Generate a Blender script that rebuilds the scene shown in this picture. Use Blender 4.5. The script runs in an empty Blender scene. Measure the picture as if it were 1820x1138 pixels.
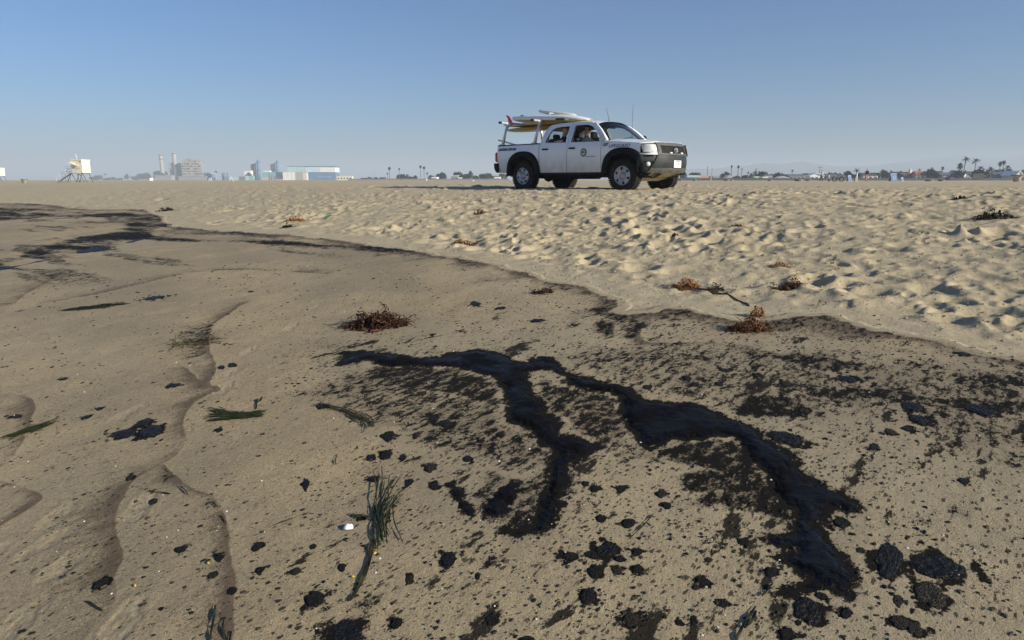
import bpy, bmesh, math, random
import numpy as np
from mathutils import Vector, Matrix, Quaternion
R = math.radians
PI = math.pi
sc = bpy.context.scene
COL = sc.collection
random.seed(7)
rng = np.random.default_rng(11)

# ------------------------------------------------------------------ camera, sky, sun, exposure
EYE = 0.22                                   # eye above the berm top; the foreshore falls away under the photographer
FPX = 1213.0                                 # focal length in photo pixels (1820 wide)
PITCH = math.atan(249.0 / FPX)
cd = bpy.data.cameras.new('camera'); cam = bpy.data.objects.new('camera', cd); COL.objects.link(cam)
cd.sensor_width = 36; cd.lens = FPX / 1820 * 36; cd.clip_start = 0.05; cd.clip_end = 20000
cam.location = (0, 0, EYE); cam.rotation_euler = (PI / 2 - PITCH, 0, 0)
sc.camera = cam
SUN_EL, SUN_AZ = R(22), R(117)               # azimuth from +Y (view direction) towards +X
w = bpy.data.worlds.new('World'); sc.world = w; w.use_nodes = True
nt = w.node_tree; nt.nodes.clear()
sky = nt.nodes.new('ShaderNodeTexSky'); sky.sky_type = 'NISHITA'; sky.sun_disc = False
sky.sun_elevation = SUN_EL; sky.sun_rotation = SUN_AZ
sky.air_density = 1.0; sky.dust_density = 1.0; sky.ozone_density = 8.5; sky.altitude = 0
bg = nt.nodes.new('ShaderNodeBackground'); bg.inputs['Strength'].default_value = 0.077
wo = nt.nodes.new('ShaderNodeOutputWorld')
nt.links.new(sky.outputs[0], bg.inputs[0]); nt.links.new(bg.outputs[0], wo.inputs[0])
sl = bpy.data.lights.new('sun', 'SUN'); so = bpy.data.objects.new('sun', sl); COL.objects.link(so)
sl.energy = 5.0; sl.angle = R(0.5); sl.color = (1.0, 0.92, 0.755)
sdir = Vector((math.cos(SUN_EL) * math.sin(SUN_AZ), math.cos(SUN_EL) * math.cos(SUN_AZ), math.sin(SUN_EL)))
so.rotation_euler = sdir.to_track_quat('Z', 'Y').to_euler(); so.location = (30, -10, 40)
sc.view_settings.view_transform = 'Standard'; sc.view_settings.look = 'None'
sc.view_settings.gamma = 1; sc.view_settings.exposure = 0.57; sc.view_settings.use_curve_mapping = False
sc.render.engine = 'CYCLES'
sc.cycles.use_denoising = True
sc.cycles.max_bounces = 6; sc.cycles.volume_bounces = 0; sc.cycles.transparent_max_bounces = 12
sc.cycles.caustics_reflective = False; sc.cycles.caustics_refractive = False

# ------------------------------------------------------------------ ground shape and helpers
def macro(x, y):
    """height of the beach without small relief: a sloping foreshore that rounds off into the flat berm"""
    x = np.asarray(x, float); y = np.asarray(y, float)
    u = 0.6 * x + 0.8 * y
    p = -1.13 + 0.082 * u
    k = 0.06
    z = -k * np.logaddexp(0, -p / k)
    z = z - 0.26 * np.clip((-x / np.maximum(np.abs(y), .1) - .30) / .35, 0, 1) * np.clip((np.hypot(x, y) - 40) / 80, 0, 1) * (y > 0)
    return np.maximum(z, -2.2)

def at(px, py):
    """the place on the beach that the photo pixel (px, py) of the 1820 wide photo shows"""
    s, c = math.sin(PITCH), math.cos(PITCH)
    dx = (px - 910) / FPX; dy = (569 - py) / FPX
    d = np.array([dx, c + dy * s, -s + dy * c])
    lo, hi = 0.3, 4000.0
    for _ in range(60):
        m = math.sqrt(lo * hi)
        if EYE + d[2] * m > float(macro(d[0] * m, d[1] * m)): lo = m
        else: hi = m
    return d[0] * lo, d[1] * lo

def far(px, dist):
    """a point on the ground at a given distance along the column px of the photo"""
    return (px - 910) / FPX * dist / math.cos(PITCH) * math.cos(PITCH) , dist

def px_at(px, py): return FPX / math.hypot(*at(px, py))     # rough pixels per metre there

def _hash(ix, iy, seed):
    h = (ix.astype(np.int64) * 374761393 + iy.astype(np.int64) * 668265263 + seed * 1442695041) & 0xFFFFFFFF
    h = ((h ^ (h >> 13)) * 1274126177) & 0xFFFFFFFF
    h = (h ^ (h >> 16)) & 0xFFFFFFFF
    return h.astype(np.float64) / 4294967295.0

def vnoise(x, y, seed=0):
    ix = np.floor(x); iy = np.floor(y); fx = x - ix; fy = y - iy
    fx = fx * fx * fx * (fx * (fx * 6 - 15) + 10); fy = fy * fy * fy * (fy * (fy * 6 - 15) + 10)
    a = _hash(ix, iy, seed); b = _hash(ix + 1, iy, seed); c = _hash(ix, iy + 1, seed); d = _hash(ix + 1, iy + 1, seed)
    return (a * (1 - fx) + b * fx) * (1 - fy) + (c * (1 - fx) + d * fx) * fy - 0.5

def fbm(x, y, octv=3, seed=0, gain=0.5):
    t = 0; a = 1.0
    for o in range(octv):
        ca, sa = math.cos(0.6 * o + 0.3), math.sin(0.6 * o + 0.3)
        t = t + a * vnoise((x * ca - y * sa) * 2 ** o + 13.1 * o, (x * sa + y * ca) * 2 ** o + 7.7 * o, seed + o)
        a *= gain
    return t

def sstep(a, b, x):
    t = np.clip((x - a) / (b - a), 0, 1); return t * t * (3 - 2 * t)

def seg_dist(x, y, P, closed):
    """unsigned distance to a polyline, and the side (+1 left of the walking direction) of the nearest segment"""
    P = np.asarray(P, float)
    Q = np.roll(P, -1, 0) if closed else P[1:]
    A = P if closed else P[:-1]
    best = np.full(x.shape, 1e18); side = np.zeros(x.shape)
    for (ax, ay), (bx, by) in zip(A, Q):
        ex, ey = bx - ax, by - ay; L = ex * ex + ey * ey + 1e-12
        t = np.clip(((x - ax) * ex + (y - ay) * ey) / L, 0, 1)
        ddx = x - ax - t * ex; ddy = y - ay - t * ey
        d = ddx * ddx + ddy * ddy
        m = d < best
        best = np.where(m, d, best)
        side = np.where(m, np.sign(ex * (y - ay) - ey * (x - ax)), side)
    return np.sqrt(best), side

def poly_sd(x, y, P):
    """signed distance to a closed polygon, positive inside"""
    P = np.asarray(P, float)
    d, _ = seg_dist(x, y, P, True)
    ins = np.zeros(x.shape, bool)
    for (ax, ay), (bx, by) in zip(P, np.roll(P, -1, 0)):
        c = ((ay > y) != (by > y)) & (x < (bx - ax) * (y - ay) / (by - ay + 1e-15) + ax)
        ins ^= c
    return np.where(ins, d, -d)

def W(pts): return [at(a, b) for a, b in pts]

def smooth_poly(P, closed=True, it=2):
    P = np.asarray(P, float)
    for _ in range(it):
        if closed:
            Q = np.roll(P, -1, 0); P = np.stack([0.75 * P + 0.25 * Q, 0.25 * P + 0.75 * Q], 1).reshape(-1, 2)
        else:
            A, B = P[:-1], P[1:]
            M = np.stack([0.75 * A + 0.25 * B, 0.25 * A + 0.75 * B], 1).reshape(-1, 2)
            P = np.vstack([P[:1], M, P[-1:]])
    return P

# ------------------------------------------------------------------ materials
def nodes(m):
    m.use_nodes = True
    return m.node_tree, m.node_tree.nodes, m.node_tree.links

def mat(name, col, rough=0.5, metal=0.0, var=0.12, scale=6.0, bump=0.0, bscale=40.0, spec=0.5, dirt=None, dirt_amt=0.0):
    m = bpy.data.materials.new(name); t, N, L = nodes(m)
    b = N['Principled BSDF']
    b.inputs['Roughness'].default_value = rough; b.inputs['Metallic'].default_value = metal
    b.inputs['Specular IOR Level'].default_value = spec
    tc = N.new('ShaderNodeTexCoord')
    n = N.new('ShaderNodeTexNoise'); n.inputs['Scale'].default_value = scale; n.inputs['Detail'].default_value = 5
    L.new(tc.outputs['Object'], n.inputs['Vector'])
    r = N.new('ShaderNodeMapRange'); r.inputs[1].default_value = 0.3; r.inputs[2].default_value = 0.7
    r.inputs[3].default_value = 1 - var; r.inputs[4].default_value = 1 + var
    L.new(n.outputs[0], r.inputs[0])
    mx = N.new('ShaderNodeVectorMath'); mx.operation = 'SCALE'; mx.inputs[0].default_value = col[:3]
    L.new(r.outputs[0], mx.inputs['Scale'])
    out = mx.outputs[0]
    if dirt is not None:
        n2 = N.new('ShaderNodeTexNoise'); n2.inputs['Scale'].default_value = scale * 2.3; n2.inputs['Detail'].default_value = 7
        L.new(tc.outputs['Object'], n2.inputs['Vector'])
        r2 = N.new('ShaderNodeMapRange'); r2.inputs[1].default_value = 0.45; r2.inputs[2].default_value = 0.75
        r2.inputs[3].default_value = 0; r2.inputs[4].default_value = dirt_amt
        L.new(n2.outputs[0], r2.inputs[0])
        mi = N.new('ShaderNodeMix'); mi.data_type = 'RGBA'
        L.new(r2.outputs[0], mi.inputs[0]); L.new(out, mi.inputs[6]); mi.inputs[7].default_value = (*dirt, 1)
        out = mi.outputs[2]
    L.new(out, b.inputs['Base Color'])
    if bump > 0:
        nb = N.new('ShaderNodeTexNoise'); nb.inputs['Scale'].default_value = bscale; nb.inputs['Detail'].default_value = 4
        L.new(tc.outputs['Object'], nb.inputs['Vector'])
        bp = N.new('ShaderNodeBump'); bp.inputs['Strength'].default_value = bump; bp.inputs['Distance'].default_value = 0.02
        L.new(nb.outputs[0], bp.inputs['Height']); L.new(bp.outputs[0], b.inputs['Normal'])
    return m

# ------------------------------------------------------------------ mesh builder
class MB:
    def __init__(s): s.v = []; s.f = []; s.sm = []
    def add(s, vs, fs, smooth=False):
        o = len(s.v); s.v += [tuple(p) for p in vs]; s.f += [tuple(i + o for i in f) for f in fs]; s.sm += [smooth] * len(fs)
        return s
    def box(s, c, size, rot=None, taper=1.0):
        x, y, z = size[0] / 2, size[1] / 2, size[2] / 2
        vs = [Vector((sx * x * (taper if sz > 0 else 1), sy * y * (taper if sz > 0 else 1), sz * z)) for sz in (-1, 1) for sx, sy in ((-1, -1), (1, -1), (1, 1), (-1, 1))]
        if rot is not None: vs = [rot @ v for v in vs]
        c = Vector(c)
        return s.add([v + c for v in vs], [(3, 2, 1, 0), (4, 5, 6, 7), (0, 1, 5, 4), (1, 2, 6, 5), (2, 3, 7, 6), (3, 0, 4, 7)])
    def bbox(s, c, size, b=0.01, rot=None):
        """box with chamfered vertical and horizontal edges"""
        x, y, z = size[0] / 2, size[1] / 2, size[2] / 2
        rings = []
        def ring(xx, yy, zz, bb): return [(-xx + bb, -yy, zz), (xx - bb, -yy, zz), (xx, -yy + bb, zz), (xx, yy - bb, zz), (xx - bb, yy, zz), (-xx + bb, yy, zz), (-xx, yy - bb, zz), (-xx, -yy + bb, zz)]
        vs = ring(x - b, y - b, -z, b) + ring(x, y, -z + b, b) + ring(x, y, z - b, b) + ring(x - b, y - b, z, b)
        fs = [tuple(range(7, -1, -1)), tuple(range(24, 32))]
        for k in range(3):
            for i in range(8): j = (i + 1) % 8; fs.append((k * 8 + i, k * 8 + j, k * 8 + 8 + j, k * 8 + 8 + i))
        vs = [Vector(v) for v in vs]
        if rot is not None: vs = [rot @ v for v in vs]
        c = Vector(c)
        return s.add([v + c for v in vs], fs)
    def tube(s, pts, r, n=8, cap=True, smooth=True):
        pts = [Vector(p) for p in pts]
        rs = list(r) if hasattr(r, '__len__') else [r] * len(pts)
        o = []; up = None
        for i, p in enumerate(pts):
            d = (pts[min(i + 1, len(pts) - 1)] - pts[max(i - 1, 0)]).normalized()
            if up is None:
                up = Vector((0, 0, 1)) if abs(d.z) < 0.9 else Vector((1, 0, 0))
            a = d.cross(up).normalized(); up = a.cross(d).normalized()
            o += [p + (a * math.cos(2 * PI * k / n) + up * math.sin(2 * PI * k / n)) * rs[i] for k in range(n)]
        fs = []
        for i in range(len(pts) - 1):
            for k in range(n):
                j = (k + 1) % n; fs.append((i * n + k, i * n + j, i * n + n + j, i * n + n + k))
        if cap: fs += [tuple(range(n - 1, -1, -1)), tuple(range((len(pts) - 1) * n, len(pts) * n))]
        return s.add(o, fs, smooth)
    def lathe(s, prof, axis='Z', c=(0, 0, 0), n=24, smooth=True, close=False):
        """prof: (radius, height) pairs turned round an axis"""
        o = []
        for r, h in prof:
            for k in range(n):
                a = 2 * PI * k / n; p = (r * math.cos(a), r * math.sin(a), h)
                if axis == 'Y': p = (p[0], p[2], -p[1])
                if axis == 'X': p = (p[2], p[0], p[1])
                o.append((p[0] + c[0], p[1] + c[1], p[2] + c[2]))
        fs = []
        m = len(prof)
        for i in range(m - 1 if not close else m):
            i2 = (i + 1) % m
            for k in range(n):
                j = (k + 1) % n; fs.append((i * n + k, i * n + j, i2 * n + j, i2 * n + k))
        if not close:
            if prof[0][0] > 1e-6: fs.append(tuple(range(n - 1, -1, -1)))
            if prof[-1][0] > 1e-6: fs.append(tuple(range((m - 1) * n, m * n)))
        return s.add(o, fs, smooth)
    def grid(s, rows, smooth=True, flip=False):
        n = len(rows[0]); o = [p for r in rows for p in r]; fs = []
        for i in range(len(rows) - 1):
            for k in range(n - 1):
                f = (i * n + k, i * n + k + 1, i * n + n + k + 1, i * n + n + k); fs.append(f[::-1] if flip else f)
        return s.add(o, fs, smooth)
    def prism(s, poly, y0, y1, plane='XZ', smooth=False):
        """closed outline (a, b) pushed from y0 to y1"""
        n = len(poly)
        P = {'XZ': lambda a, b, h: (a, h, b), 'XY': lambda a, b, h: (a, b, h), 'YZ': lambda a, b, h: (h, a, b)}[plane]
        vs = [P(a, b, y0) for a, b in poly] + [P(a, b, y1) for a, b in poly]
        fs = [tuple(range(n)), tuple(range(2 * n - 1, n - 1, -1))]
        for i in range(n): j = (i + 1) % n; fs.append((j, i, n + i, n + j))
        return s.add(vs, fs, smooth)
    def build(s, name, m=None, parent=None, weld=False, fixn=True):
        me = bpy.data.meshes.new(name); me.from_pydata(s.v, [], s.f)
        me.polygons.foreach_set('use_smooth', s.sm)
        if fixn:
            bm = bmesh.new(); bm.from_mesh(me)
            if weld: bmesh.ops.remove_doubles(bm, verts=bm.verts, dist=0.0004)
            bmesh.ops.recalc_face_normals(bm, faces=bm.faces); bm.to_mesh(me); bm.free()
        if m: me.materials.append(m)
        ob = bpy.data.objects.new(name, me); COL.objects.link(ob)
        if parent: ob.parent = parent
        return ob

def tag(o, label=None, cat=None, group=None, kind=None):
    if label: o['label'] = label
    if cat: o['category'] = cat
    if group: o['group'] = group
    if kind: o['kind'] = kind
    return o
def empty(name, loc, rz=0, label=None, cat=None, group=None):
    o = bpy.data.objects.new(name, None); COL.objects.link(o); o.location = loc; o.rotation_euler = (0, 0, rz)
    return tag(o, label, cat, group)
def part(name, me, parent, m=None, label=None):
    o = bpy.data.objects.new(name, me); COL.objects.link(o); o.parent = parent
    if label: o['label'] = label
    return o
def copy_tree(o, parent=None):
    c = o.copy(); COL.objects.link(c)
    if parent is not None: c.parent = parent
    for ch in list(o.children): copy_tree(ch, c)
    return c
def text_obj(name, body, size, m, parent, matrix, shear=0.0, ext=0.0015, bold=0.0, width=None):
    cu = bpy.data.curves.new(name, 'FONT'); cu.body = body; cu.size = size; cu.extrude = ext; cu.shear = shear; cu.offset = bold
    cu.align_x = 'CENTER'; cu.align_y = 'CENTER'; cu.resolution_u = 3
    tmp = bpy.data.objects.new('tmp', cu); COL.objects.link(tmp)
    bpy.context.view_layer.update()
    me = bpy.data.meshes.new_from_object(tmp.evaluated_get(bpy.context.evaluated_depsgraph_get()))
    bpy.data.objects.remove(tmp); bpy.data.curves.remove(cu)
    if width:
        xs = [v.co.x for v in me.vertices]; k = width / (max(xs) - min(xs))
        for v in me.vertices: v.co.x *= k
    me.materials.clear(); me.materials.append(m)
    me.name = name
    o = bpy.data.objects.new(name, me); COL.objects.link(o); o.parent = parent; o.matrix_local = matrix
    return o
# ------------------------------------------------------------------ traced marks on the beach (photo pixels -> places on the sand)
SWASH = [(-420, 338), (-150, 348), (0, 362), (68, 362), (119, 369), (163, 372), (255, 373), (283, 385), (296, 403), (375, 411), (460, 415), (531, 422), (613, 429), (640, 435), (699, 442), (732, 446), (781, 457), (864, 467), (897, 478), (930, 485), (949, 495), (969, 503), (1000, 507), (1029, 511), (1062, 524), (1091, 534), (1093, 545), (1085, 556), (1114, 560), (1160, 557), (1190, 550), (1224, 552), (1271, 561), (1310, 572), (1364, 574), (1426, 565), (1467, 565), (1503, 576), (1540, 594), (1584, 598), (1658, 611), (1702, 624), (1746, 633), (1820, 646), (2000, 676), (2300, 720)]
OIL = [
 [(602,626),(635,626),(702,629),(724,634),(739,637),(790,634),(801,626),(853,623),(890,630),(908,641),(934,647),(953,636),(979,635),(993,645),(1003,662),(1019,669),(1056,680),(1097,689),(1122,695),(1141,713),(1170,717),(1220,717),(1266,730),(1281,745),(1316,749),(1339,761),(1359,784),(1382,796),(1405,811),(1421,834),(1444,854),(1463,867),(1486,873),(1509,887),(1525,902),(1509,910),(1490,902),(1467,904),(1473,923),(1459,926),(1446,932),(1469,950),(1490,970),(1507,991),(1515,1011),(1524,1028),(1507,1038),(1500,1049),(1483,1042),(1455,1038),(1411,1049),(1391,1057),(1398,1044),(1421,1032),(1445,1030),(1438,1021),(1418,1018),(1408,1004),(1387,994),(1384,986),(1404,975),(1421,981),(1418,972),(1391,967),(1360,960),(1360,950),(1387,948),(1415,950),(1408,940),(1404,929),(1408,908),(1382,885),(1366,865),(1359,838),(1343,823),(1324,807),(1312,780),(1266,773),(1235,780),(1200,776),(1173,788),(1150,796),(1133,772),(1111,758),(1108,739),(1108,717),(1097,702),(1052,695),(1015,688),(1004,673),(990,665),(971,658),(945,660),(934,664),(936,682),(944,699),(971,721),(967,732),(993,743),(1001,758),(990,769),(1015,776),(1040,783),(1067,791),(1049,804),(1023,818),(1006,824),(1007,857),(997,894),(993,924),(975,942),(942,948),(905,946),(886,942),(890,932),(934,939),(950,925),(956,891),(971,857),(978,835),(986,812),(980,797),(958,785),(942,765),(920,750),(901,747),(905,717),(890,688),(883,667),(853,664),(835,655),(809,653),(765,650),(705,653),(672,648),(657,640),(630,643),(605,650),(598,648),(612,640),(624,635)],
 [(890,859),(905,853),(920,856),(927,866),(919,879),(905,891),(901,907),(879,920),(866,908),(870,888),(890,878)],
 [(798,861),(805,857),(812,870),(823,890),(836,905),(842,913),(835,921),(820,901),(806,881)],
]
RIVULET = [[(-30,481),(0,477),(34,470),(68,463),(102,456),(136,446),(170,439),(204,433),(238,425),(258,420),(272,417),(275,422),(258,427),(225,435),(200,443),(170,448),(125,459),(102,464),(50,474),(20,482),(0,486),(-30,490)],
 [(450,440),(470,437),(500,434),(510,436),(495,439),(470,441)]]
STAIN = [   # (coverage, edge softness in metres, polygon)
 (.50, .10, [(535,695),(640,655),(760,655),(850,662),(890,690),(905,752),(985,790),(1050,800),(1000,835),(960,850),(880,830),(800,805),(700,762),(600,722)]),
 (.66, .06, [(640,650),(760,652),(860,664),(890,690),(895,735),(860,720),(800,700),(740,700),(680,690)]),
 (.66, .06, [(945,662),(1000,690),(1100,702),(1112,760),(1150,800),(1090,800),(1040,775),(1000,745),(955,700)]),
 (.58, .05, [(840,850),(870,830),(940,850),(980,830),(990,900),(960,940),(890,945),(870,920),(850,890)]),
 (.78, .04, [(1175,790),(1312,775),(1350,830),(1400,905),(1404,930),(1378,915),(1345,905),(1300,892),(1230,897),(1250,878),(1300,868),(1212,872),(1205,850),(1230,838),(1290,835),(1205,820),(1170,806)]),
 (.80, .05, [(1290,722),(1345,700),(1400,703),(1430,713),(1440,733),(1400,742),(1330,742),(1300,735)]),
 (.70, .05, [(1420,698),(1500,688),(1580,688),(1660,708),(1820,716),(2000,724),(2000,745),(1820,738),(1700,735),(1600,717),(1500,706),(1440,712)]),
 (.66, .05, [(1370,636),(1400,631),(1480,638),(1550,648),(1568,655),(1530,666),(1460,660),(1400,650)]),
 (.72, .05, [(1680,680),(1740,668),(1820,666),(1950,672),(1950,695),(1820,692),(1720,694)]),
 (.46, .20, [(1000,628),(1200,608),(1400,618),(1560,640),(1820,652),(2000,670),(2000,760),(1820,735),(1600,740),(1400,745),(1230,718),(1110,690),(1020,665)]),
 (.44, .25, [(1560,700),(1820,715),(2000,730),(2000,900),(1820,850),(1700,800),(1600,770)]),
 (.60, .25, [(218,396),(283,396),(292,412),(270,424),(230,430),(191,444),(136,455),(85,451),(60,462),(20,472),(0,476),(-60,486),(-60,470),(30,455),(102,432),(153,420),(200,412)]),
 (.42, .30, [(-80,362),(0,364),(70,364),(163,374),(255,375),(285,388),(260,396),(190,386),(100,384),(0,392),(-80,398)]),
 (.52, .15, [(283,402),(375,411),(460,416),(560,425),(700,444),(745,450),(700,458),(600,446),(520,441),(420,428),(310,430),(270,424)]),
 (.70, .05, [(1058,572),(1082,568),(1096,580),(1092,606),(1072,606),(1060,590)]),
 (.55, .06, [(1050,556),(1110,560),(1135,575),(1142,590),(1134,606),(1110,600),(1090,575),(1060,566)]),
 (.55, .05, [(860,990),(880,985),(885,1000),(870,1010)]),
 (.45, .12, [(600,1050),(700,1060),(690,1100),(600,1110)]),
 (.72, .05, [(575,1098),(640,1090),(652,1110),(645,1150),(560,1150),(560,1110)]),
 (.45, .08, [(1620,900),(1660,893),(1715,905),(1710,918),(1660,915),(1625,912)]),
 (.50, .06, [(1180,770),(1260,790),(1250,815),(1150,822),(1080,810),(1090,795)]),
 (.50, .10, [(350,575),(385,572),(395,592),(365,625),(335,640),(345,610),(305,598)]),
]
LINES = [   # damp brown debris lines left by the waves: (points, band width m, strength, side the band lies on)
 ([(330,655),(362,684),(398,691),(360,705),(338,720),(322,756),(334,781),(314,809),(282,829),(241,849),(217,881),(201,913),(205,954),(217,990),(197,1026),(209,1054),(193,1090),(157,1127),(120,1170)], .22, .9, 0),
 ([(290,829),(322,857),(350,872),(378,881),(398,913),(406,954),(414,1002),(418,1042),(410,1086),(414,1170)], .14, .95, 0),
 ([(-60,690),(0,699),(48,705),(64,720),(52,756),(40,789),(8,829),(-30,850)], .22, .85, 0),
 ([(-60,845),(0,857),(40,866),(84,882),(60,900),(20,925),(-40,960)], .22, .95, 0),
 ([(0,541),(60,541),(116,534),(204,516),(290,494),(358,481),(453,479),(560,486)], .35, .75, 0),
 ([(440,538),(424,545),(402,562),(382,573),(368,589),(372,620),(385,655),(370,688)], .22, .9, 0),
 ([(112,486),(85,504),(48,520),(20,545)], .5, .6, 0),
 ([(1200,612),(1154,613),(1134,604),(1141,587),(1137,575),(1110,566)], .12, .9, 0),
 ([(1140,614),(1193,613),(1253,609),(1297,616),(1371,631),(1450,640)], .10, .7, 0),
 ([(1340,588),(1360,594),(1426,606),(1470,608),(1500,607),(1530,596)], .06, .7, 0),
]
LUMPS = [(796,986,25,28),(728,1025,14,16),(665,848,24,12),(726,853,16,14),(771,861,18,12),(703,1103,22,17),(619,1118,58,46),(875,1095,22,20),(934,1134,30,18),(1082,968,44,26),(1013,982,30,14),(1052,980,27,13),(1059,1006,30,24),(1098,1006,20,14),(1132,1004,19,15),(1132,977,17,12),(1100,986,18,12),(1042,1049,27,26),(1122,1093,34,24),(1103,863,17,14),(1057,866,16,10),(1176,873,20,14),(1185,894,17,12),(1115,924,26,17),(1067,917,14,10),(924,907,14,9),(849,1020,9,10),(639,919,12,8),(607,1006,12,14),
 (1674,1004,75,36),(1578,991,44,56),(1438,1079,50,40),(1496,927,26,13),(1282,1063,29,14),(1249,1025,26,14),(1369,1010,20,17),(1399,1117,22,20),(1657,1055,50,34),(1597,1064,15,17),(1599,1103,34,17),(1628,1117,22,19),(1236,1038,11,9),(1420,1100,10,9),(1234,1095,10,18),(1319,960,17,10),(1260,989,14,9),(1461,1055,20,10),(1503,1084,17,16),(1714,854,17,9),(1529,976,11,8),(1207,1100,14,10),
 (1399,778,54,21),(1635,745,34,13),(1583,768,20,8),(1612,762,15,8),(1554,792,14,12),(1508,676,34,10),(1397,683,20,8),(1278,684,14,8),(1233,684,14,8),(1221,675,15,7),(1622,724,35,14),(1745,729,54,14),
 (219,770,40,14),(266,764,38,24),(256,752,28,10),(30,742,12,6),(177,727,9,6),(153,743,12,7),(272,889,16,9),(322,976,19,10),(455,972,19,12),(390,990,16,13),(378,1022,15,10),(412,1050,16,11),(179,1036,26,14),(557,1060,32,28),(525,1014,20,12),(463,1012,14,10),(557,970,12,8),(286,1083,7,5),(231,847,12,9),(571,722,20,8),(388,764,12,8),(543,857,12,24),
 (272,529,37,8),(111,674,12,4),(412,647,14,9),(308,684,24,8),(446,517,10,5),(393,652,10,5),(847,539,20,10),(890,547,13,6),(956,569,30,6),(768,594,8,5),
 (684,806,24,16),(716,812,14,10),(750,700,16,7),(790,752,30,10),(770,742,14,8),(855,781,12,8),(740,772,12,8),(690,775,22,16),(660,812,16,10),(830,812,18,12),(765,826,20,18),(890,770,14,8),(1040,856,12,9),(1290,660,16,7),(1430,730,20,8),(1710,630,18,7),(1150,690,16,8),(1345,668,12,6)]
oil_w = [smooth_poly(W(p), True, 1) for p in OIL]
riv_w = [smooth_poly(W(p), True, 1) for p in RIVULET]
stain_w = [(c, s, smooth_poly(W(p), True, 1)) for c, s, p in STAIN]
line_w = [(smooth_poly(W(p), False, 2), wd, st) for p, wd, st, _ in LINES]
swash_w = np.array(W(SWASH))
FOOT = [(30,1108),(215,1112),(95,960),(100,920),(235,772),(228,735),(400,690),(410,662),(445,622),(518,580),(560,545),(800,445),(-40,1000),(120,1000),(250,900)]   # prints on the damp sand

# ------------------------------------------------------------------ the beach: a fan of quads round the camera, finer nearby, real relief in the sand
half = 68.0
th = np.concatenate([np.linspace(-half, -40, 150)[:-1], np.linspace(-40, 40, 1180), np.linspace(40, half, 150)[1:]]) * PI / 180
rs = [0.55]
while rs[-1] < 6500:
    r = rs[-1]
    h = max(EYE - float(macro(0.05 * r, r)), 0.27)
    f = 0.62 * 682 if r > 4.2 else 0.95 * 682
    dr = r * r / (f * 1.78 * h) if r > 4.2 else r * r / (f * h) 
    dr = min(max(dr, 0.0035), (0.0052 * r if r < 17 else 0.011 * r) if r < 40 else (0.05 * r if r < 300 else 0.12 * r))
    rs.append(r + dr)
rs = np.array(rs); NR, NT = len(rs), len(th)
RR, TT = np.meshgrid(rs, th, indexing='ij')
X = RR * np.sin(TT); Y = RR * np.cos(TT); Z = macro(X, Y)
X1, Y1 = X.ravel(), Y.ravel()

def on_region(P, margin, fn):
    """evaluate fn only on the grid points near the outline P"""
    P = np.asarray(P)
    x0, y0 = P.min(0) - margin; x1, y1 = P.max(0) + margin
    idx = np.nonzero((X1 > x0) & (X1 < x1) & (Y1 > y0) & (Y1 < y1))[0]
    return idx, fn(X1[idx], Y1[idx])

# distance above (+) or below (-) the swash line
near = RR.ravel() < 60
wob = 0.10 * fbm(X1 * 1.7, Y1 * 1.7, 3, 41) + 0.045 * fbm(X1 * 9, Y1 * 9, 3, 43)
dsw = np.full(X1.shape, 30.0)
ii = np.nonzero(near)[0]
dd, sd = seg_dist(X1[ii], Y1[ii], swash_w, False)
dsw[ii] = dd * sd          # line runs left to right in the photo: left of it is the dry upper beach
dsw = dsw + wob
dry = sstep(0.0, 0.12, dsw)
tram = sstep(0.15, 0.75, dsw) * (0.75 + 0.25 * sstep(-2.0, 1.0, X1 + 0.25 * (Y1 - 5)))
tram = tram.reshape(Z.shape); fadeR = 1 - sstep(18, 60, RR)

relief = np.zeros_like(Z)
# trampled dry sand: overlapping soft footprints, each overwriting the older ones
NST = 7200
rr_ = np.sqrt(rng.uniform(3.0 ** 2, 30.0 ** 2, NST)); rr_[:4300] = np.sqrt(rng.uniform(3.0 ** 2, 15.0 ** 2, 4300))
tt_ = rng.uniform(-half, half, NST) * PI / 180
NS2 = 10500
rr_ = np.concatenate([rr_, np.sqrt(rng.uniform(3.5 ** 2, 19.0 ** 2, NS2))]); tt_ = np.concatenate([tt_, rng.uniform(-half, half, NS2) * PI / 180]); small_ = np.arange(NST + NS2) >= NST; NST += NS2
order = rng.permutation(NST)
dth = th[1] - th[0]
for k in order:
    r0, t0 = rr_[k], tt_[k]; x0, y0 = r0 * math.sin(t0), r0 * math.cos(t0)
    a = .085 + .15 * rng.random() ** 1.3; b = a * rng.uniform(.45, .85); dep = a * rng.uniform(.09, .24) * (1.8 if rng.random() < .22 else .95); o = rng.normal(.5, .8)
    if small_[k]: a = rng.uniform(.05, .10); b = a * rng.uniform(.5, .9); dep = a * rng.uniform(.12, .30)
    
    m = a * 2.1
    i0, i1 = np.searchsorted(rs, [r0 - m, r0 + m]); j0, j1 = np.searchsorted(th, [t0 - m / r0, t0 + m / r0])
    if j1 - j0 < 2 or i1 - i0 < 2: continue
    dx = X[i0:i1, j0:j1] - x0; dy = Y[i0:i1, j0:j1] - y0
    c, s = math.cos(o), math.sin(o)
    e = (dx * c + dy * s) / a; g = (-dx * s + dy * c) / b
    q = np.sqrt(e * e + g * g)
    cov = np.exp(-(q / 1.25) ** 4)
    st = -dep * np.exp(-(q / .85) ** 3.2) + dep * rng.uniform(.25, .6) * np.exp(-((q - 1.28) / .40) ** 2) * (0.75 + .45 * np.tanh(-e * 1.6))
    relief[i0:i1, j0:j1] = relief[i0:i1, j0:j1] * (1 - .75 * cov) + st
relief *= np.clip(1.0 + 1.5 * fbm(X * .8, Y * .8, 2, 88), .55, 1.5)
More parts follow.
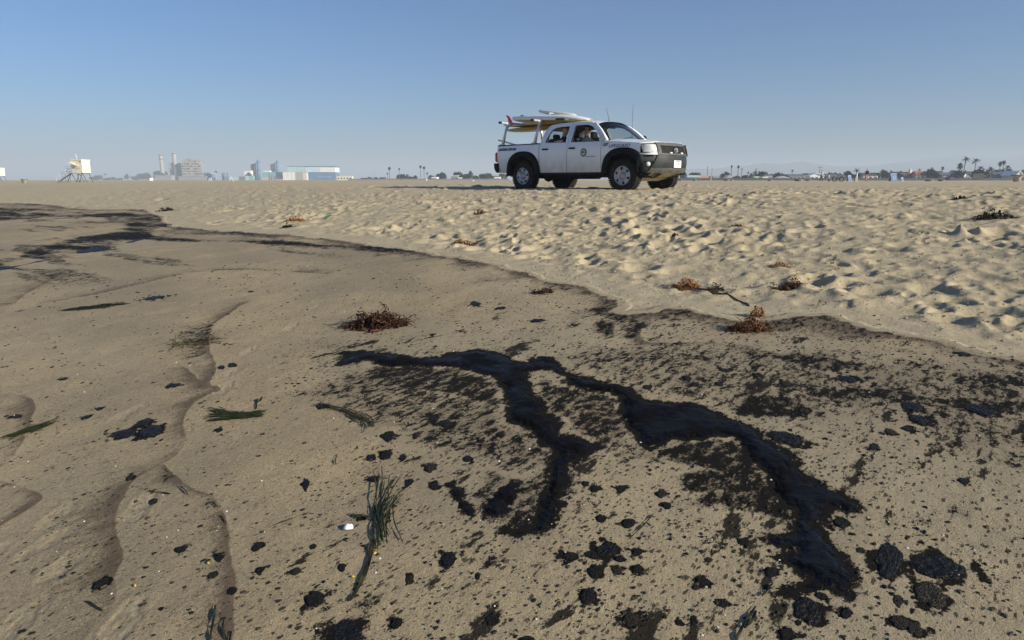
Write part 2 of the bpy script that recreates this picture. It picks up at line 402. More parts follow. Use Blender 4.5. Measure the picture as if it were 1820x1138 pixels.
loose = 0.030 * fbm(X * 0.9, Y * 0.9, 2, 5) + 0.020 * fbm(X * 2.6, Y * 2.6, 3, 9) + .008 * fbm(X * 9, Y * 9, 3, 15) + .0025 * fbm(X * 30, Y * 30, 2, 16) * (RR < 12)
relief = (relief + loose) * tram * fadeR
# the wet foreshore: long, low swells and faint sand ripples
wetz = 0.020 * fbm(X * 0.5, Y * 0.5, 2, 21) + 0.005 * fbm(X * 3.0, Y * 3.0, 3, 22) + 0.0022 * fbm(X * 14, Y * 14, 3, 23)
relief += wetz * (1 - tram) * fadeR
relief += 0.10 * fbm(X * .05, Y * .05, 2, 31) * sstep(25, 90, RR) + 0.04 * fbm(X * .3, Y * .3, 2, 33) * sstep(14, 22, RR) * (1 - sstep(150, 400, RR))
crust = np.zeros_like(Z)
for n_, (px, py) in enumerate(FOOT):        # prints with broken crust along the walker's path
    x0, y0 = at(px, py); r0 = math.hypot(x0, y0); t0 = math.atan2(x0, y0); m = .34
    i0, i1 = np.searchsorted(rs, [r0 - m, r0 + m]); j0, j1 = np.searchsorted(th, [t0 - m / r0, t0 + m / r0])
    if j1 - j0 < 2: continue
    dx = X[i0:i1, j0:j1] - x0; dy = Y[i0:i1, j0:j1] - y0; o = PI / 2 - .1 + .25 * math.sin(n_ * 2.4); c, s = math.cos(o), math.sin(o)
    e = (dx * c + dy * s) / .12; g = (-dx * s + dy * c) / .045
    q = np.sqrt(e * e + g * g) + .35 * fbm(dx * 30, dy * 30, 2, 60 + n_)
    w_ = 1 - sstep(.8, 1.15, q)
    relief[i0:i1, j0:j1] += -.003 * w_ + .0015 * np.exp(-((q - 1.25) / .2) ** 2) + w_ * .005 * fbm(dx * 38, dy * 20, 2, 70)
    crust[i0:i1, j0:j1] = np.maximum(crust[i0:i1, j0:j1], w_)
# small scarps at the brown wave lines
brown = np.zeros(X1.shape)
for P, wd, st in line_w:
    def fn(x, y):
        d, sdd = seg_dist(x, y, P, False)
        d = d * sdd + .012 * fbm(x * 8, y * 8, 2, 51)
        # band fades away on the left of the line, ends sharply on the other side
        return d
    idx, d = on_region(P, wd * 3.2 + .1, fn)
    d = -d if P[0][1] > P[-1][1] else d
    lf = sstep(-.012, .006, d) * (np.exp(-np.maximum(d, 0) / (wd * .55)) + .45 * np.exp(-(d / .014) ** 2)) * st * 1.15
    brown[idx] = np.maximum(brown[idx], lf * np.clip(.75 + 1.1 * fbm(X1[idx] * 3, Y1[idx] * 3, 3, 53), .2, 1.15))
    relief.ravel()[idx] += .0022 * np.exp(-((d - .015) / .02) ** 2) * st
ev = np.clip(.62 + 1.3 * fbm(X1 * 2.3, Y1 * 2.3, 3, 67), 0.22, 1.3)
edge = np.exp(-np.maximum(-dsw, 0) / (.05 + .26 * ev)) * sstep(.02, -.01, dsw) * near
stain = np.zeros(X1.shape)
for c, s, P in stain_w:
    idx, d = on_region(P, 3 * s + .02, lambda x, y: poly_sd(x, y, P))
    v = c * sstep(-s, s, d + s * 1.2 * fbm(X1[idx] * 7, Y1[idx] * 7, 3, 61))
    stain[idx] = np.maximum(stain[idx], v)
brown = np.maximum(brown, np.clip(edge * 1.25 * np.clip(.4 + ev, 0, 1), 0, 1))
stain = np.maximum(stain, edge * .50 * np.clip(.35 + ev, 0, 1))
st_u = .6 * X1 + .8 * Y1; st_v = -.8 * X1 + .6 * Y1
streak = fbm(st_u * 3.2, st_v * .7, 4, 68, .6)
farl = sstep(7.5, 9.5, RR.ravel())
stain = np.clip(stain * (1 - .55 * farl) + farl * np.where(stain > .05, stain * .72 + streak * .9, 0), 0, 1)
stain = np.maximum(stain, farl * (1 - dry) * np.clip(streak * 1.6 - .12, 0, .5) * sstep(2, -3, X1))
oilsd = np.full(X1.shape, -1.0)
for P in oil_w:
    idx, d = on_region(P, .4, lambda x, y: poly_sd(x, y, P))
    d = d + .030 * fbm(X1[idx] * 12, Y1[idx] * 12, 3, 71) + .020 * fbm(X1[idx] * 45, Y1[idx] * 45, 3, 72, .7)
    oilsd[idx] = np.maximum(oilsd[idx], d)
rivsd = np.full(X1.shape, -1.0)
for P in riv_w:
    idx, d = on_region(P, .6, lambda x, y: poly_sd(x, y, P))
    d = d - .12 + .28 * fbm(st_u[idx] * 2.6, st_v[idx] * .8, 3, 73)
    rivsd[idx] = np.maximum(rivsd[idx], d)
halo = .85 * np.exp(-np.maximum(-oilsd - .002, 0) / .014) + .22 * np.exp(-np.maximum(-oilsd, 0) / .15)
stain = np.maximum(stain, np.where(oilsd > -.9, halo, 0))
soak = np.clip(.30 + .75 * sstep(1.2, -1.6, X1 + .12 * (Y1 - 3)) + 1.3 * fbm(st_u * .9, st_v * .45, 3, 79), 0, 1)
for (px, py, w_, h_) in LUMPS:      # stained, gritty rim where each tar lump touches the sand
    x0, y0 = at(px, py + h_ * .15); d0 = math.hypot(x0, y0, EYE - float(macro(x0, y0))); r0 = w_ * d0 / FPX / 2; ry = max(.5, min(1.6, (h_ / w_) / max(.3, abs(EYE - float(macro(x0, y0))) / d0 + .08)))
    g = np.nonzero((np.abs(X1 - x0) < r0 * 3) & (np.abs(Y1 - y0) < r0 * 3.5))[0]
    if len(g) == 0: continue
    az = math.atan2(x0, y0); dx = X1[g] - x0; dy = Y1[g] - y0; u_ = dx * math.cos(az) - dy * math.sin(az); v_ = (dx * math.sin(az) + dy * math.cos(az)) / ry
    q = np.sqrt(u_ * u_ + v_ * v_) / r0 * (1 + .9 * fbm(X1[g] * 30, Y1[g] * 30, 3, 99))
    stain[g] = np.maximum(stain[g], .92 * sstep(1.45, .75, q))
wet = (1 - dry) * (.62 + .38 * soak)
# density of black specks: most beside the slick and on the right, fewer on the left
spk = .58 + .55 * np.exp(-np.maximum(-oilsd - .02, 0) / .42) * (oilsd > -.95)
spk = spk + .38 * sstep(-1.2, .6, X1 - .05 * Y1) + .15 * np.clip(fbm(X1 * .8, Y1 * .8, 2, 81), -.5, .5)
spk *= (1 - dry) * sstep(45, 12, RR.ravel())
spk = np.clip(spk, 0, 1)
cr = crust.ravel()
wet = np.clip(wet * (1 - .45 * cr * np.clip(.6 + 1.6 * fbm(X1 * 30, Y1 * 30, 2, 77), 0, 1)), 0, 1)
Z = Z + relief
Z1 = Z.ravel()

def gz(x, y):
    """height of the finished sand at (x, y)"""
    r = math.hypot(x, y); t = math.atan2(x, y)
    if not (rs[0] < r < rs[-2]) or abs(t) > th[-1]: return float(macro(x, y))
    i = int(np.searchsorted(rs, r)) - 1; j = min(max(int(np.searchsorted(th, t)) - 1, 0), NT - 2)
    a = (r - rs[i]) / (rs[i + 1] - rs[i]); b = (t - th[j]) / (th[j + 1] - th[j])
    return float((Z[i, j] * (1 - b) + Z[i, j + 1] * b) * (1 - a) + (Z[i + 1, j] * (1 - b) + Z[i + 1, j + 1] * b) * a)

def fast_mesh(name, co, quads, attr=None):
    me = bpy.data.meshes.new(name)
    me.vertices.add(len(co)); me.vertices.foreach_set('co', co.astype(np.float32).ravel())
    n = len(quads); me.loops.add(n * 4); me.loops.foreach_set('vertex_index', quads.astype(np.int32).ravel())
    me.polygons.add(n); me.polygons.foreach_set('loop_start', (np.arange(n) * 4).astype(np.int32))
    me.polygons.foreach_set('use_smooth', np.ones(n, bool))
    if attr is not None:
        for an, arr in attr.items():
            a = me.attributes.new(an, 'FLOAT_COLOR', 'POINT'); a.data.foreach_set('color', arr.astype(np.float32).ravel())
    me.update(calc_edges=True); me.validate()
    return me

I_, J_ = np.meshgrid(np.arange(NR - 1), np.arange(NT - 1), indexing='ij')
q0 = (I_ * NT + J_).ravel()
quads = np.stack([q0, q0 + NT, q0 + NT + 1, q0 + 1], 1)
co = np.stack([X1, Y1, Z1], 1)
masks = np.stack([wet, brown, stain, spk], 1)
# the rest of the beach, all round and a little lower, so that it also goes on outside the picture
r2 = np.concatenate([[0.05], np.geomspace(.4, 6500, 60)]); t2 = np.linspace(0, 2 * PI, 97)
R2, T2 = np.meshgrid(r2, t2, indexing='ij'); X2, Y2 = R2 * np.sin(T2), R2 * np.cos(T2)
Z2 = macro(X2, Y2) - .06 - .03 * np.clip(R2 / 10, 0, 2)
n2 = len(t2); I2, J2 = np.meshgrid(np.arange(len(r2) - 1), np.arange(n2 - 1), indexing='ij')
p0 = (I2 * n2 + J2).ravel() + len(co)
quads2 = np.stack([p0, p0 + n2, p0 + n2 + 1, p0 + 1], 1)
ins = np.abs((T2 + PI) % (2 * PI) - PI) < R(half)
u2 = .6 * X2 + .8 * Y2
wet2 = sstep(6.5, 5.5, u2)
co2 = np.stack([X2.ravel(), Y2.ravel(), Z2.ravel()], 1)
m2 = np.stack([wet2.ravel(), 0 * X2.ravel(), 0 * X2.ravel(), .3 * wet2.ravel()], 1)
sand_me = fast_mesh('beach_sand', np.vstack([co, co2]), np.vstack([quads, quads2]), {'masks': np.vstack([masks, m2])})

def sand_material():
    m = bpy.data.materials.new('sand'); t, N, L = nodes(m); b = N['Principled BSDF']
    def math_(op, a, bb=None, clamp=False):
        n = N.new('ShaderNodeMath'); n.operation = op; n.use_clamp = clamp
        for i, v in enumerate((a, bb)):
            if v is None: continue
            if isinstance(v, (int, float)): n.inputs[i].default_value = v
            else: L.new(v, n.inputs[i])
        return n.outputs[0]
    def ramp(v, a, bb, c=0.0, d=1.0, smooth=True):
        n = N.new('ShaderNodeMapRange'); n.interpolation_type = 'SMOOTHSTEP' if smooth else 'LINEAR'
        L.new(v, n.inputs[0])
        for i, x in zip((1, 2, 3, 4), (a, bb, c, d)):
            if isinstance(x, (int, float)): n.inputs[i].default_value = x
            else: L.new(x, n.inputs[i])
        return n.outputs[0]
    def mix(f, a, bb):
        n = N.new('ShaderNodeMix'); n.data_type = 'RGBA'
        L.new(f, n.inputs[0])
        for i, x in ((6, a), (7, bb)):
            if isinstance(x, tuple): n.inputs[i].default_value = (*x, 1)
            else: L.new(x, n.inputs[i])
        return n.outputs[2]
    def noise(vec, scale, detail=4, rough=.55):
        n = N.new('ShaderNodeTexNoise'); n.inputs['Scale'].default_value = scale; n.inputs['Detail'].default_value = detail; n.inputs['Roughness'].default_value = rough
        L.new(vec, n.inputs['Vector']); return n.outputs[0]
    geo = N.new('ShaderNodeNewGeometry'); pos = geo.outputs['Position']
    at_ = N.new('ShaderNodeAttribute'); at_.attribute_name = 'masks'
    sp = N.new('ShaderNodeSeparateColor'); L.new(at_.outputs['Color'], sp.inputs[0])
    wet, brown, stain, spk = sp.outputs[0], sp.outputs[1], sp.outputs[2], at_.outputs['Alpha']
    mp = N.new('ShaderNodeMapping'); mp.vector_type = 'POINT'; mp.inputs['Rotation'].default_value = (0, 0, R(-53)); mp.inputs['Scale'].default_value = (0.42, 1, 1)
    # stretched along the run of the waves
    vr = N.new('ShaderNodeVectorRotate'); vr.rotation_type = 'Z_AXIS'; vr.inputs['Angle'].default_value = R(-53); L.new(pos, vr.inputs['Vector'])
    vs = N.new('ShaderNodeVectorMath'); vs.operation = 'MULTIPLY'; L.new(vr.outputs[0], vs.inputs[0]); vs.inputs[1].default_value = (.42, 1, 1); flow = vs.outputs[0]
    n_big = noise(pos, .8, 4); n_mid = noise(pos, 6, 5); n_fine = noise(pos, 160, 3, .7); n_gr = noise(pos, 520, 2, .8); n_flow = noise(flow, 5, 6, .6); n_flow2 = noise(flow, 26, 5, .65)
    dryc = mix(ramp(n_mid, .3, .7), (.505, .425, .283), (.435, .36, .235))
    dryc = mix(ramp(n_gr, .35, .8, 0, .5), dryc, (.25, .20, .13))
    wetc = mix(ramp(n_flow, .35, .65), (.465, .362, .212), (.375, .296, .178))
    wetc = mix(ramp(n_big, .4, .62, 0, .7), wetc, (.295, .243, .16))
    wetc = mix(ramp(n_fine, .42, .70, 0, .6), wetc, (.16, .122, .072))
    wetc = mix(ramp(noise(pos, 55, 5, .7), .47, .66, 0, .42), wetc, (.15, .118, .075))
    base = mix(wet, dryc, wetc)
    # brown silt at the wave lines
    bf = ramp(math_('ADD', brown, math_('MULTIPLY', math_('SUBTRACT', math_('ADD', math_('MULTIPLY', n_flow2, .5), math_('MULTIPLY', n_fine, .5)), .5), 2.8)), .10, .95, 0, .86)
    base = mix(bf, base, (.105, .072, .043))
    # oil film soaked into the sand
    nst = math_('ADD', math_('MULTIPLY', n_flow2, .55), math_('ADD', math_('MULTIPLY', n_fine, .30), math_('MULTIPLY', noise(pos, 38, 4, .6), .25)))
    sf = ramp(math_('ADD', stain, math_('MULTIPLY', math_('SUBTRACT', nst, .55), 4.4)), .36, .66, 0, .97)
    base = mix(ramp(math_('ADD', stain, math_('MULTIPLY', math_('SUBTRACT', n_flow, .5), .6)), .1, .9, 0, .5), base, (.10, .072, .045))
    # black specks of tar, three sizes
    def specks(scale, lim, vec, gate=0.0):
        v = N.new('ShaderNodeTexVoronoi'); v.feature = 'F1'; v.inputs['Scale'].default_value = scale; v.inputs['Randomness'].default_value = 1
        wv = N.new('ShaderNodeVectorMath'); wv.operation = 'ADD'; L.new(vec, wv.inputs[0])
        nn = N.new('ShaderNodeTexNoise'); nn.inputs['Scale'].default_value = scale * 2.6; nn.inputs['Detail'].default_value = 3; L.new(vec, nn.inputs['Vector'])
        sc_ = N.new('ShaderNodeVectorMath'); sc_.operation = 'SCALE'; L.new(nn.outputs['Color'], sc_.inputs[0]); sc_.inputs['Scale'].default_value = .8 / scale
        L.new(sc_.outputs[0], wv.inputs[1]); L.new(wv.outputs[0], v.inputs['Vector'])
        sc2 = N.new('ShaderNodeSeparateColor'); L.new(v.outputs['Color'], sc2.inputs[0])
        rad = math_('MULTIPLY', math_('MULTIPLY', math_('POWER', sc2.outputs[0], 2.2), lim), math_('SUBTRACT', spk, gate, True))
        return ramp(math_('SUBTRACT', rad, v.outputs['Distance']), -.012, .03)
    clump = ramp(noise(flow, 2.2, 4, .6), .36, .60, .50, 1.0)
    def blot(scale, det, th0, th1, vec, rough=.68):
        nn = noise(vec, scale, det, rough)
        th = ramp(math_('MULTIPLY', spk, clump), 0, 1, th0, th1, False)
        return ramp(math_('SUBTRACT', nn, th), 0, .035)
    s1 = blot(8, 9, .78, .535, flow, .72); s2 = blot(30, 6, .78, .63, flow); s3 = math_('MULTIPLY', specks(70, .55, flow, .1), .85)
    s = math_('MAXIMUM', math_('MAXIMUM', s1, s2), s3)
    dark = math_('MAXIMUM', sf, math_('MULTIPLY', s, .93))
    base = mix(dark, base, (.0085, .008, .008))
    # bits of white shell
    vw = N.new('ShaderNodeTexVoronoi'); vw.inputs['Scale'].default_value = 26; L.new(pos, vw.inputs['Vector'])
    sw = N.new('ShaderNodeSeparateColor'); L.new(vw.outputs['Color'], sw.inputs[0])
    wf = math_('MULTIPLY', ramp(vw.outputs['Distance'], .10, .06), math_('MULTIPLY', ramp(sw.outputs[1], .955, .965), ramp(math_('MAXIMUM', wet, .15), 0, 1)))
    base = mix(wf, base, (.62, .58, .52))
    L.new(base, b.inputs['Base Color'])
    rs_ = ramp(dark, 0, 1, .22, .03, False); L.new(rs_, b.inputs['Specular IOR Level'])
    ro = ramp(wet, 0, 1, .95, .72, False)
    rn = N.new('ShaderNodeMix'); rn.data_type = 'FLOAT'; L.new(dark, rn.inputs[0]); L.new(ro, rn.inputs[2]); rn.inputs[3].default_value = .7
    L.new(rn.outputs[0], b.inputs['Roughness'])
    hgt = math_('ADD', math_('MULTIPLY', n_fine, .8), math_('MULTIPLY', n_gr, .5))
    hgt = math_('ADD', hgt, math_('MULTIPLY', noise(pos, 45, 4, .6), 1.0))
    hgt = math_('ADD', hgt, math_('MULTIPLY', s, .35))
    hgt = math_('ADD', hgt, math_('MULTIPLY', math_('MULTIPLY', noise(pos, 3.2, 6, .6), ramp(wet, .3, 0)), 5.5))
    bp = N.new('ShaderNodeBump'); bp.inputs['Strength'].default_value = .8; bp.inputs['Distance'].default_value = .008
    L.new(hgt, bp.inputs['Height']); L.new(bp.outputs[0], b.inputs['Normal'])
    return m
SAND = sand_material(); sand_me.materials.append(SAND)
print('GRID', NR, NT, len(quads))
sand = bpy.data.objects.new('beach_sand', sand_me); COL.objects.link(sand); tag(sand, 'pale trampled beach sand above a smooth oil-specked wet foreshore', 'sand', kind='structure')

# ------------------------------------------------------------------ crude oil lying on the sand
def oil_material():
    m = bpy.data.materials.new('crude_oil'); t, N, L = nodes(m); b = N['Principled BSDF']
    ga = N.new('ShaderNodeAttribute'); ga.attribute_name = 'gloss'
    geo = N.new('ShaderNodeNewGeometry')
    n = N.new('ShaderNodeTexNoise'); n.inputs['Scale'].default_value = 30; n.inputs['Detail'].default_value = 6; n.inputs['Roughness'].default_value = .6; n.inputs['Distortion'].default_value = .8
    L.new(geo.outputs['Position'], n.inputs['Vector'])
    n2 = N.new('ShaderNodeTexNoise'); n2.inputs['Scale'].default_value = 150; n2.inputs['Detail'].default_value = 3; L.new(geo.outputs['Position'], n2.inputs['Vector'])
    ad = N.new('ShaderNodeMath'); ad.operation = 'MULTIPLY_ADD'; L.new(n2.outputs[0], ad.inputs[0]); ad.inputs[1].default_value = .35; L.new(n.outputs[0], ad.inputs[2])
    bp = N.new('ShaderNodeBump'); bp.inputs['Strength'].default_value = .6; bp.inputs['Distance'].default_value = .010
    L.new(ad.outputs[0], bp.inputs['Height']); L.new(bp.outputs[0], b.inputs['Normal'])
    cr = N.new('ShaderNodeValToRGB'); cr.color_ramp.elements[0].color = (.0035, .0033, .0036, 1); cr.color_ramp.elements[1].color = (.012, .0105, .010, 1)
    cr.color_ramp.elements[0].position = .4; cr.color_ramp.elements[1].position = .7
    L.new(n.outputs[0], cr.inputs[0]); L.new(cr.outputs[0], b.inputs['Base Color'])
    rr = N.new('ShaderNodeMapRange'); rr.inputs[1].default_value = .35; rr.inputs[2].default_value = .65; rr.inputs[3].default_value = .12; rr.inputs[4].default_value = .34
    L.new(n.outputs[0], rr.inputs[0])
    g2 = N.new('ShaderNodeMath'); g2.operation = 'MULTIPLY_ADD'; L.new(ga.outputs['Fac'], g2.inputs[0]); g2.inputs[1].default_value = -.30; g2.inputs[2].default_value = .30
    g3 = N.new('ShaderNodeMath'); g3.operation = 'ADD'; g3.use_clamp = True; L.new(rr.outputs[0], g3.inputs[0]); L.new(g2.outputs[0], g3.inputs[1]); L.new(g3.outputs[0], b.inputs['Roughness'])
    gm = N.new('ShaderNodeMapRange'); gm.inputs[3].default_value = .025; gm.inputs[4].default_value = .20; L.new(ga.outputs['Fac'], gm.inputs[0]); L.new(gm.outputs[0], b.inputs['Specular IOR Level'])
    b.inputs['IOR'].default_value = 1.40
    return m
OILM = oil_material()
px_, py_ = at(1455, 1000)
glossf = np.clip(1.1 * np.exp(-((X1 - px_) ** 2 + (Y1 - py_) ** 2) / .23 ** 2) + np.clip(.22 + fbm(X1 * 9, Y1 * 9, 4, 97) * .9, 0, .5), 0, 1)
def sheet(name, sdv, top, slope, m, comp=None):
    hh = np.clip(sdv * slope, -.012, top)
    vis = (hh > -.008)
    if comp is not None: vis &= comp
    vq = vis[quads]
    fq = quads[vq.all(1)]
    used = np.unique(fq); mp_ = np.full(len(X1), -1); mp_[used] = np.arange(len(used))
    wav = .0022 * fbm(X1[used] * 26, Y1[used] * 26, 3, 91) * (hh[used] > .002)
    c = np.stack([X1[used], Y1[used], Z1[used] + hh[used] + wav], 1)
    gl = glossf[used] if name.startswith('oil_slick') or name.startswith('oil_patch') else np.full(len(used), .35)
    me = fast_mesh(name, c, mp_[fq], {'gloss': np.stack([gl, gl, gl, gl * 0 + 1], 1)}); me.materials.append(m)
    o = bpy.data.objects.new(name, me); COL.objects.link(o); return o
big = np.zeros(X1.shape, bool); idx, d = on_region(oil_w[0], .1, lambda x, y: poly_sd(x, y, oil_w[0])); big[idx] = d > -.06
o = sheet('oil_slick', oilsd - .016, .008, .22, OILM, big)
tag(o, 'long branching glossy black oil slick running down the wet sand', 'oil slick')
c2 = np.zeros(X1.shape, bool); idx, d = on_region(oil_w[1], .1, lambda x, y: poly_sd(x, y, oil_w[1])); c2[idx] = d > -.06
o = sheet('oil_patch', oilsd, .007, .22, OILM, c2 & ~(big & (oilsd > 0)))
tag(o, 'comma-shaped black oil patch left of the hooked end of the slick', 'oil patch')
c3 = np.zeros(X1.shape, bool); idx, d = on_region(oil_w[2], .1, lambda x, y: poly_sd(x, y, oil_w[2])); c3[idx] = d > -.06
o = sheet('oil_patch', oilsd, .006, .22, OILM, c3)
tag(o, 'thin crooked streak of black oil left of the comma-shaped patch', 'oil patch')
x_, y_ = at(480, 437)
c4 = (X1 - x_) ** 2 + (Y1 - y_) ** 2 < 1.0 ** 2
o = sheet('oil_rivulet', rivsd, .006, .1, OILM, ~c4); tag(o, 'thin shiny rivulet at the far left reflecting blue sky', 'rivulet')
o = sheet('oil_puddle', rivsd, .006, .1, OILM, c4); tag(o, 'small thin puddle reflecting blue sky below the swash edge', 'puddle')
# ------------------------------------------------------------------ the pickup
def paint_material():
    m = bpy.data.materials.new('white_paint'); t, N, L = nodes(m); b = N['Principled BSDF']
    tc = N.new('ShaderNodeNewGeometry'); sp = N.new('ShaderNodeSeparateXYZ'); L.new(tc.outputs['Position'], sp.inputs[0])
    mr = N.new('ShaderNodeMapRange'); mr.inputs[1].default_value = .85; mr.inputs[2].default_value = .30; L.new(sp.outputs[2], mr.inputs[0])
    n = N.new('ShaderNodeTexNoise'); n.inputs['Scale'].default_value = 5; n.inputs['Detail'].default_value = 8; L.new(tc.outputs['Position'], n.inputs['Vector'])
    ml = N.new('ShaderNodeMath'); ml.operation = 'MULTIPLY'; L.new(mr.outputs[0], ml.inputs[0]); L.new(n.outputs[0], ml.inputs[1])
    ad = N.new('ShaderNodeMath'); ad.operation = 'MULTIPLY_ADD'; L.new(n.outputs[0], ad.inputs[0]); ad.inputs[1].default_value = .10; L.new(ml.outputs[0], ad.inputs[2])
    mx = N.new('ShaderNodeMix'); mx.data_type = 'RGBA'; L.new(ad.outputs[0], mx.inputs[0]); mx.inputs[6].default_value = (.82, .84, .86, 1); mx.inputs[7].default_value = (.32, .27, .20, 1)
    L.new(mx.outputs[2], b.inputs['Base Color']); b.inputs['Roughness'].default_value = .32
    b.inputs['Coat Weight'].default_value = .6; b.inputs['Coat Roughness'].default_value = .06
    return m
def glass_material():
    m = bpy.data.materials.new('vehicle_glass'); t, N, L = nodes(m); N.remove(N['Principled BSDF'])
    out = N['Material Output']; tr = N.new('ShaderNodeBsdfTransparent'); tr.inputs[0].default_value = (.55, .60, .60, 1)
    gl = N.new('ShaderNodeBsdfGlossy'); gl.inputs['Roughness'].default_value = .03; fr = N.new('ShaderNodeFresnel'); fr.inputs[0].default_value = 1.55
    mx = N.new('ShaderNodeMixShader'); L.new(fr.outputs[0], mx.inputs[0]); L.new(tr.outputs[0], mx.inputs[1]); L.new(gl.outputs[0], mx.inputs[2]); L.new(mx.outputs[0], out.inputs[0])
    return m
M = {}
M['paint'] = paint_material(); M['glass'] = glass_material()
M['plastic'] = mat('black_plastic', (.007, .008, .010), .6, spec=.10, bump=.15, bscale=300, dirt=(.06, .052, .042), dirt_amt=.25)
M['charcoal'] = mat('charcoal_plastic', (.024, .027, .032), .55, spec=.25, dirt=(.075, .07, .06), dirt_amt=.3)
M['greyplastic'] = mat('dusty_grey_plastic', (.075, .075, .072), .6, spec=.3, dirt=(.18, .16, .125), dirt_amt=.6)
M['dark'] = mat('underbody_black', (.012, .012, .012), .8)
M['rubber'] = mat('tyre_rubber', (.012, .012, .012), .8, spec=.2, dirt=(.16, .13, .09), dirt_amt=.28, scale=5)
M['steel'] = mat('wheel_steel', (.40, .41, .43), .38, .7, dirt=(.16, .13, .10), dirt_amt=.5)
M['alu'] = mat('rack_aluminium', (.62, .62, .60), .38, .6)
M['chrome'] = mat('chrome', (.75, .76, .78), .12, 1.0, var=.03)
M['lamp'] = mat('headlamp_glass', (.62, .64, .60), .12, .15, var=.3, scale=9)
M['amber'] = mat('amber_lens', (.75, .20, .03), .2); M['red'] = mat('red_lens', (.42, .035, .03), .22)
M['fabric'] = mat('seat_fabric', (.045, .047, .052), .9); M['inside'] = mat('cab_trim', (.06, .06, .065), .8)
M['skid'] = mat('dusty_skid_plate', (.50, .45, .34), .55, .2, dirt=(.30, .25, .17), dirt_amt=.7)
M['ink'] = mat('black_vinyl', (.015, .016, .02), .5); M['plate'] = mat('plate_white', (.78, .78, .76), .4)
M['beige'] = mat('seal_cream', (.55, .52, .40), .5); M['sealgreen'] = mat('seal_dark_green', (.045, .065, .06), .5); M['blueink'] = mat('blue_vinyl', (.05, .09, .22), .5)
M['skin'] = mat('skin', (.46, .25, .16), .55, var=.08); M['uniform'] = mat('navy_uniform', (.018, .022, .035), .85); M['hair'] = mat('dark_hair', (.02, .015, .012), .6)
M['strobe'] = mat('strobe_lens', (.75, .68, .60), .2)
# where it stands
TX, TY, TYAW = .9385, 19.36, R(-44.95)
tz = -.058
TRUCK = empty('pickup_truck', (TX, TY, tz), TYAW, 'white four-door lifeguard pickup with boards on its bed rack, parked on the sand', 'pickup truck')
T = TRUCK
AR = [(0.0, .40), (3.246, .40)]
def lerp(tab, x):
    for (a, va), (b, vb) in zip(tab[:-1], tab[1:]):
        if x <= b: return va + (vb - va) * max(0, min(1, (x - a) / (b - a)))
    return tab[-1][1]
YZ = [(.40, .872), (.50, .895), (.62, .912), (.80, .925), (.98, .928), (1.06, .922), (1.13, .905), (1.19, .882), (1.22, .862)]
def ys(x, z):
    y = lerp(YZ, z)
    if x > 3.25: y *= 1 - .115 * ((x - 3.25) / .75) ** 2
    if x < -.55: y *= 1 - .035 * ((-.55 - x) / .55) ** 2
    return y
def arch(x, r):
    z = 0
    for cx, cz in AR:
        if abs(x - cx) < r: z = max(z, cz + r * (1 - (abs(x - cx) / r) ** 2.6) ** (1 / 2.6))
    return z
def side_panel(mb, s, x0, x1, zb, zt, nx=26, nz=9, ra=.52, x0t=None, x1t=None, inward=.03):
    """outer skin between zb(x) and zt(x), with the edges turned in"""
    rows = []
    for j in range(nz + 1):
        row = []
        for i in range(nx + 1):
            f = i / nx; xb = x0 + (x1 - x0) * f
            b = max(zb(xb) if callable(zb) else zb, arch(xb, ra)); tp = zt(xb) if callable(zt) else zt
            z = b + (max(tp, b + .01) - b) * j / nz
            k = (z - .45) / .74
            xx0 = x0 + ((x0t if x0t is not None else x0) - x0) * k; xx1 = x1 + ((x1t if x1t is not None else x1) - x1) * k
            x = xx0 + (xx1 - xx0) * f
            row.append((x, s * ys(x, z), z))
        rows.append(row)
    mb.grid(rows)
    def lip(e): mb.grid([e, [(p[0], p[1] - s * inward, p[2]) for p in e]], smooth=False)
    lip(rows[0]); lip(rows[-1]); lip([r[0] for r in rows]); lip([r[-1] for r in rows])
def yg(z): return .876 - .235 * max(0, (z - 1.19) / .47) ** 1.15
def ray_poly(poly, c, a):
    dx, dy = math.cos(a), math.sin(a); best = None
    for (x1, y1), (x2, y2) in zip(poly, poly[1:] + poly[:1]):
        ex, ey = x2 - x1, y2 - y1; den = dx * ey - dy * ex
        if abs(den) < 1e-9: continue
        t = ((x1 - c[0]) * ey - (y1 - c[1]) * ex) / den; u = ((x1 - c[0]) * dy - (y1 - c[1]) * dx) / den
        if t > 0 and -1e-6 <= u <= 1 + 1e-6 and (best is None or t > best): best = t
    return (c[0] + dx * best, c[1] + dy * best)
def ring(mb, s, outer, inner, depth=.055, n=72):
    c = (sum(p[0] for p in inner) / len(inner), sum(p[1] for p in inner) / len(inner))
    cor = [math.atan2(p[1] - c[1], p[0] - c[0]) for p in outer + inner]
    A = sorted(set([round(-PI + 2 * PI * k / n, 5) for k in range(n)] + [round(a, 5) for a in cor]))
    O = [ray_poly(outer, c, a) for a in A]; I = [ray_poly(inner, c, a) for a in A]
    P = lambda p, d=0: (p[0], s * (yg(p[1]) - d), p[1])
    o3 = [P(p) for p in O]; i3 = [P(p) for p in I]; i4 = [P(p, depth) for p in I]; o4 = [P(p, depth) for p in O]
    for e in (o3, i3, i4, o4): e.append(e[0])
    mb.grid([o3, i3], smooth=False); mb.grid([i3, i4], smooth=False); mb.grid([i4, o4], smooth=False)
RW = [(.76, 1.215), (1.45, 1.20), (1.425, 1.605), (1.15, 1.605), (.95, 1.58), (.865, 1.535), (.80, 1.43), (.755, 1.28)]
FW = [(1.625, 1.20), (2.53, 1.19), (2.535, 1.235), (2.46, 1.33), (2.30, 1.475), (2.14, 1.572), (2.02, 1.61), (1.9, 1.62), (1.59, 1.615)]
RO = [(.625, 1.192), (1.535, 1.192), (1.505, 1.665), (1.10, 1.665), (.80, 1.64), (.70, 1.57)]
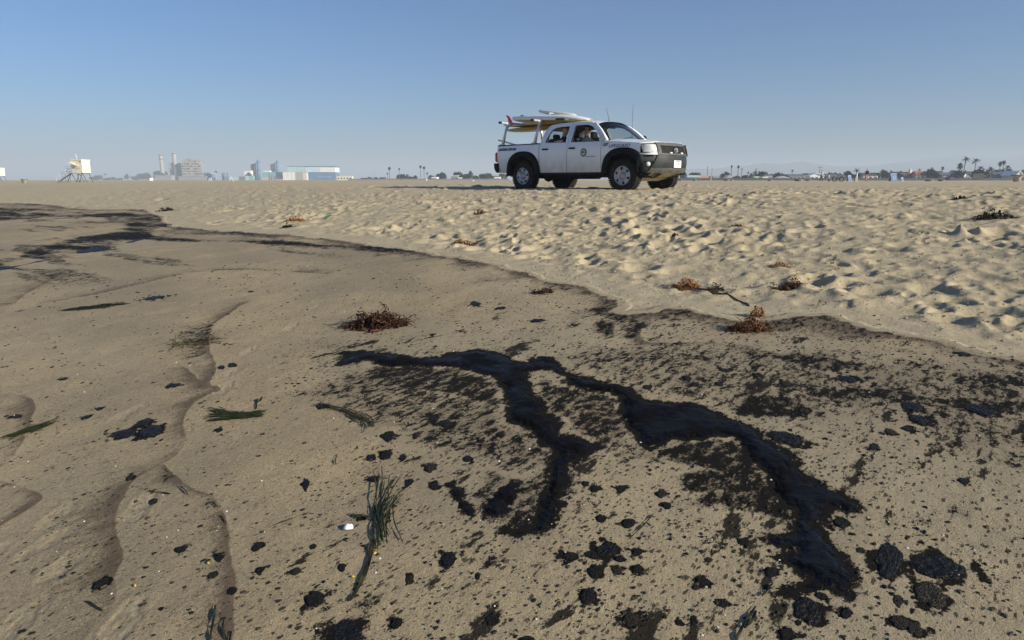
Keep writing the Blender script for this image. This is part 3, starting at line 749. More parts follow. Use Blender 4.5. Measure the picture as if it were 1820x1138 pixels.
FO = [(1.548, 1.192), (2.62, 1.192), (2.665, 1.225), (2.43, 1.475), (2.21, 1.615), (2.05, 1.655), (1.92, 1.667), (1.518, 1.667)]
hub = lambda x: lerp([(2.6, 1.195), (3.1, 1.165), (3.5, 1.125), (3.75, 1.09), (4.0, 1.02)], x)     # shoulder of the front wing
def roofz(x): return lerp([(.60, 1.62), (.72, 1.685), (.95, 1.735), (1.3, 1.768), (1.7, 1.772), (2.0, 1.745), (2.25, 1.695)], x)
def roofe(x): return lerp([(.60, 1.53), (.70, 1.57), (.80, 1.64), (1.10, 1.666), (1.95, 1.668), (2.05, 1.656), (2.22, 1.612), (2.30, 1.56)], x)
# body: bed sides, wings, roof, pillars in one painted shell
b = MB()
for s in (-1, 1):
    side_panel(b, s, -.965, .565, lambda x: .47 if x < -.3 else .455, 1.19, 44, 9, x0t=-1.01)
    side_panel(b, s, 2.615, 3.705, lambda x: .46 if x < 3 else .84, hub, 40, 9)
    side_panel(b, s, .585, .612, lambda x: .46, 1.19, 2, 8, x1t=.612)
    # quarter pillar behind the rear door
    pil = [[(.585, 1.192), (.618, 1.192)], [(.60, 1.36), (.645, 1.36)], [(.635, 1.50), (.675, 1.50)], [(.665, 1.56), (.695, 1.568)], [(.70, 1.61), (.79, 1.64)]]
    b.grid([[(x, s * yg(z), z) for x, z in r] for r in pil])
    # windscreen pillar
    b.tube([(2.72, s * .845, 1.21), (2.60, s * .80, 1.335), (2.45, s * .735, 1.475), (2.30, s * .68, 1.585), (2.2, s * .645, 1.635)], [.042, .04, .036, .034, .034], 8)
    # drip rail over the doors
    b.tube([(.70, s * (yg(1.60) - .01), 1.60), (.80, s * (yg(1.645) - .012), 1.65), (1.1, s * (yg(1.675) - .012), 1.678), (1.95, s * (yg(1.675) - .012), 1.68), (2.08, s * (yg(1.66) - .01), 1.665), (2.22, s * .645, 1.628)], .021, 6)
xs = [.60, .64, .70, .76, .85, .95, 1.1, 1.3, 1.5, 1.7, 1.85, 1.95, 2.05, 2.13, 2.2, 2.25]
rows = []
for x in xs:
    e = roofe(x); ye = yg(e) - .005; c = roofz(x); row = []
    for k in range(-12, 13):
        t = k / 12; xx = x + (.06 * (1 - t * t) if x > 2.1 else 0)
        row.append((xx, ye * t, c - (c - e) * abs(t) ** 3.2))
    rows.append(row)
b.grid(rows)
body = b.build('body', M['paint'], T)
lin = MB(); lin.grid([[(p[0], p[1] * .95, p[2] - .04) for p in r] for r in rows[1:-2]]); lin.build('headliner', M['inside'], T)
# bonnet
b = MB(); rows = []
def hoodx(y): a = abs(y); return xn_(a) - .135 if a < .60 else (xn_(.60) - .135) + (3.70 - (xn_(.60) - .135)) * (a - .60) / .29
def xn_(y): return 4.115 - .36 * (abs(y) / .93) ** 2.7
for i in range(17):
    f = i / 16; row = []
    for k in range(-18, 19):
        t = k / 18; x0_ = 2.76 + .06 * (1 - t * t)
        ye0 = ys(2.8, 1.18) - .012; ye1 = .875
        y = (ye0 + (ye1 - ye0) * f) * t; x = x0_ + (hoodx(y) - x0_) * f
        c = lerp([(2.7, 1.262), (3.2, 1.235), (3.7, 1.185), (3.9, 1.15), (4.0, 1.115)], x)
        z = c - max(0, c - lerp([(2.6, 1.195), (3.1, 1.165), (3.5, 1.125), (3.75, 1.10)], x) - .004) * abs(t) ** 3.4 + .010 * math.exp(-((abs(t) - .62) / .10) ** 2)
        row.append((x, y, z))
    rows.append(row)
b.grid(rows); b.grid([rows[-1], [(p[0] - .01, p[1], p[2] - .035) for p in rows[-1]]])
b.build('bonnet', M['paint'], T)
mb = MB(); mb.grid([[(2.70 + .1 * (1 - (k / 8) ** 2), .80 * k / 8, 1.205) for k in range(-8, 9)], [(2.80 + .06 * (1 - (k / 8) ** 2), .82 * k / 8, 1.245 - .04 * abs(k / 8) ** 3) for k in range(-8, 9)]]); mb.build('cowl', M['plastic'], T)
# doors with their window frames
def door(s, lab, x0, x1, x0t, x1t, outer, inner, hx, rear):
    b = MB(); side_panel(b, s, x0, x1, .462, 1.19, 20, 10, x0t=x0t, x1t=x1t, ra=.555); ring(b, s, outer, inner)
    d = b.build('door', M['paint'], T)
    if lab: d['label'] = lab
    i = MB(); i.grid([[(x0 + .03 + (x1 - x0 - .06) * k / 6, s * (ys(x0, z) - .075), max(z, arch(x0 + .03 + (x1 - x0 - .06) * k / 6, .56))) for k in range(7)] for z in (.48, .8, 1.0, 1.185)])
    i.build('door_lining', M['inside'], d)
    h = MB(); h.bbox((hx, s * (ys(hx, 1.05) + .018), 1.05), (.21, .03, .038), .012); h.build('door_handle', M['plastic'], d)
    sl_ = MB(); n_ = [p for p in inner]; sl_.tube([(p[0], s * (yg(p[1]) - .02), p[1]) for p in n_ + n_[:1]], .011, 5); sl_.build('window_seal', M['plastic'], d)
    return d
for s in (-1, 1):
    door(s, None, .622, 1.512, .622, 1.535, RO, RW, .81, True)
    d = door(s, None, 1.53, 2.60, 1.552, 2.602, FO, FW, 1.71, False)
    mi = MB(); mi.bbox((2.47, s * 1.03, 1.32), (.11, .20, .165), .03, Matrix.Rotation(R(-8) * s, 3, 'Z')); mi.tube([(2.50, s * .87, 1.25), (2.48, s * .97, 1.29)], .03, 6)
    mo = mi.build('wing_mirror', M['plastic'], d)
    gm = MB(); gm.box((2.412, s * 1.03, 1.325), (.004, .165, .125), Matrix.Rotation(R(-8) * s, 3, 'Z')); gm.build('mirror_glass', M['chrome'], d)
    if s < 0:
        sx, sz = 2.08, .938; y = -(ys(sx, sz) + .004)
        q = MB(); q.lathe([(.0, -.001), (.098, -.001), (.100, .002)], 'Y', (sx, y, sz), 32, False); o = q.build('door_emblem', M['sealgreen'], d); o['label'] = 'round dark green agency seal'
        q = MB(); q.lathe([(.0, -.0045), (.068, -.0045), (.069, -.001)], 'Y', (sx, y, sz), 28, False); q.build('emblem_centre', M['beige'], d)
        q = MB(); q.prism([(sx - .05, sz - .008), (sx - .03, sz + .02), (sx - .01, sz + .032), (sx + .02, sz + .03), (sx + .046, sz + .01), (sx + .05, sz - .012), (sx + .01, sz - .004), (sx - .02, sz - .02)], y - .009, y - .006); q.build('emblem_bear', M['sealgreen'], d)
        q = MB(); q.box((2.30, -(ys(2.3, .838) + .003), .838), (.29, .004, .012)); q.build('door_lettering_line', M['blueink'], d)
# seams between panels (dark backing just under the skin)
for s in (-1, 1):
    for x0, x1, xt in ((.555, .60, 0), (1.50, 1.545, .02), (2.59, 2.63, .0), (.605, .64, 0)):
        b = MB(); b.grid([[(x0 + xt * k / 6, s * (ys(x0, .46 + .73 * k / 6) - .022), .46 + .73 * k / 6), (x1 + xt * k / 6, s * (ys(x1, .46 + .73 * k / 6) - .022), .46 + .73 * k / 6)] for k in range(7)]); b.build('panel_gap', M['dark'], T)
# cargo bed
b = MB()
b.box((-.25, 0, .80), (1.62, 1.5, .03)); b.box((.545, 0, .98), (.03, 1.66, .44))
for s in (-1, 1):
    b.box((-.22, s * .79, .99), (1.62, .06, .42)); b.bbox((-.215, s * .855, 1.2), (1.57, .075, .03), .012)
b.bbox((-1.03, 0, 1.195), (.06, 1.66, .03), .012)
b.build('bed_liner', M['plastic'], T)
b = MB(); b.bbox((-1.035, 0, .86), (.055, 1.60, .63), .02); tg = b.build('tailgate', M['paint'], T)
b = MB(); b.bbox((-1.07, 0, 1.03), (.02, .25, .05), .008); b.build('tailgate_handle', M['plastic'], tg)
# cab back wall, rear window
b = MB()
b.grid([[(.60, -.84, .82), (.60, .84, .82)], [(.60, -.86, 1.20), (.60, .86, 1.20)]], smooth=False)
b.grid([[(.605, -.86, 1.19), (.605, -.58, 1.19)], [(.67, -.70, 1.56), (.67, -.55, 1.56)]]); b.grid([[(.605, .58, 1.19), (.605, .86, 1.19)], [(.67, .55, 1.56), (.67, .70, 1.56)]])
b.grid([[(.605, -.86, 1.19), (.605, .86, 1.19)], [(.617, -.84, 1.25), (.617, .84, 1.25)]]); b.grid([[(.66, -.72, 1.53), (.66, .72, 1.53)], [(.68, -.67, 1.62), (.68, .67, 1.62)]])
b.build('cab_back', M['paint'], T)
b = MB(); b.grid([[(.612, -.62, 1.235), (.612, .62, 1.235)], [(.66, -.58, 1.54), (.66, .58, 1.54)]]); b.build('rear_window', M['glass'], T)
# windscreen
b = MB(); rows = []
for i in range(9):
    f = i / 8; row = []
    for k in range(-10, 11):
        t = k / 10; yb = .825 * (1 - f) + .645 * f
        x = 2.715 + (2.215 - 2.715) * f + (.09 * (1 - f) + .055 * f) * (1 - t * t) + .035 * math.sin(PI * f)
        z = 1.215 + (1.625 - 1.215) * f + (.03 + .045 * f) * (1 - t * t)
        row.append((x, yb * t, z))
    rows.append(row)
b.grid(rows); ws = b.build('windscreen', M['glass'], T)
b = MB()
for e in (rows[0], [(p[0], p[1], p[2]) for p in rows[-1]]): b.tube([(p[0] - .004, p[1], p[2]) for p in e], .006, 5)
b.build('windscreen_seal', M['plastic'], ws)
b = MB()
for y in (-.35, .25): b.tube([(2.83, y, 1.255), (2.80, y + .25, 1.29), (2.745, y + .52, 1.32)], .008, 5)
b.build('wiper', M['plastic'], ws)
# cab inside
b = MB(); b.box((1.62, 0, .52), (2.0, 1.6, .06)); b.bbox((2.52, 0, 1.08), (.34, 1.6, .22), .05); b.box((2.66, 0, .85), (.06, 1.6, .6)); b.bbox((2.60, .38, 1.195), (.2, .36, .05), .02); b.build('dashboard', M['inside'], T)
for y in (-.38, .38):
    b = MB(); b.bbox((1.72, y, .78), (.52, .50, .16), .05); b.bbox((1.42, y, 1.06), (.15, .48, .58), .05, Matrix.Rotation(R(-10), 3, 'Y')); b.bbox((1.36, y, 1.44), (.10, .26, .17), .035, Matrix.Rotation(R(-10), 3, 'Y')); b.build('front_seat', M['fabric'], T)
b = MB(); b.bbox((1.02, 0, .76), (.45, 1.4, .16), .05); b.bbox((.76, 0, 1.05), (.13, 1.4, .55), .04)
for y in (-.40, .40): b.bbox((.73, y, 1.38), (.09, .25, .13), .03)
b.build('rear_bench', M['fabric'], T)
b = MB(); cs = Matrix.Translation((2.22, .38, 1.13)) @ Matrix.Rotation(R(65), 4, 'Y')
b.tube([cs @ Vector((.18 * math.cos(a), .18 * math.sin(a), 0)) for a in [2 * PI * k / 18 for k in range(19)]], .016, 6); b.tube([cs @ Vector((-.18, 0, 0)), cs @ Vector((.18, 0, 0))], .014, 5); b.tube([cs @ Vector((0, 0, 0)), (2.45, .38, 1.03)], .03, 6); b.build('steering_wheel', M['plastic'], T)
b = MB(); b.bbox((2.24, 0, 1.575), (.03, .24, .07), .012); b.build('interior_mirror', M['plastic'], T)
# nose
def xn(y): return 4.115 - .36 * (abs(y) / .93) ** 2.7
DZ = [(.40, -.09), (.50, -.02), (.60, .0), (.72, .005), (.84, -.012), (.90, -.035), (1.0, -.075), (1.1, -.13), (1.14, -.16)]
def nose(y, z, push=0.0): return (xn(y) + lerp(DZ, z) + push, y, z)
def patch(mb, y0a, y1a, y0b, y1b, z0, z1, push=0.0, ny=12, nz=5, back=.035):
    rows = []
    for j in range(nz + 1):
        f = j / nz; a = y0a + (y0b - y0a) * f; c = y1a + (y1b - y1a) * f
        rows.append([nose(a + (c - a) * k / ny, z0 + (z1 - z0) * f, push) for k in range(ny + 1)])
    mb.grid(rows)
    for e in (rows[0], rows[-1], [r[0] for r in rows], [r[-1] for r in rows]): mb.grid([e, [(p[0] - back, p[1], p[2]) for p in e]], smooth=False)
b = MB(); patch(b, -.90, .90, -.93, .93, .46, .855, 0, 40, 8, .1)
for s in (-1, 1):   # wraps round to the wheel arch
    b.grid([[(3.66, s * .935, z), (3.70, s * (.94), z), nose(s * .93, z)] if z > .55 else [(3.64, s * .90, z), (3.70, s * .91, z), nose(s * .90, z)] for z in (.46, .54, .60, .7, .8, .855)])
bump = b.build('front_bumper', M['charcoal'], T)
b = MB(); patch(b, -.78, .78, -.60, .60, .50, .862, .03, 30, 6, .05); bc = b.build('bumper_centre', M['charcoal'], bump)
b = MB(); patch(b, -.50, .50, -.46, .46, .575, .665, .034, 16, 3, .01); b.build('air_intake', M['dark'], bump)
b = MB(); patch(b, -.80, .80, -.76, .76, .435, .545, .040, 30, 3, .06); o = b.build('bumper_lip', M['greyplastic'], bump)
for s in (-1, 1):
    b = MB(); patch(b, s * .90, s * .70, s * .90, s * .66, .565, .705, .006, 6, 3, .005); b.build('lamp_recess', M['plastic'], bump)
    p = nose(s * .80, .635, .01); b = MB(); rot = Matrix.Rotation(s * R(35), 4, 'Z')
    b.lathe([(0, .03), (.03, .026), (.048, .012), (.055, 0), (.055, -.03)], 'X', (0, 0, 0), 16); b.v = [tuple(Matrix.Translation(p) @ rot @ Vector(v)) for v in b.v]; b.build('fog_lamp', M['lamp'], bump)
# headlights
for s in (-1, 1):
    b = MB(); rows = []
    for j in range(7):
        f = j / 6; z = .875 + .215 * f; row = []
        pts = [(3.70 - .02 * (1 - f) + .10 * (1 - f), .882), (3.80, .868), (3.88, .835), (3.95, .775), (3.995 - .02, .70), (4.02 - .02 * f, .62 + .02 * f)]
        for (x, y) in pts: row.append((x - .05 * f + .018 * math.sin(PI * f), s * (y - .012 * f), z - .02 * (1 - f) * (y > .8) * -1))
        rows.append(row)
    b.grid(rows); hl = b.build('headlight', M['lamp'], T)
    bz = MB(); loop = rows[0] + [r[-1] for r in rows[1:]] + rows[-1][::-1][1:] + [r[0] for r in rows[::-1]][1:]; bz.tube([(p[0] + .002, p[1], p[2]) for p in loop], .011, 5); bz.build('lamp_bezel', M['plastic'], hl)
    b = MB(); b.grid([[(p[0] + .006, p[1] + s * .006, p[2]) for p in (r[0], r[1])] for r in rows[0:3]]); b.build('turn_signal', M['amber'], hl)
    b = MB(); b.grid([[nose(s * .66, z, -.03), nose(s * .60, z, .0), nose(s * .555, z, .02)] for z in (.855, .92, 1.0, 1.07)]); b.build('lamp_filler', M['charcoal'], hl)
    # white valance under the lamp
    b = MB(); b.grid([[(3.68, s * .905, z), (3.80, s * .89, z), (3.90, s * .845, z), (3.98, s * .77, z), (4.035, s * .66, z)] for z in (.845, .885)]); b.build('lamp_valance', M['paint'], T)
# grille
b = MB(); patch(b, -.52, .52, -.50, .50, .878, 1.062, .012, 18, 4, .02); gr = b.build('grille', M['dark'], T)
b = MB()
for (z, h) in ((.915, .016), (.955, .016), (.995, .016), (1.032, .016)): patch(b, -.52, .52, -.51, .51, z - h / 2, z + h / 2, .022, 18, 1, .015)
b.build('grille_bar', M['plastic'], gr)
b = MB(); patch(b, -.60, .60, -.565, .565, 1.058, 1.128, .035, 20, 3, .06); patch(b, -.64, .64, -.63, .63, .846, .882, .04, 20, 2, .06)
for s in (-1, 1): patch(b, s * .50, s * .635, s * .49, s * .572, .88, 1.06, .035, 4, 4, .05)
b.build('grille_surround', M['greyplastic'], gr)
p = nose(0, .955, .045); b = MB()
def ell(cx, cz, rx, rz, r, dx): b.tube([(p[0] + dx, cx + rx * math.cos(a), cz + rz * math.sin(a)) for a in [2 * PI * k / 20 for k in range(21)]], r, 6, cap=False)
ell(0, .955, .072, .052, .010, 0); ell(0, .975, .042, .018, .007, .003); ell(0, .953, .018, .046, .007, .005)
b.build('grille_badge', M['chrome'], gr)
for s in (-1, 1):
    q = nose(s * .23, .893, .045); b = MB(); b.bbox(q, (.03, .10, .032), .008); b.build('strobe_light', M['strobe'], gr)
q = nose(0, .64, .045); b = MB(); b.bbox(q, (.008, .31, .165), .004); pl = b.build('licence_plate', M['plate'], T)
pm = lambda x, y, z: Matrix.Translation((x, y, z)) @ Matrix.Rotation(PI / 2, 4, 'Z') @ Matrix.Rotation(PI / 2, 4, 'X')
text_obj('plate_state', 'CALIFORNIA', .03, M['blueink'], pl, pm(q[0] + .006, 0, .698))
text_obj('plate_number', '1192', .08, M['blueink'], pl, pm(q[0] + .006, 0, .635))
# skid plate with its slots
b = MB(); rows = []
for i in range(6):
    f = i / 5; rows.append([(4.02 - .60 * f - .12 * (abs(k) / 6) ** 2, (.62 - .10 * f) * k / 6, .45 - .20 * f ** .8) for k in range(-6, 7)])
b.grid(rows); b.grid([rows[0], [(p[0] - .02, p[1], p[2] + .05) for p in rows[0]]]); sk = b.build('skid_plate', M['skid'], T)
for s in (-1, 1):
    b = MB(); b.grid([[(3.99 - .45 * f, s * y, .434 - .187 * f ** .8 - .006) for y in (.50, .33)] for f in (.02, .25, .55)]); b.build('skid_slot', M['dark'], sk)
# tail lamps and rear bumper
for s in (-1, 1):
    b = MB(); b.bbox((-1.035, s * .865, .89), (.12, .11, .27), .03); b.build('tail_light', M['red'], T)
b = MB(); rows = []
for z, dx in ((.47, .10), (.52, .03), (.60, -.01), (.70, -.02), (.73, .0)):
    rows.append([(-.93, -.915, z)] + [(-1.19 + dx + .09 * (abs(k) / 8) ** 4, .92 * k / 8, z) for k in range(-8, 9)] + [(-.93, .915, z)])
b.grid(rows); b.grid([rows[-1], [(p[0] + .06, p[1] * .9, p[2]) for p in rows[-1]]]); b.build('rear_bumper', M['plastic'], T)
b = MB(); b.tube([(-1.16, 0, .44), (-.8, 0, .44)], .035, 6); b.build('tow_hitch', M['dark'], T)
b = MB(); b.tube([(-1.0, -.55, .40), (-.6, -.5, .44)], .03, 6); b.build('exhaust_pipe', M['dark'], T)
# wheel-arch flares
for cx, cz in AR:
    for s in (-1, 1):
        b = MB(); A = [PI * k / 28 for k in range(29)]
        def sup(a, r): c_, s_ = math.cos(a), math.sin(a); n_ = 2.5; k = (abs(c_) ** n_ + abs(s_) ** n_) ** (-1 / n_); return r * k * c_, r * k * s_
        rows = []
        for r, off in ((.615, .004), (.60, .034), (.55, .052), (.475, .056), (.455, .045), (.452, -.10)):
            row = []
            for a in A:
                dx, dz = sup(a, r); x = cx + dx; z = cz + .01 + dz * (1.0 if dz > 0 else 1)
                row.append((x, s * (min(ys(x, max(z, .62)), .93) + off), z))
            last = row[-1]; first = row[0]
            row = [(first[0] - .03, first[1] - s * .01, .455)] + row + [(last[0] + .03, last[1] - s * .01, .455)]
            rows.append(row)
        b.grid(rows); b.build('wheel_arch_flare', M['plastic'], T)
        b = MB(); b.grid([[(cx + sup(a, .50)[0], s * y, cz + sup(a, .50)[1]) for a in A] for y in (.90, .50)]); b.grid([[(cx, s * .50, cz)] * 29, [(cx + sup(a, .50)[0], s * .50, cz + sup(a, .50)[1]) for a in A]]); b.build('wheel_well', M['dark'], T)
# wheels
def wheel_mesh():
    t = MB(); R0, hw = .388, .132
    t.lathe([(.225, -hw + .012), (.25, -hw), (.30, -hw - .008), (.345, -hw - .002), (.372, -hw + .022), (.382, -hw + .05), (.384, 0), (.382, hw - .05), (.372, hw - .022), (.345, hw + .002), (.30, hw + .008), (.25, hw), (.225, hw - .012), (.215, 0)], 'Y', n=48, close=True)
    for k in range(44):
        a = 2 * PI * k / 44
        for off, wd in ((-.098, .056), (-.033, .046), (.033, .046), (.098, .056)):
            aa = a + (.07 if off > 0 else 0) + (.03 if abs(off) > .05 else 0)
            t.box((R0 * math.cos(aa), off, R0 * math.sin(aa)), (.011, wd, .040), Matrix.Rotation(-aa, 3, 'Y'))
    r = MB(); n = 72
    prof = [(.222, -.125), (.212, -.128), (.205, -.110), (.190, -.100), (.168, -.112), (.150, -.118), (.125, -.120), (.10, -.112), (.078, -.085), (.074, -.10), (.05, -.118), (.0, -.122)]
    o = [[(pr * math.cos(2 * PI * k / n), ph, pr * math.sin(2 * PI * k / n)) for k in range(n)] for pr, ph in prof]
    vs = [p for row in o for p in row]; fs = []
    for i in range(len(prof) - 1):
        for k in range(n):
            ph = (k % 12)
            if 2 <= i <= 5 and 4 <= ph <= 7 and not (i in (2, 5) and ph in (4, 7)): continue
            j = (k + 1) % n; fs.append((i * n + k, i * n + j, (i + 1) * n + j, (i + 1) * n + k))
    r.add(vs, fs, True)
    for k in range(6): a = 2 * PI * k / 6; r.lathe([(.011, -.012), (.011, .0), (0, .001)], 'Y', (.055 * math.cos(a), -.122, .055 * math.sin(a)), 6)
    d = MB(); d.lathe([(.0, -.07), (.19, -.07), (.21, -.05), (.21, .10), (.0, .10)], 'Y', n=24)
    return t, r, d
tm, rm, dm = wheel_mesh()
w0 = tm.build('wheel', M['rubber'], T); w0.location = (0, -.80, .378)
r0 = rm.build('rim', M['steel'], w0); d0 = dm.build('brake_drum', M['dark'], w0)
w0.rotation_euler = (0, R(20), 0)
for (x, y, rz, ry) in ((3.246, -.80, R(4), 50), (0, .80, PI, 5), (3.246, .80, PI + R(4), 80)):
    c = copy_tree(w0); c.parent = T; c.location = (x, y, .378); c.rotation_mode = 'XYZ'; c.rotation_euler = (0, R(ry), rz)
# underside
b = MB(); b.bbox((1.5, 0, .50), (4.6, 1.0, .14), .03)
for s in (-1, 1): b.bbox((1.62, s * .835, .44), (2.05, .07, .07), .015); b.box((1.4, s * .45, .40), (4.2, .09, .12))
b.tube([(0, -.75, .36), (0, .75, .36)], .05, 8); b.lathe([(0, -.14), (.10, -.10), (.14, 0), (.10, .10), (0, .14)], 'X', (0, .12, .36), 12); b.tube([(3.246, -.72, .36), (3.246, .72, .38)], .045, 8); b.bbox((2.9, 0, .36), (.9, .5, .14), .04); b.bbox((1.1, .35, .36), (.9, .4, .12), .04); b.tube([(-.95, -.42, .40), (.9, -.42, .38)], .035, 7); b.bbox((3.5, 0, .55), (.5, 1.3, .45), .05)
b.build('chassis', M['dark'], T)
# lettering
sidem = lambda x, y, z, tilt=0: Matrix.Translation((x, y, z)) @ Matrix.Rotation(PI / 2 - R(tilt), 4, 'X')
def side_text(name, body_, xc, zc, size, width, shear=.25, m=M['ink'], bold=.004):
    o = text_obj(name, body_, size, m, T, Matrix.Identity(4), shear=shear, bold=bold, width=width)
    for v in o.data.vertices:
        x, z = xc + v.co.x, zc + v.co.y
        v.co = (x, -(ys(x, z) + .003 + (v.co.z > 0) * .0015), z)
    return o
side_text('lettering', 'LIFEGUARD', 3.14, 1.062, .098, .60, m=M['charcoal'], bold=.001).__setitem__('label', 'grey slanted lettering LIFEGUARD on the front wing')
side_text('unit_number', '107', 2.725, 1.10, .095, .17)
side_text('lettering', 'CALIFORNIA LIFEGUARD', -.60, 1.085, .088, .70).__setitem__('label', 'black lettering CALIFORNIA LIFEGUARD on the bed side')
o = MB(); pts = [(-.22, 1.09), (-.18, 1.125), (.05, 1.12), (.25, 1.09), (.33, 1.06), (.22, 1.04), (.0, 1.055), (-.16, 1.06)]
o.prism([(x, z) for x, z in pts], 0, .004); o.v = [(v[0], -(ys(v[0], v[2]) + .002 + v[1]), v[2]) for v in o.v]; o.build('side_stripe', mat('silver_vinyl', (.74, .76, .78), .25), T)
# aerials
b = MB(); b.tube([(2.55, .42, 1.245), (2.54, .42, 1.60), (2.55, .42, 2.14)], [.006, .0045, .003], 5); b.lathe([(.02, 0), (.02, .03), (.01, .05)], 'Z', (2.55, .42, 1.24), 8); b.build('antenna', M['plastic'], T)
b = MB(); b.tube([(1.9, .30, 1.75), (1.9, .30, 1.80), (1.80, .30, 2.10)], [.012, .006, .003], 5); b.build('antenna', M['plastic'], T)
b = MB(); b.tube([(2.71, -.80, 1.222), (2.71, -.80, 1.26)], .018, 6); b.build('aerial_base', M['plastic'], T)
# bed rack
b = MB()
for x in (-.84, .36):
    for s in (-1, 1):
        b.tube([(x - .02, s * .83, 1.20), (x, s * .74, 1.55), (x + .01, s * .66, 1.785)], [.042, .034, .032], 8); b.bbox((x - .02, s * .84, 1.225), (.16, .09, .035), .01)
        b.tube([(x, s * .70, 1.62), (x, s * .60, 1.73), (x, s * .45, 1.79)], .018, 6)
    b.bbox((x, -.02, 1.805), (.055, 1.86, .05), .012)
b.tube([(.38, -.30, 1.82), (.38, -.30, 2.02)], .022, 6)
b.tube([(.38, .60, 1.82), (.38, .60, 2.02)], .022, 6); b.bbox((.38, .15, 2.02), (.05, .95, .03), .01)
rk = b.build('bed_rack', M['alu'], T)
for x in (-.84, .36):
    for s in (-1, 1): e = MB(); e.bbox((x, s * .92 - .02, 1.805), (.062, .10, .058), .012); e.build('end_cap', M['plastic'], rk)

# ---------------- boards and tools carried on the truck (things of their own)
def world(p): return TRUCK_M @ Vector(p)
TRUCK_M = Matrix.Translation((TX, TY, tz)) @ Matrix.Rotation(TYAW, 4, 'Z')
def board(name, label, L, wd, th_, mats, loc, pitch=0, yaw=0, roll=0, nose=.5, split=0.0):
    b = MB(); rows = []; n = 22; m = 20
    for i in range(n + 1):
        t = i / n; u = 2 * t - 1
        hw = wd / 2 * max(0, 1 - abs(u) ** 2.6) ** (.62) + .004; hh = th_ / 2 * max(0, 1 - abs(u) ** 3) ** .55 + .003; rock = .10 * (max(0, u) ** 3) * nose + .03 * max(0, -u) ** 3
        row = []
        for k in range(m + 1):
            a = 2 * PI * k / m; ca, sa = math.cos(a), math.sin(a)
            row.append((L * u / 2, hw * math.copysign(abs(ca) ** .75, ca), hh * math.copysign(abs(sa) ** .9, sa) + rock))
        rows.append(row)
    b.grid(rows)
    b.f += [tuple(range(m))[::-1], tuple(n * (m + 1) + k for k in range(m))]; b.sm += [False, False]
    o = b.build(name, mats[0], None, weld=True)
    if len(mats) > 1:
        o.data.materials.append(mats[1])
        for p in o.data.polygons:
            if p.center.z < split: p.material_index = 1
    o.matrix_world = TRUCK_M @ Matrix.Translation(loc) @ Matrix.Rotation(R(yaw), 4, 'Z') @ Matrix.Rotation(R(pitch), 4, 'Y') @ Matrix.Rotation(R(roll), 4, 'X')
    tag(o, label, 'board', 'rescue boards carried on the truck rack'); return o
M['fibre'] = mat('white_board_skin', (.78, .78, .74), .22, var=.05); M['olive'] = mat('aged_yellow_skin', (.40, .29, .07), .35, dirt=(.22, .16, .05), dirt_amt=.6); M['yellow'] = mat('yellow_board_skin', (.58, .37, .05), .3, dirt=(.3, .2, .05), dirt_amt=.5)
M['greyskin'] = mat('grey_board_skin', (.50, .50, .46), .35)
bA = board('rescue_board', 'long thick white rescue board nearest on the truck rack, nose over the cab roof', 3.0, .60, .215, [M['fibre'], M['olive']], (.46, -.30, 1.858), pitch=2.9, nose=-.9, split=-.03)
f = MB(); f.bbox((.55, -.292, -.02), (.30, .03, .05), .01); f.build('grab_pad', mat('dark_grip', (.06, .055, .05), .8), bA)
f = MB(); f.bbox((-.9, 0, .09), (.04, .5, .02), .005); f.build('strap', M['plastic'], bA)
bB = board('rescue_board', 'white rescue board with an upturned red fin at its tail, on the truck rack', 3.0, .52, .13, [M['fibre'], M['olive']], (-.44, .24, 1.815), pitch=.5, nose=-.4, split=-.03)
f = MB(); f.prism([(-1.06, .02), (-1.13, .14), (-1.24, .27), (-1.36, .31), (-1.37, .285), (-1.29, .22), (-1.27, .12), (-1.30, .02)], -.012, .012); f.build('fin', mat('red_fin', (.42, .02, .05), .3), bB)
board('rescue_board', 'yellow rescue board slung lowest on the truck rack', 2.6, .52, .13, [M['yellow']], (-.55, .30, 1.70), pitch=-1.0, nose=.3)
board('rescue_board', 'small grey-white board raised highest above the truck rack', 1.35, .46, .11, [M['greyskin']], (.30, .10, 2.04), pitch=7.5, nose=.0)
o = MB(); o.tube([(-1.42, -.45, 1.385), (-.55, -.40, 1.18), (.2, -.3, .95)], [.022, .022, .022], 8); o = o.build('pole', M['alu'], None); o.matrix_world = TRUCK_M; tag(o, 'metal pole leaning out over the tailgate of the truck bed', 'pole')

# ------------------------------------------------------------------ people: one skin grown over a posed skeleton
def person_mesh(name, J, E, mats, matf, sub=2):
    """J: name -> (position, radius); E: pairs; matf(co) -> material index"""
    names = list(J); me = bpy.data.meshes.new(name)
    me.from_pydata([J[n][0] for n in names], [(names.index(a), names.index(b_)) for a, b_ in E], [])
    o = bpy.data.objects.new(name, me); COL.objects.link(o)
    md = o.modifiers.new('skin', 'SKIN'); md.use_smooth_shade = True; md.branch_smoothing = .4
    for i, n in enumerate(names): r = J[n][1]; o.data.skin_vertices[0].data[i].radius = (r if hasattr(r, '__len__') else (r, r)); o.data.skin_vertices[0].data[i].use_root = (i == 0)
    s2 = o.modifiers.new('sub', 'SUBSURF'); s2.levels = sub; s2.render_levels = sub
    bpy.context.view_layer.update()
    m2 = bpy.data.meshes.new_from_object(o.evaluated_get(bpy.context.evaluated_depsgraph_get()))
    o.modifiers.clear(); o.data = m2; bpy.data.meshes.remove(me); m2.name = name
    m2.materials.clear()
    for m in mats: m2.materials.append(m)
    for p in m2.polygons: p.material_index = matf(p.center); p.use_smooth = True
    return o
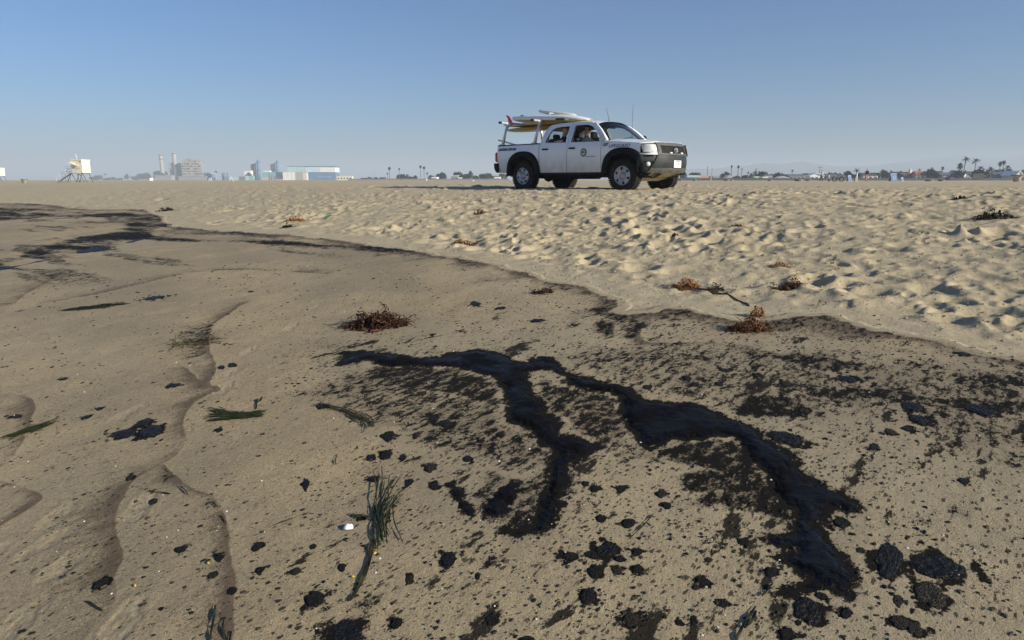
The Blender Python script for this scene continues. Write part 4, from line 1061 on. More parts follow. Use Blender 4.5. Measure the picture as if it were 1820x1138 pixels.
def add_hair(parent, c, r, m, scale=(1, .86, 1), cut=.1, name='hair'):
    h = MB(); h.lathe([(r * math.cos(a), r * math.sin(a)) for a in [PI / 2 * (k / 6) + cut * (1 - k / 6) for k in range(7)]][:-1] + [(0, r)], 'Z', n=14)
    h.v = [(v[0] * scale[0] + c[0], v[1] * scale[1] + c[1], v[2] * scale[2] + c[2]) for v in h.v]; return h.build(name, m, parent)
def sitting(y, x, face, label, sill=None):
    hz = .86
    J = {'pelvis': ((x, y, hz), .15), 'belly': ((x - .04, y, hz + .17), .135), 'chest': ((x - .06, y, hz + .36), (.15, .13)), 'neck0': ((x - .05, y, hz + .50), .065), 'neck': ((x - .02, y, hz + .56), .055),
         'head': ((x + .01, y, hz + .63), .083), 'head2': ((x + .005, y, hz + .70), .092), 'crown': ((x - .01, y, hz + .765), .06), 'nose': ((x + .105, y, hz + .645), .016)}
    E = [('pelvis', 'belly'), ('belly', 'chest'), ('chest', 'neck0'), ('neck0', 'neck'), ('neck', 'head'), ('head', 'head2'), ('head2', 'crown'), ('head', 'nose')]
    for s, n in ((-1, 'r'), (1, 'l')):
        J['sh' + n] = ((x - .05, y + s * .19, hz + .42), .062)
        if sill is not None and s == -1:
            J['el' + n] = ((x - .12, sill + .07, hz + .34), .048); J['wr' + n] = ((x + .12, sill, hz + .375), .034); J['ha' + n] = ((x + .22, sill - .005, hz + .385), .028)
        else:
            J['el' + n] = ((x + .05, y + s * .24, hz + .20), .045); J['wr' + n] = ((x + .27, y + s * .18, hz + .22), .033); J['ha' + n] = ((x + .35, y + s * .16, hz + .23), .028)
        J['kn' + n] = ((x + .40, y + s * .12, hz + .03), .068); J['an' + n] = ((x + .52, y + s * .12, hz - .25), .045)
        E += [('chest', 'sh' + n), ('sh' + n, 'el' + n), ('el' + n, 'wr' + n), ('wr' + n, 'ha' + n), ('pelvis', 'kn' + n), ('kn' + n, 'an' + n)]
    def mf(c):
        if c.z > hz + .515: return 0
        if sill is not None and c.y < sill + .06 and c.z > hz + .28: return 0
        if c.x > x + .17 and c.z > hz + .15: return 0
        return 1
    o = person_mesh('person', J, E, [M['skin'], M['uniform']], mf); o.matrix_world = TRUCK_M
    tag(o, label, 'person', 'lifeguards inside the truck'); return o
p1 = sitting(-.40, 1.78, 0, 'person in dark uniform in the front seat of the truck, facing ahead'); add_hair(p1, (1.77, -.40, 1.56), .105, M['hair'])
g = MB(); g.bbox((1.875, -.40, 1.515), (.02, .15, .035), .008); g.bbox((1.83, -.487, 1.515), (.09, .012, .015), .003); g.build('sunglasses', M['plastic'], p1)
p2 = sitting(-.50, 1.12, 0, 'person with a bare forearm on the sill of the rear truck window', sill=-.845); add_hair(p2, (1.11, -.50, 1.575), .100, M['hair'])
# ------------------------------------------------------------------ far side of the beach
KV, KH = math.cos(PITCH) ** 2 / FPX, math.cos(PITCH) / FPX
def P0(px, Y, dz=0.0):
    x = (px - 910) * KH * Y
    return x, Y, gz(x, Y) + dz
def hm(dpx, Y): return dpx * KV * Y            # height of dpx photo pixels at distance Y
def wm(dpx, Y): return dpx * KH * Y
def top(ypx, px, Y):                             # height above the ground of a thing whose top shows at row ypx
    x, y, z = P0(px, Y); t = (569 - ypx) / FPX
    dz = Y * (t * math.cos(PITCH) - math.sin(PITCH)) / (math.cos(PITCH) + t * math.sin(PITCH))
    return EYE + dz - z
C = {}
for n_, c_ in dict(white=(.82, .81, .78), cream=(.66, .60, .49), beige=(.48, .42, .33), tan=(.36, .29, .21), pink=(.60, .42, .34), grey=(.30, .30, .30), bluegrey=(.13, .16, .21), teal=(.22, .42, .42), paleteal=(.42, .58, .57), paleblue=(.52, .66, .74),
                   blue=(.09, .19, .36), midblue=(.12, .20, .32), green=(.45, .55, .42), redroof=(.40, .13, .07), darkroof=(.055, .058, .065), brownroof=(.13, .09, .07), slate=(.085, .10, .13), window=(.03, .035, .045), concrete=(.38, .36, .32), steel=(.30, .31, .31), darksteel=(.07, .072, .075),
                   wood=(.16, .12, .085), darkwood=(.035, .03, .026), sandstone=(.42, .36, .28), orange=(.55, .30, .18), signblue=(.06, .13, .32), rust=(.17, .13, .11)).items():
    C[n_] = mat(n_, c_, .7, var=.10, scale=.8 if n_ not in ('signblue', 'wood') else 6)
def leafmat(name, a):
    m = mat(name, a, .7, var=.35, scale=.9); return m
LEAF = [leafmat('leaf_dark', (.024, .032, .018)), leafmat('leaf_olive', (.036, .042, .022)), leafmat('frond_green', (.030, .038, .018)), leafmat('frond_dead', (.075, .058, .036))]
BARK = mat('bark', (.13, .105, .08), .9, var=.2, scale=1.5)

# ---- hills on the horizon
HP = [(980, 318), (1100, 309), (1180, 302), (1260, 300), (1320, 295), (1345, 291), (1400, 290), (1432, 287), (1470, 295), (1530, 296), (1580, 291), (1640, 283), (1700, 277), (1735, 281), (1790, 279), (1840, 275), (1900, 283), (2000, 287), (2150, 300), (2300, 316)]
b = MB(); HY = 3700; rows = [[], [], [], []]
for i in range(len(HP) - 1):
    for k in range(6):
        f = k / 6; px = HP[i][0] + (HP[i + 1][0] - HP[i][0]) * f; yy = HP[i][1] + (HP[i + 1][1] - HP[i][1]) * f + .7 * math.sin(px * .11) + .5 * math.sin(px * .37)
        h = (320 - yy) * KV * HY; x = (px - 910) * KH * HY
        rows[0].append((x, HY - 500, -1)); rows[1].append((x, HY - 200 + 60 * math.sin(px * .05), h * .55)); rows[2].append((x, HY, max(h, 1))); rows[3].append((x, HY + 500, -1))
b.grid(rows); hl_ = b.build('hills', mat('dry_hills', (.10, .095, .075), .95, var=.2, scale=.01)); tag(hl_, 'faint hazy hills along the horizon behind the houses', kind='structure')

# ---- houses
def house(name, label, px0, px1, ytop, yeave, Y, wall, roof, kind='gp', win=2, depth=8.0, door=False, chimney=None, base=None, cat='house', yaw=0.0, grp='houses along the far edge of the beach'):
    px = (px0 + px1) / 2; w_ = wm(px1 - px0, Y); h = top(ytop, px, Y); e = top(yeave, px, Y)
    x, y, z = P0(px, Y + depth / 2)
    root = empty(name, (x, y, z), yaw, label, cat, grp)
    b = MB()
    if kind == 'flat':
        b.box((0, 0, h / 2), (w_, depth, h)); b.build('wall', C[wall], root)
        r = MB(); r.box((0, 0, h + .12), (w_ + .3, depth + .3, .24)); r.build('roof', C[roof], root)
    elif kind == 'gf':   # gable towards the sea
        b.prism([(-w_ / 2, 0), (w_ / 2, 0), (w_ / 2, e), (0, h), (-w_ / 2, e)], -depth / 2, depth / 2); b.build('wall', C[wall], root)
        r = MB(); k = (h - e) / (w_ / 2)
        for s in (-1, 1): r.prism([(s * (w_ / 2 + .35), e - .35 * k + .05), (0, h + .05), (0, h + .28), (s * (w_ / 2 + .35), e - .35 * k + .28)], -depth / 2 - .4, depth / 2 + .4)
        r.build('roof', C[roof], root)
    else:
        b.box((0, 0, e / 2), (w_, depth, e)); b.build('wall', C[wall], root)
        r = MB(); o_ = .4
        hip = w_ * .18 if kind == 'hip' else 0
        vs = [(-w_ / 2 - o_, -depth / 2 - o_, e - .05), (w_ / 2 + o_, -depth / 2 - o_, e - .05), (w_ / 2 + o_, depth / 2 + o_, e - .05), (-w_ / 2 - o_, depth / 2 + o_, e - .05), (-w_ / 2 - o_ + hip, 0, h), (w_ / 2 + o_ - hip, 0, h)]
        r.add(vs, [(3, 2, 1, 0), (0, 1, 5, 4), (2, 3, 4, 5), (1, 2, 5), (3, 0, 4)]); r.build('roof', C[roof], root)
    wy = -depth / 2 - .03
    for i in range(win):
        wx = -w_ / 2 + w_ * (i + .5) / win; wh = min(1.3, e * .4)
        f = MB(); f.box((wx, wy, e * .55), (min(1.5, w_ / win * .5), .08, wh)); fr = f.build('window', C['window'], root)
        g = MB(); q = min(1.5, w_ / win * .5); g.box((wx, wy - .06, e * .55 - wh / 2 - .05), (q + .2, .12, .1)); g.box((wx, wy - .06, e * .55 + wh / 2 + .05), (q + .2, .08, .1)); g.build('window_frame', C['white'], fr)
    if door: f = MB(); f.box((w_ * .3, wy, 1.05), (1.0, .08, 2.1)); f.build('door', C['wood'], root)
    if chimney: f = MB(); f.box((w_ * chimney[0], 0, h + chimney[1] / 2 - .4), (.9, .9, chimney[1] + .8)); f.build('chimney', C[chimney[2]], root)
    return root
Y1_ = 300
HS = [
 ('beach_house', 'low white-posted house under a teal roof just right of the truck bumper', 1219, 1241, 311.5, 315, 300, 'cream', 'paleteal', 'hip', 3),
 ('beach_house', 'low house with a pink tiled roof and cream wall', 1242, 1256, 311, 316, 305, 'cream', 'orange', 'gp', 2),
 ('beach_house', 'small pale hut under trees between two tall poles and the white gable', 1265, 1273, 312.5, 316, 310, 'white', 'grey', 'gp', 1),
 ('beach_house', 'tiny bright white house with a steep gable and tan annex', 1289, 1296, 312.5, 316.5, 298, 'white', 'white', 'gf', 1),
 ('shed', 'tan flat annex beside the tiny white gabled house', 1285, 1289.5, 317, 317, 297, 'beige', 'tan', 'flat', 0),
 ('beach_house', 'small white cabin with a sage green roof beneath twin stacked palm heads', 1340, 1348, 313.5, 316.5, 302, 'white', 'green', 'gp', 2),
 ('beach_house', 'white two-storey house with brown balcony band before the biggest dark tree', 1358, 1368, 310, 312, 306, 'white', 'brownroof', 'gp', 3),
 ('garage', 'white garage row with dark openings at the foot of the biggest dark tree', 1352, 1361, 315.5, 317, 300, 'white', 'white', 'flat', 3),
 ('beach_house', 'long low white house with a shallow gable and one dark doorway', 1379, 1396, 314.5, 317.5, 300, 'white', 'white', 'gf', 2),
 ('beach_house', 'wide grey house with a pale roof edge left of the bright white house', 1397, 1424, 309.5, 312.5, 310, 'grey', 'bluegrey', 'gp', 4),
 ('beach_house', 'brightest white house with a broad gable and small dark windows', 1435, 1458, 308.5, 313, 296, 'white', 'white', 'gf', 3),
 ('beach_house', 'dark slate-roofed house behind the parked bicycles', 1466, 1496, 309, 315, 304, 'bluegrey', 'slate', 'gp', 4),
 ('beach_house', 'cream house half hidden behind the walker in black', 1527, 1552, 307, 312, 302, 'cream', 'darkroof', 'gp', 3),
 ('beach_house', 'brown-roofed dark house with a cream chimney', 1597, 1619, 307.5, 312, 300, 'bluegrey', 'brownroof', 'gp', 3),
 ('beach_house', 'cream house under a broad red tiled roof', 1621, 1644, 304, 311.5, 296, 'cream', 'redroof', 'hip', 3),
 ('beach_house', 'narrow beige house between the red roof and the long slate roof', 1652, 1665, 307.5, 310, 305, 'beige', 'darkroof', 'gp', 2),
 ('beach_house', 'long blue-grey house under a long dark slate roof', 1664, 1697, 306.5, 312, 300, 'bluegrey', 'slate', 'gp', 5),
 ('beach_house', 'white house with a slanting gable among the leaning palms', 1694, 1714, 308, 314, 294, 'white', 'darkroof', 'gf', 2),
 ('beach_house', 'dark-roofed house right of the slanting white gable', 1713, 1729, 304.5, 312, 300, 'bluegrey', 'darkroof', 'gp', 2),
 ('beach_house', 'wide dark blue-roofed house with a pale veranda near the right end', 1758, 1791, 305, 311, 298, 'bluegrey', 'slate', 'gp', 6),
 ('beach_house', 'pale green gabled house behind the flared concrete planter', 1791, 1803, 305, 311, 290, 'green', 'white', 'gf', 1),
 ('beach_house', 'dark grey-roofed house at the right edge', 1803, 1850, 305, 313, 296, 'bluegrey', 'darkroof', 'gp', 4),
 ('beach_house', 'long beige flat-roofed block with dark slits right of the blue mural hall', 600, 627, 313.6, 314.4, 560, 'cream', 'cream', 'flat', 5),
 ('beach_house', 'tiny white house left of the tall single palms', 646, 657, 318, 319, 480, 'cream', 'orange', 'gp', 2),
 ('beach_house', 'long low beige wall house between the two single palms', 687, 719, 317.8, 318.6, 460, 'cream', 'beige', 'flat', 4),
 ('beach_house', 'white arched house right of the palm pair', 769, 778, 314.6, 316.5, 440, 'white', 'white', 'gp', 2),
 ('beach_house', 'white-fronted villa in the dark trees behind the truck', 803, 815, 312.6, 314, 445, 'grey', 'white', 'flat', 3),
 ('beach_house', 'small bright white bungalow beside the white-fronted villa', 815, 821, 315.4, 317, 440, 'white', 'white', 'gp', 1),
 ('beach_house', 'white curved-roof bungalow close behind the truck tailgate', 880, 889, 314.5, 317, 440, 'white', 'white', 'gp', 2),
]
for h in HS:
    r = house(h[0], h[1], h[2], h[3], h[4], h[5], h[6], h[7], h[8], h[9], h[10], depth=7.5 if h[0] == 'beach_house' else 4.5, chimney=(.40, 1.6, 'cream') if 'chimney' in h[1] else None, cat='shed' if h[0] == 'shed' else ('garage' if h[0] == 'garage' else 'house'), yaw=random.uniform(-.12, .12))
# low wall along the path, wooden fence
def strip(name, label, pxa, pxb, Ya, Yb, h, m, cat, d=.3):
    a = P0(pxa, Ya); c = P0(pxb, Yb); n_ = 24; b = MB()
    rows = [[], [], [], []]
    for k in range(n_ + 1):
        f = k / n_; x = a[0] + (c[0] - a[0]) * f; y = a[1] + (c[1] - a[1]) * f; z = gz(x, y)
        hh = h * (1 + .06 * math.sin(k * 2.1))
        for r, (dy, zz) in zip(rows, ((0, -.2), (0, hh), (d, hh), (d, -.2))): r.append((x, y + dy, z + zz))
    b.grid(rows, smooth=False); o = b.build(name, m); tag(o, label, cat); return o
strip('sea_wall', 'long low dark wall between the sand and the houses on the right', 1180, 1900, 278, 262, .95, C['darksteel'], 'wall')
strip('sea_wall', 'distant low grey wall between the sand and the houses left of the truck', 618, 905, 420, 400, .9, C['grey'], 'wall')
f = empty('wooden_fence', P0(1738, 250), 0, 'dark wooden picket fence in front of the palms at the right', 'fence')
for k in range(22):
    b = MB(); hh = top(308.5, 1738, 250) * random.uniform(.93, 1.05); b.box((wm(-9.5 + 19 * k / 21, 250), 0, hh / 2 - .1), (.20, .06, hh + .2)); b.build('picket', C['darkwood'], f)
b = MB(); b.box((0, .08, 1.9), (wm(19.5, 250), .06, .15)); b.box((0, .08, .7), (wm(19.5, 250), .06, .15)); b.build('rail', C['darkwood'], f)

# ---- trees
def crown_mesh(seed, n=330, flat=1.0, leaf=.36, lobes=7):
    r = random.Random(seed); b = MB()
    cs = [(r.uniform(-.55, .55), r.uniform(-.55, .55), r.uniform(-.25, .45), r.uniform(.35, .6)) for _ in range(lobes)] + [(0, 0, 0, .62)]
    for _ in range(n):
        cx, cy, cz, cr = r.choice(cs); v = Vector((r.gauss(0, 1), r.gauss(0, 1), r.gauss(0, 1))).normalized() * cr * r.uniform(.55, 1.0)
        p = Vector((cx, cy, cz)) + v; p.z *= flat
        q = Quaternion((r.uniform(-1, 1), r.uniform(-1, 1), r.uniform(-1, 1), r.uniform(-1, 1))).normalized(); s = leaf * r.uniform(.5, 1.1)
        vs = [p + q @ Vector(o) * s for o in ((-.5, 0, 0), (0, -.35, .1), (.5, 0, 0), (0, .35, .1))]
        b.add(vs, [(0, 1, 2, 3)])
    return b
CROWN = []
for k in range(4):
    o = crown_mesh(50 + k, 620, [.8, .7, 1.0, .55][k]).build('crown', LEAF[k % 2], fixn=False); CROWN.append(o.data); bpy.data.objects.remove(o)
def bush_trunk():
    b = MB(); b.tube([(0, 0, -.3), (.05, .02, .5), (0, 0, 1)], [.10, .07, .05], 7)
    for k in range(4): a = k * 1.7; b.tube([(.03, 0, .5), (.22 * math.cos(a), .22 * math.sin(a), .85), (.45 * math.cos(a), .45 * math.sin(a), 1.15)], [.045, .03, .015], 5)
    o = b.build('trunk', BARK); d = o.data; bpy.data.objects.remove(o); return d
TRUNK = bush_trunk()
def tree(label, px0, px1, ytop, Y, var=0, ybase=None):
    px = (px0 + px1) / 2; x, y, z = P0(px, Y); H = top(ytop, px, Y); wd = wm(px1 - px0, Y)
    root = empty('broadleaf_tree', (x, y, z), random.uniform(-.2, .2), label, 'tree', 'trees beyond the beach')
    nb = max(1, int(round(wd / (H * 1.15))))
    for k in range(nb):
        c = part('crown', CROWN[(var + k) % 4], root); fl = [.8, .7, 1.0, .55][(var + k) % 4]; hk = H * (1 if k == nb // 2 else random.uniform(.62, .98)); wk = wd / (nb * .82) if nb > 1 else wd
        ch = hk * .96; zs = ch / (2 * .78 * fl); c.location = (0 if nb == 1 else (-.5 + (k + .5) / nb) * wd * .9, random.uniform(-1, 1), hk - ch * .53); c.scale = (wk / 1.65, wk / 1.65, zs); c.rotation_euler = (0, 0, random.uniform(0, 6))
    t = part('trunk', TRUNK, root); t.scale = (wd * .16, wd * .16, H * .42)
    return root
def frond(b, base, a, el, L, droop, wdt):
    prev = None; d = Vector((math.cos(a), math.sin(a), 0)); side = Vector((-math.sin(a), math.cos(a), 0)); n = 5
    p = Vector(base); e = el
    L0 = len(b.v)
    for i in range(n + 1):
        w_ = wdt * (.25 + 1.0 * math.sin(PI * min(1, (i + .4) / n * .9)))
        for o in (-1, 0, 1): b.v.append(tuple(p + side * o * w_ * .5 + Vector((0, 0, -.18 * w_ * abs(o)))))
        p = p + (d * math.cos(e) + Vector((0, 0, math.sin(e)))) * (L / n); e -= droop / n
    for i in range(n):
        for o in (0, 1): b.f.append((L0 + i * 3 + o, L0 + i * 3 + o + 1, L0 + i * 3 + o + 4, L0 + i * 3 + o + 3)); b.sm.append(False)
def palm_meshes(seed, kind):
    r = random.Random(seed); b = MB(); s = MB()
    if kind == 'fan':      # tall fan palm with a round head: many short blades
        for k in range(70): frond(b, (0, 0, 0), r.uniform(0, 2 * PI), r.uniform(-.9, 1.35), r.uniform(.75, 1.05), r.uniform(.2, .7), .26)
        for k in range(34): frond(s, (0, 0, -.15 - .012 * k), r.uniform(0, 2 * PI), r.uniform(-1.45, -1.0), r.uniform(.5, .85), .1, .18)
    else:                   # feathery palm with long arching fronds
        for k in range(34): frond(b, (0, 0, 0), r.uniform(0, 2 * PI), r.uniform(-.15, 1.25), r.uniform(.95, 1.3), r.uniform(.9, 1.7), .17)
        for k in range(22): frond(s, (0, 0, -.1), r.uniform(0, 2 * PI), r.uniform(-1.45, -.9), r.uniform(.45, .7), .2, .14)
    t = MB(); t.tube([(0, 0, -.05), (.01, .0, .3), (.0, .01, .7), (0, 0, 1)], [1.35, 1.0, .9, .8], 8)
    res = []
    for q, nm, m in ((b, 'crown', LEAF[2]), (s, 'dead_frond_skirt', LEAF[3]), (t, 'trunk', BARK)):
        o = q.build(nm, m, fixn=False); res.append(o.data); bpy.data.objects.remove(o)
    return res
PALM = {('fan', k): palm_meshes(200 + k, 'fan') for k in range(2)}
PALM.update({('feather', k): palm_meshes(300 + k, 'feather') for k in range(2)})
def palm(label, px, ytop, wpx, Y, kind='fan', lean=0.0, skirt=1.0, thick=.16):
    x, y, z = P0(px, Y); H = top(ytop, px, Y); rad = wm(wpx, Y) / 2
    c_, s_, t_ = PALM[(kind, int(px) % 2)]
    root = empty('palm_tree', (x, y, z), 0, label, 'palm tree', 'palms beyond the beach'); root.rotation_euler = (0, lean, random.uniform(-.3, .3))
    hc = H - rad * .8
    c = part('crown', c_, root); c.location = (0, 0, hc); c.scale = (rad, rad, rad * 1.05); c.rotation_euler = (0, 0, random.uniform(0, 6))
    if skirt: s = part('dead_frond_skirt', s_, root); s.location = (0, 0, hc); s.scale = (rad * .55, rad * .55, rad * skirt)
    t = part('trunk', t_, root); t.scale = (thick, thick, hc)
    return root
PL = [
 ('left of the two tall round-headed palms right of the truck', 1299, 294, 5, 320, 'fan', 0, .5),
 ('right and fuller of the two tall round-headed palms right of the truck', 1311, 294, 6.2, 315, 'fan', 0, .6),
 ('small slim palm just right of the tall round-headed pair', 1317.5, 299.5, 3.4, 340, 'fan', 0, .4),
 ('slim palm with its head above a lower palm head', 1342.5, 299.8, 3, 345, 'fan', 0, .4),
 ('low dark palm tucked directly under a slimmer palm head', 1342, 304, 3.6, 320, 'fan', 0, .5),
 ('short shaggy palm left of the pale sage-roofed cabin', 1329, 305, 6, 315, 'feather', 0, .4),
 ('palm rising behind the wide grey house', 1407, 301.5, 6, 320, 'feather', 0, .5),
 ('ragged palm behind the sign boards and walker', 1521, 299, 12, 310, 'feather', 0, .4),
 ('dark tufted palm right of the walker in black', 1567, 301, 12, 312, 'feather', .05, .3),
 ('bushy palm above the large blue sign board', 1583, 303, 9, 312, 'feather', 0, .3),
 ('low palm right of the large blue sign board', 1599, 303.5, 9, 312, 'feather', 0, .3),
 ('thin palm standing in front of the red tiled roof', 1632, 299.5, 6, 290, 'feather', 0, .6),
 ('small palm with two tufts right of the red tiled roof', 1654, 297, 6, 305, 'feather', 0, .4),
 ('round-topped palm over the long slate roof', 1673, 296.5, 7, 310, 'fan', 0, .5),
 ('shaggy brown palm before the slanting white gable', 1703, 290, 13, 285, 'fan', .02, .9),
 ('tallest palm, leaning right, with a dark skirt of dead fronds', 1709, 278.5, 13, 290, 'feather', .09, 1.3),
 ('tall upright palm with a wide crown right of the leaning one', 1730, 280.5, 15, 288, 'feather', .01, 1.2),
 ('wide low palm over the wooden picket fence', 1740, 294.5, 13, 262, 'feather', 0, .5),
 ('spreading palm behind the pale veranda', 1759, 296.5, 15, 290, 'feather', 0, .3),
 ('left palm of the tall slender pair at the far right', 1774, 287.5, 10, 330, 'fan', .01, .5),
 ('right palm of the tall slender pair at the far right', 1780, 285.5, 9, 332, 'fan', -.01, .5),
 ('bushy palm between the slender pair and the green gable', 1788, 293, 12, 300, 'feather', 0, .3),
 ('palm cut by the right edge of the view', 1822, 297, 10, 300, 'feather', 0, .4),
 ('tall palm with a long shaggy head left of the dark tree clump', 692.5, 297, 7, 430, 'fan', 0, 1.5),
 ('short palm at the foot of the long-headed palm', 689, 307, 5, 440, 'feather', 0, .5),
 ('slimmer single palm left of the grey tree clump', 710, 299, 4.6, 430, 'fan', 0, 1.6),
 ('left and taller palm of the close pair midway to the truck', 748, 294, 6, 425, 'fan', .0, 1.3),
 ('right palm of the close pair, with a long dead skirt', 754, 296, 6.5, 420, 'fan', 0, 2.0),
 ('short palm just right of the close pair', 759.5, 306.5, 4.4, 430, 'fan', 0, .8),
 ('palm over the white pipe bridge beside the power plant', 385, 303, 8, 1150, 'feather', 0, .5),
 ('faint palm left of the lifeguard-side trees in the haze', 188, 308, 6, 1350, 'feather', 0, .5),
]
for (lb, px, yt, wd, Y, kd, ln, sk) in PL: palm(lb, px, yt, wd * 1.05, Y, kd, ln, sk)
TR = [
 ('low round tree directly behind the truck bumper', 1208, 1222, 307, 315, 1), ('tree behind the teal-roofed house', 1223, 1240, 305.5, 318, 0), ('bushes over the pink tiled roof', 1234, 1248, 307, 320, 3), ('low bush left of the two tall poles', 1254, 1270, 312, 322, 3),
 ('dark pointed tree left of the tiny white gable', 1277, 1294, 306, 318, 2), ('low shrubs between the tall palms', 1296, 1325, 312, 325, 3), ('rounded tree under the small slim palm', 1316, 1330, 310.5, 318, 0), ('upright bush left of the stacked palm heads', 1333, 1341, 308, 318, 2), ('biggest dark tree of the right-hand shore', 1344, 1366, 303.5, 318, 0),
 ('tree right of the two-storey white house', 1367, 1380, 310, 322, 1), ('clump behind the long low white house', 1378, 1397, 306.5, 322, 3), ('flat bush behind the wide grey house', 1414, 1430, 308.5, 325, 3), ('tree behind the brightest white house', 1430, 1462, 308, 330, 3),
 ('bush over the slate roof beside the bicycles', 1481, 1489, 306, 325, 0), ('rounded tree behind the small blue sign', 1497, 1514, 305, 310, 1), ('broad dark tree left of the walker', 1506, 1530, 309, 306, 3), ('dark tree right of the walker', 1552, 1566, 306, 304, 0), ('tall dark tree beside the large blue sign', 1562, 1578, 303.5, 308, 2), ('tree behind the large blue sign', 1577, 1592, 304.5, 308, 0), ('dense tree left of the brown roof', 1590, 1606, 306, 310, 1),
 ('dark green tree right of the red tiled roof', 1642, 1664, 301, 290, 2), ('low tree behind the long slate roof', 1684, 1702, 302, 322, 3), ('thicket under the tall palms', 1696, 1712, 301, 283, 0), ('dark thicket around the picket fence', 1726, 1750, 299.5, 258, 0), ('tree behind the pale veranda', 1748, 1768, 304, 305, 1), ('dark tree under the slender palm pair', 1768, 1790, 303, 310, 3), ('tree between green gable and right edge', 1786, 1800, 298, 306, 0), ('tree at the right edge', 1812, 1840, 303, 322, 3),
 ('dark low trees filling the gap behind the wide grey house', 1424, 1440, 309, 330, 1), ('dark hedge-like trees behind the slate roof by the bicycles', 1458, 1500, 308, 332, 0), ('dark trees behind the brown roof and cream chimney', 1600, 1626, 305, 330, 0), ('long dark tree belt behind the long slate roof', 1650, 1700, 304.5, 335, 1), ('dark tree belt behind the pale veranda house', 1745, 1800, 302, 335, 0), ('tree belt behind the house at the right edge', 1795, 1840, 302.5, 335, 1), ('dark bushes behind the white houses at the biggest tree', 1366, 1404, 309.5, 330, 0), ('low dark bushes behind the teal-roofed and pink-roofed houses', 1212, 1262, 309.5, 330, 1),
 ('grey-green clump right of the slimmer palm', 703, 722, 309, 450, 0), ('long low hedge-like tree in the middle distance', 718, 740, 313, 455, 3), ('small round tree left of the palm pair', 733, 741, 312, 460, 2), ('wide tree left of the white arched house', 760, 772, 312, 455, 1), ('tree with a level top behind the white arched house', 774, 786, 308, 450, 3), ('rounder darker tree beside the level-topped one', 783, 793, 305.5, 448, 0),
 ('broad tree behind the white-fronted villa', 802, 822, 306.5, 455, 1), ('tree right of the white-fronted villa', 817, 834, 309, 452, 0), ('narrow square-topped dark tree', 831.5, 839.5, 304, 448, 2), ('wide dark tree mass left of the truck', 840, 862, 308, 450, 3), ('rounded dark tree nearer the truck', 856, 876, 308.5, 446, 1), ('tree close behind the truck tailgate', 876, 900, 309, 452, 0), ('low trees left of the long-headed palm', 640, 690, 315, 520, 3),
 ('pale hazy tree right of the lifeguard tower', 160, 180, 311, 1350, 3), ('faint small tree in the haze left of the plant', 221, 228, 309.5, 1450, 2), ('hazy tree clump left of the first smokestack', 236, 257, 309, 1450, 0), ('flat-topped hazy tree left of the first smokestack', 254, 266, 306.5, 1450, 3), ('hazy tree at the foot of the first smokestack', 274, 300, 304.5, 1450, 1), ('faint low trees behind the lifeguard tower', 178, 222, 315, 1400, 3), ('hazy shrub between plant and blue tank', 366, 378, 306, 1200, 0), ('scraggly grey tree behind the teal mural wall', 436, 447, 307, 1000, 2)]
for (lb, a, c_, yt, Y, v) in TR: tree(lb, a, c_, yt, Y, v)
# poles
def pole(label, px, ytop, Y, r, m, ybot=None, cat='pole', name='utility_pole', arm=False, grp=None):
    x, y, z = P0(px, Y); h = top(ytop, px, Y); b = MB(); b.tube([(0, 0, -.3), (0, 0, h)], [r, r * .7], 6)
    o = b.build(name, m); o.location = (x, y, z); tag(o, label, cat, grp)
    if arm: a = MB(); a.box((0, 0, h * .94), (2.4, .14, .14)); a.build('crossarm', m, o)
    return o
pole('taller dark pole of the two between the pink roof and the white gable', 1256.5, 296, 310, .16, C['darksteel'])
pole('fainter thin pole beside the taller dark pole', 1264.5, 298, 330, .10, C['darksteel'])
pole('tall pole behind the brightest white house', 1455.5, 296, 320, .13, C['darkwood'], arm=True)
pole('thin white volleyball post on the sand below the two dark poles', 1263.5, 312.5, 120, .05, C['white'], name='post')
pole('faint mast in the haze left of the long-headed palm', 665, 306, 600, .2, C['steel'], arm=True)
pole('very faint mast right of the faint lattice mast', 669, 306, 620, .2, C['steel'])
pole('pole in the trees above the white-fronted villa', 807.5, 304, 440, .12, C['darkwood'])

# ---- power plant in the haze
def stack(label, px, ytop, wpx, Y, m, band):
    x, y, z = P0(px, Y); h = top(ytop, px, Y); r = wm(wpx, Y) / 2
    b = MB(); b.lathe([(r * 1.25, -1), (r * 1.1, h * .3), (r * .95, h * .75), (r * .92, h), (r * .75, h), (r * .7, h - 2)], 'Z', n=20); o = b.build('smokestack', m); o.location = (x, y, z); tag(o, label, 'smokestack', 'smokestacks of the power plant')
    for f in band: q = MB(); q.lathe([(r * .95, h * f), (r * 1.15, h * f + .2), (r * 1.15, h * f + 1.6), (r * .95, h * f + 1.8)], 'Z', n=20); q.build('gallery', C['rust'], o)
    return o
PY = 1250
stack('left and paler of the two tall concrete smokestacks', 290, 275, 6.0, PY + 40, C['concrete'], (.80, .96))
stack('right and taller concrete smokestack beside the boiler frame', 313.5, 271.5, 6.6, PY, C['concrete'], (.95,))
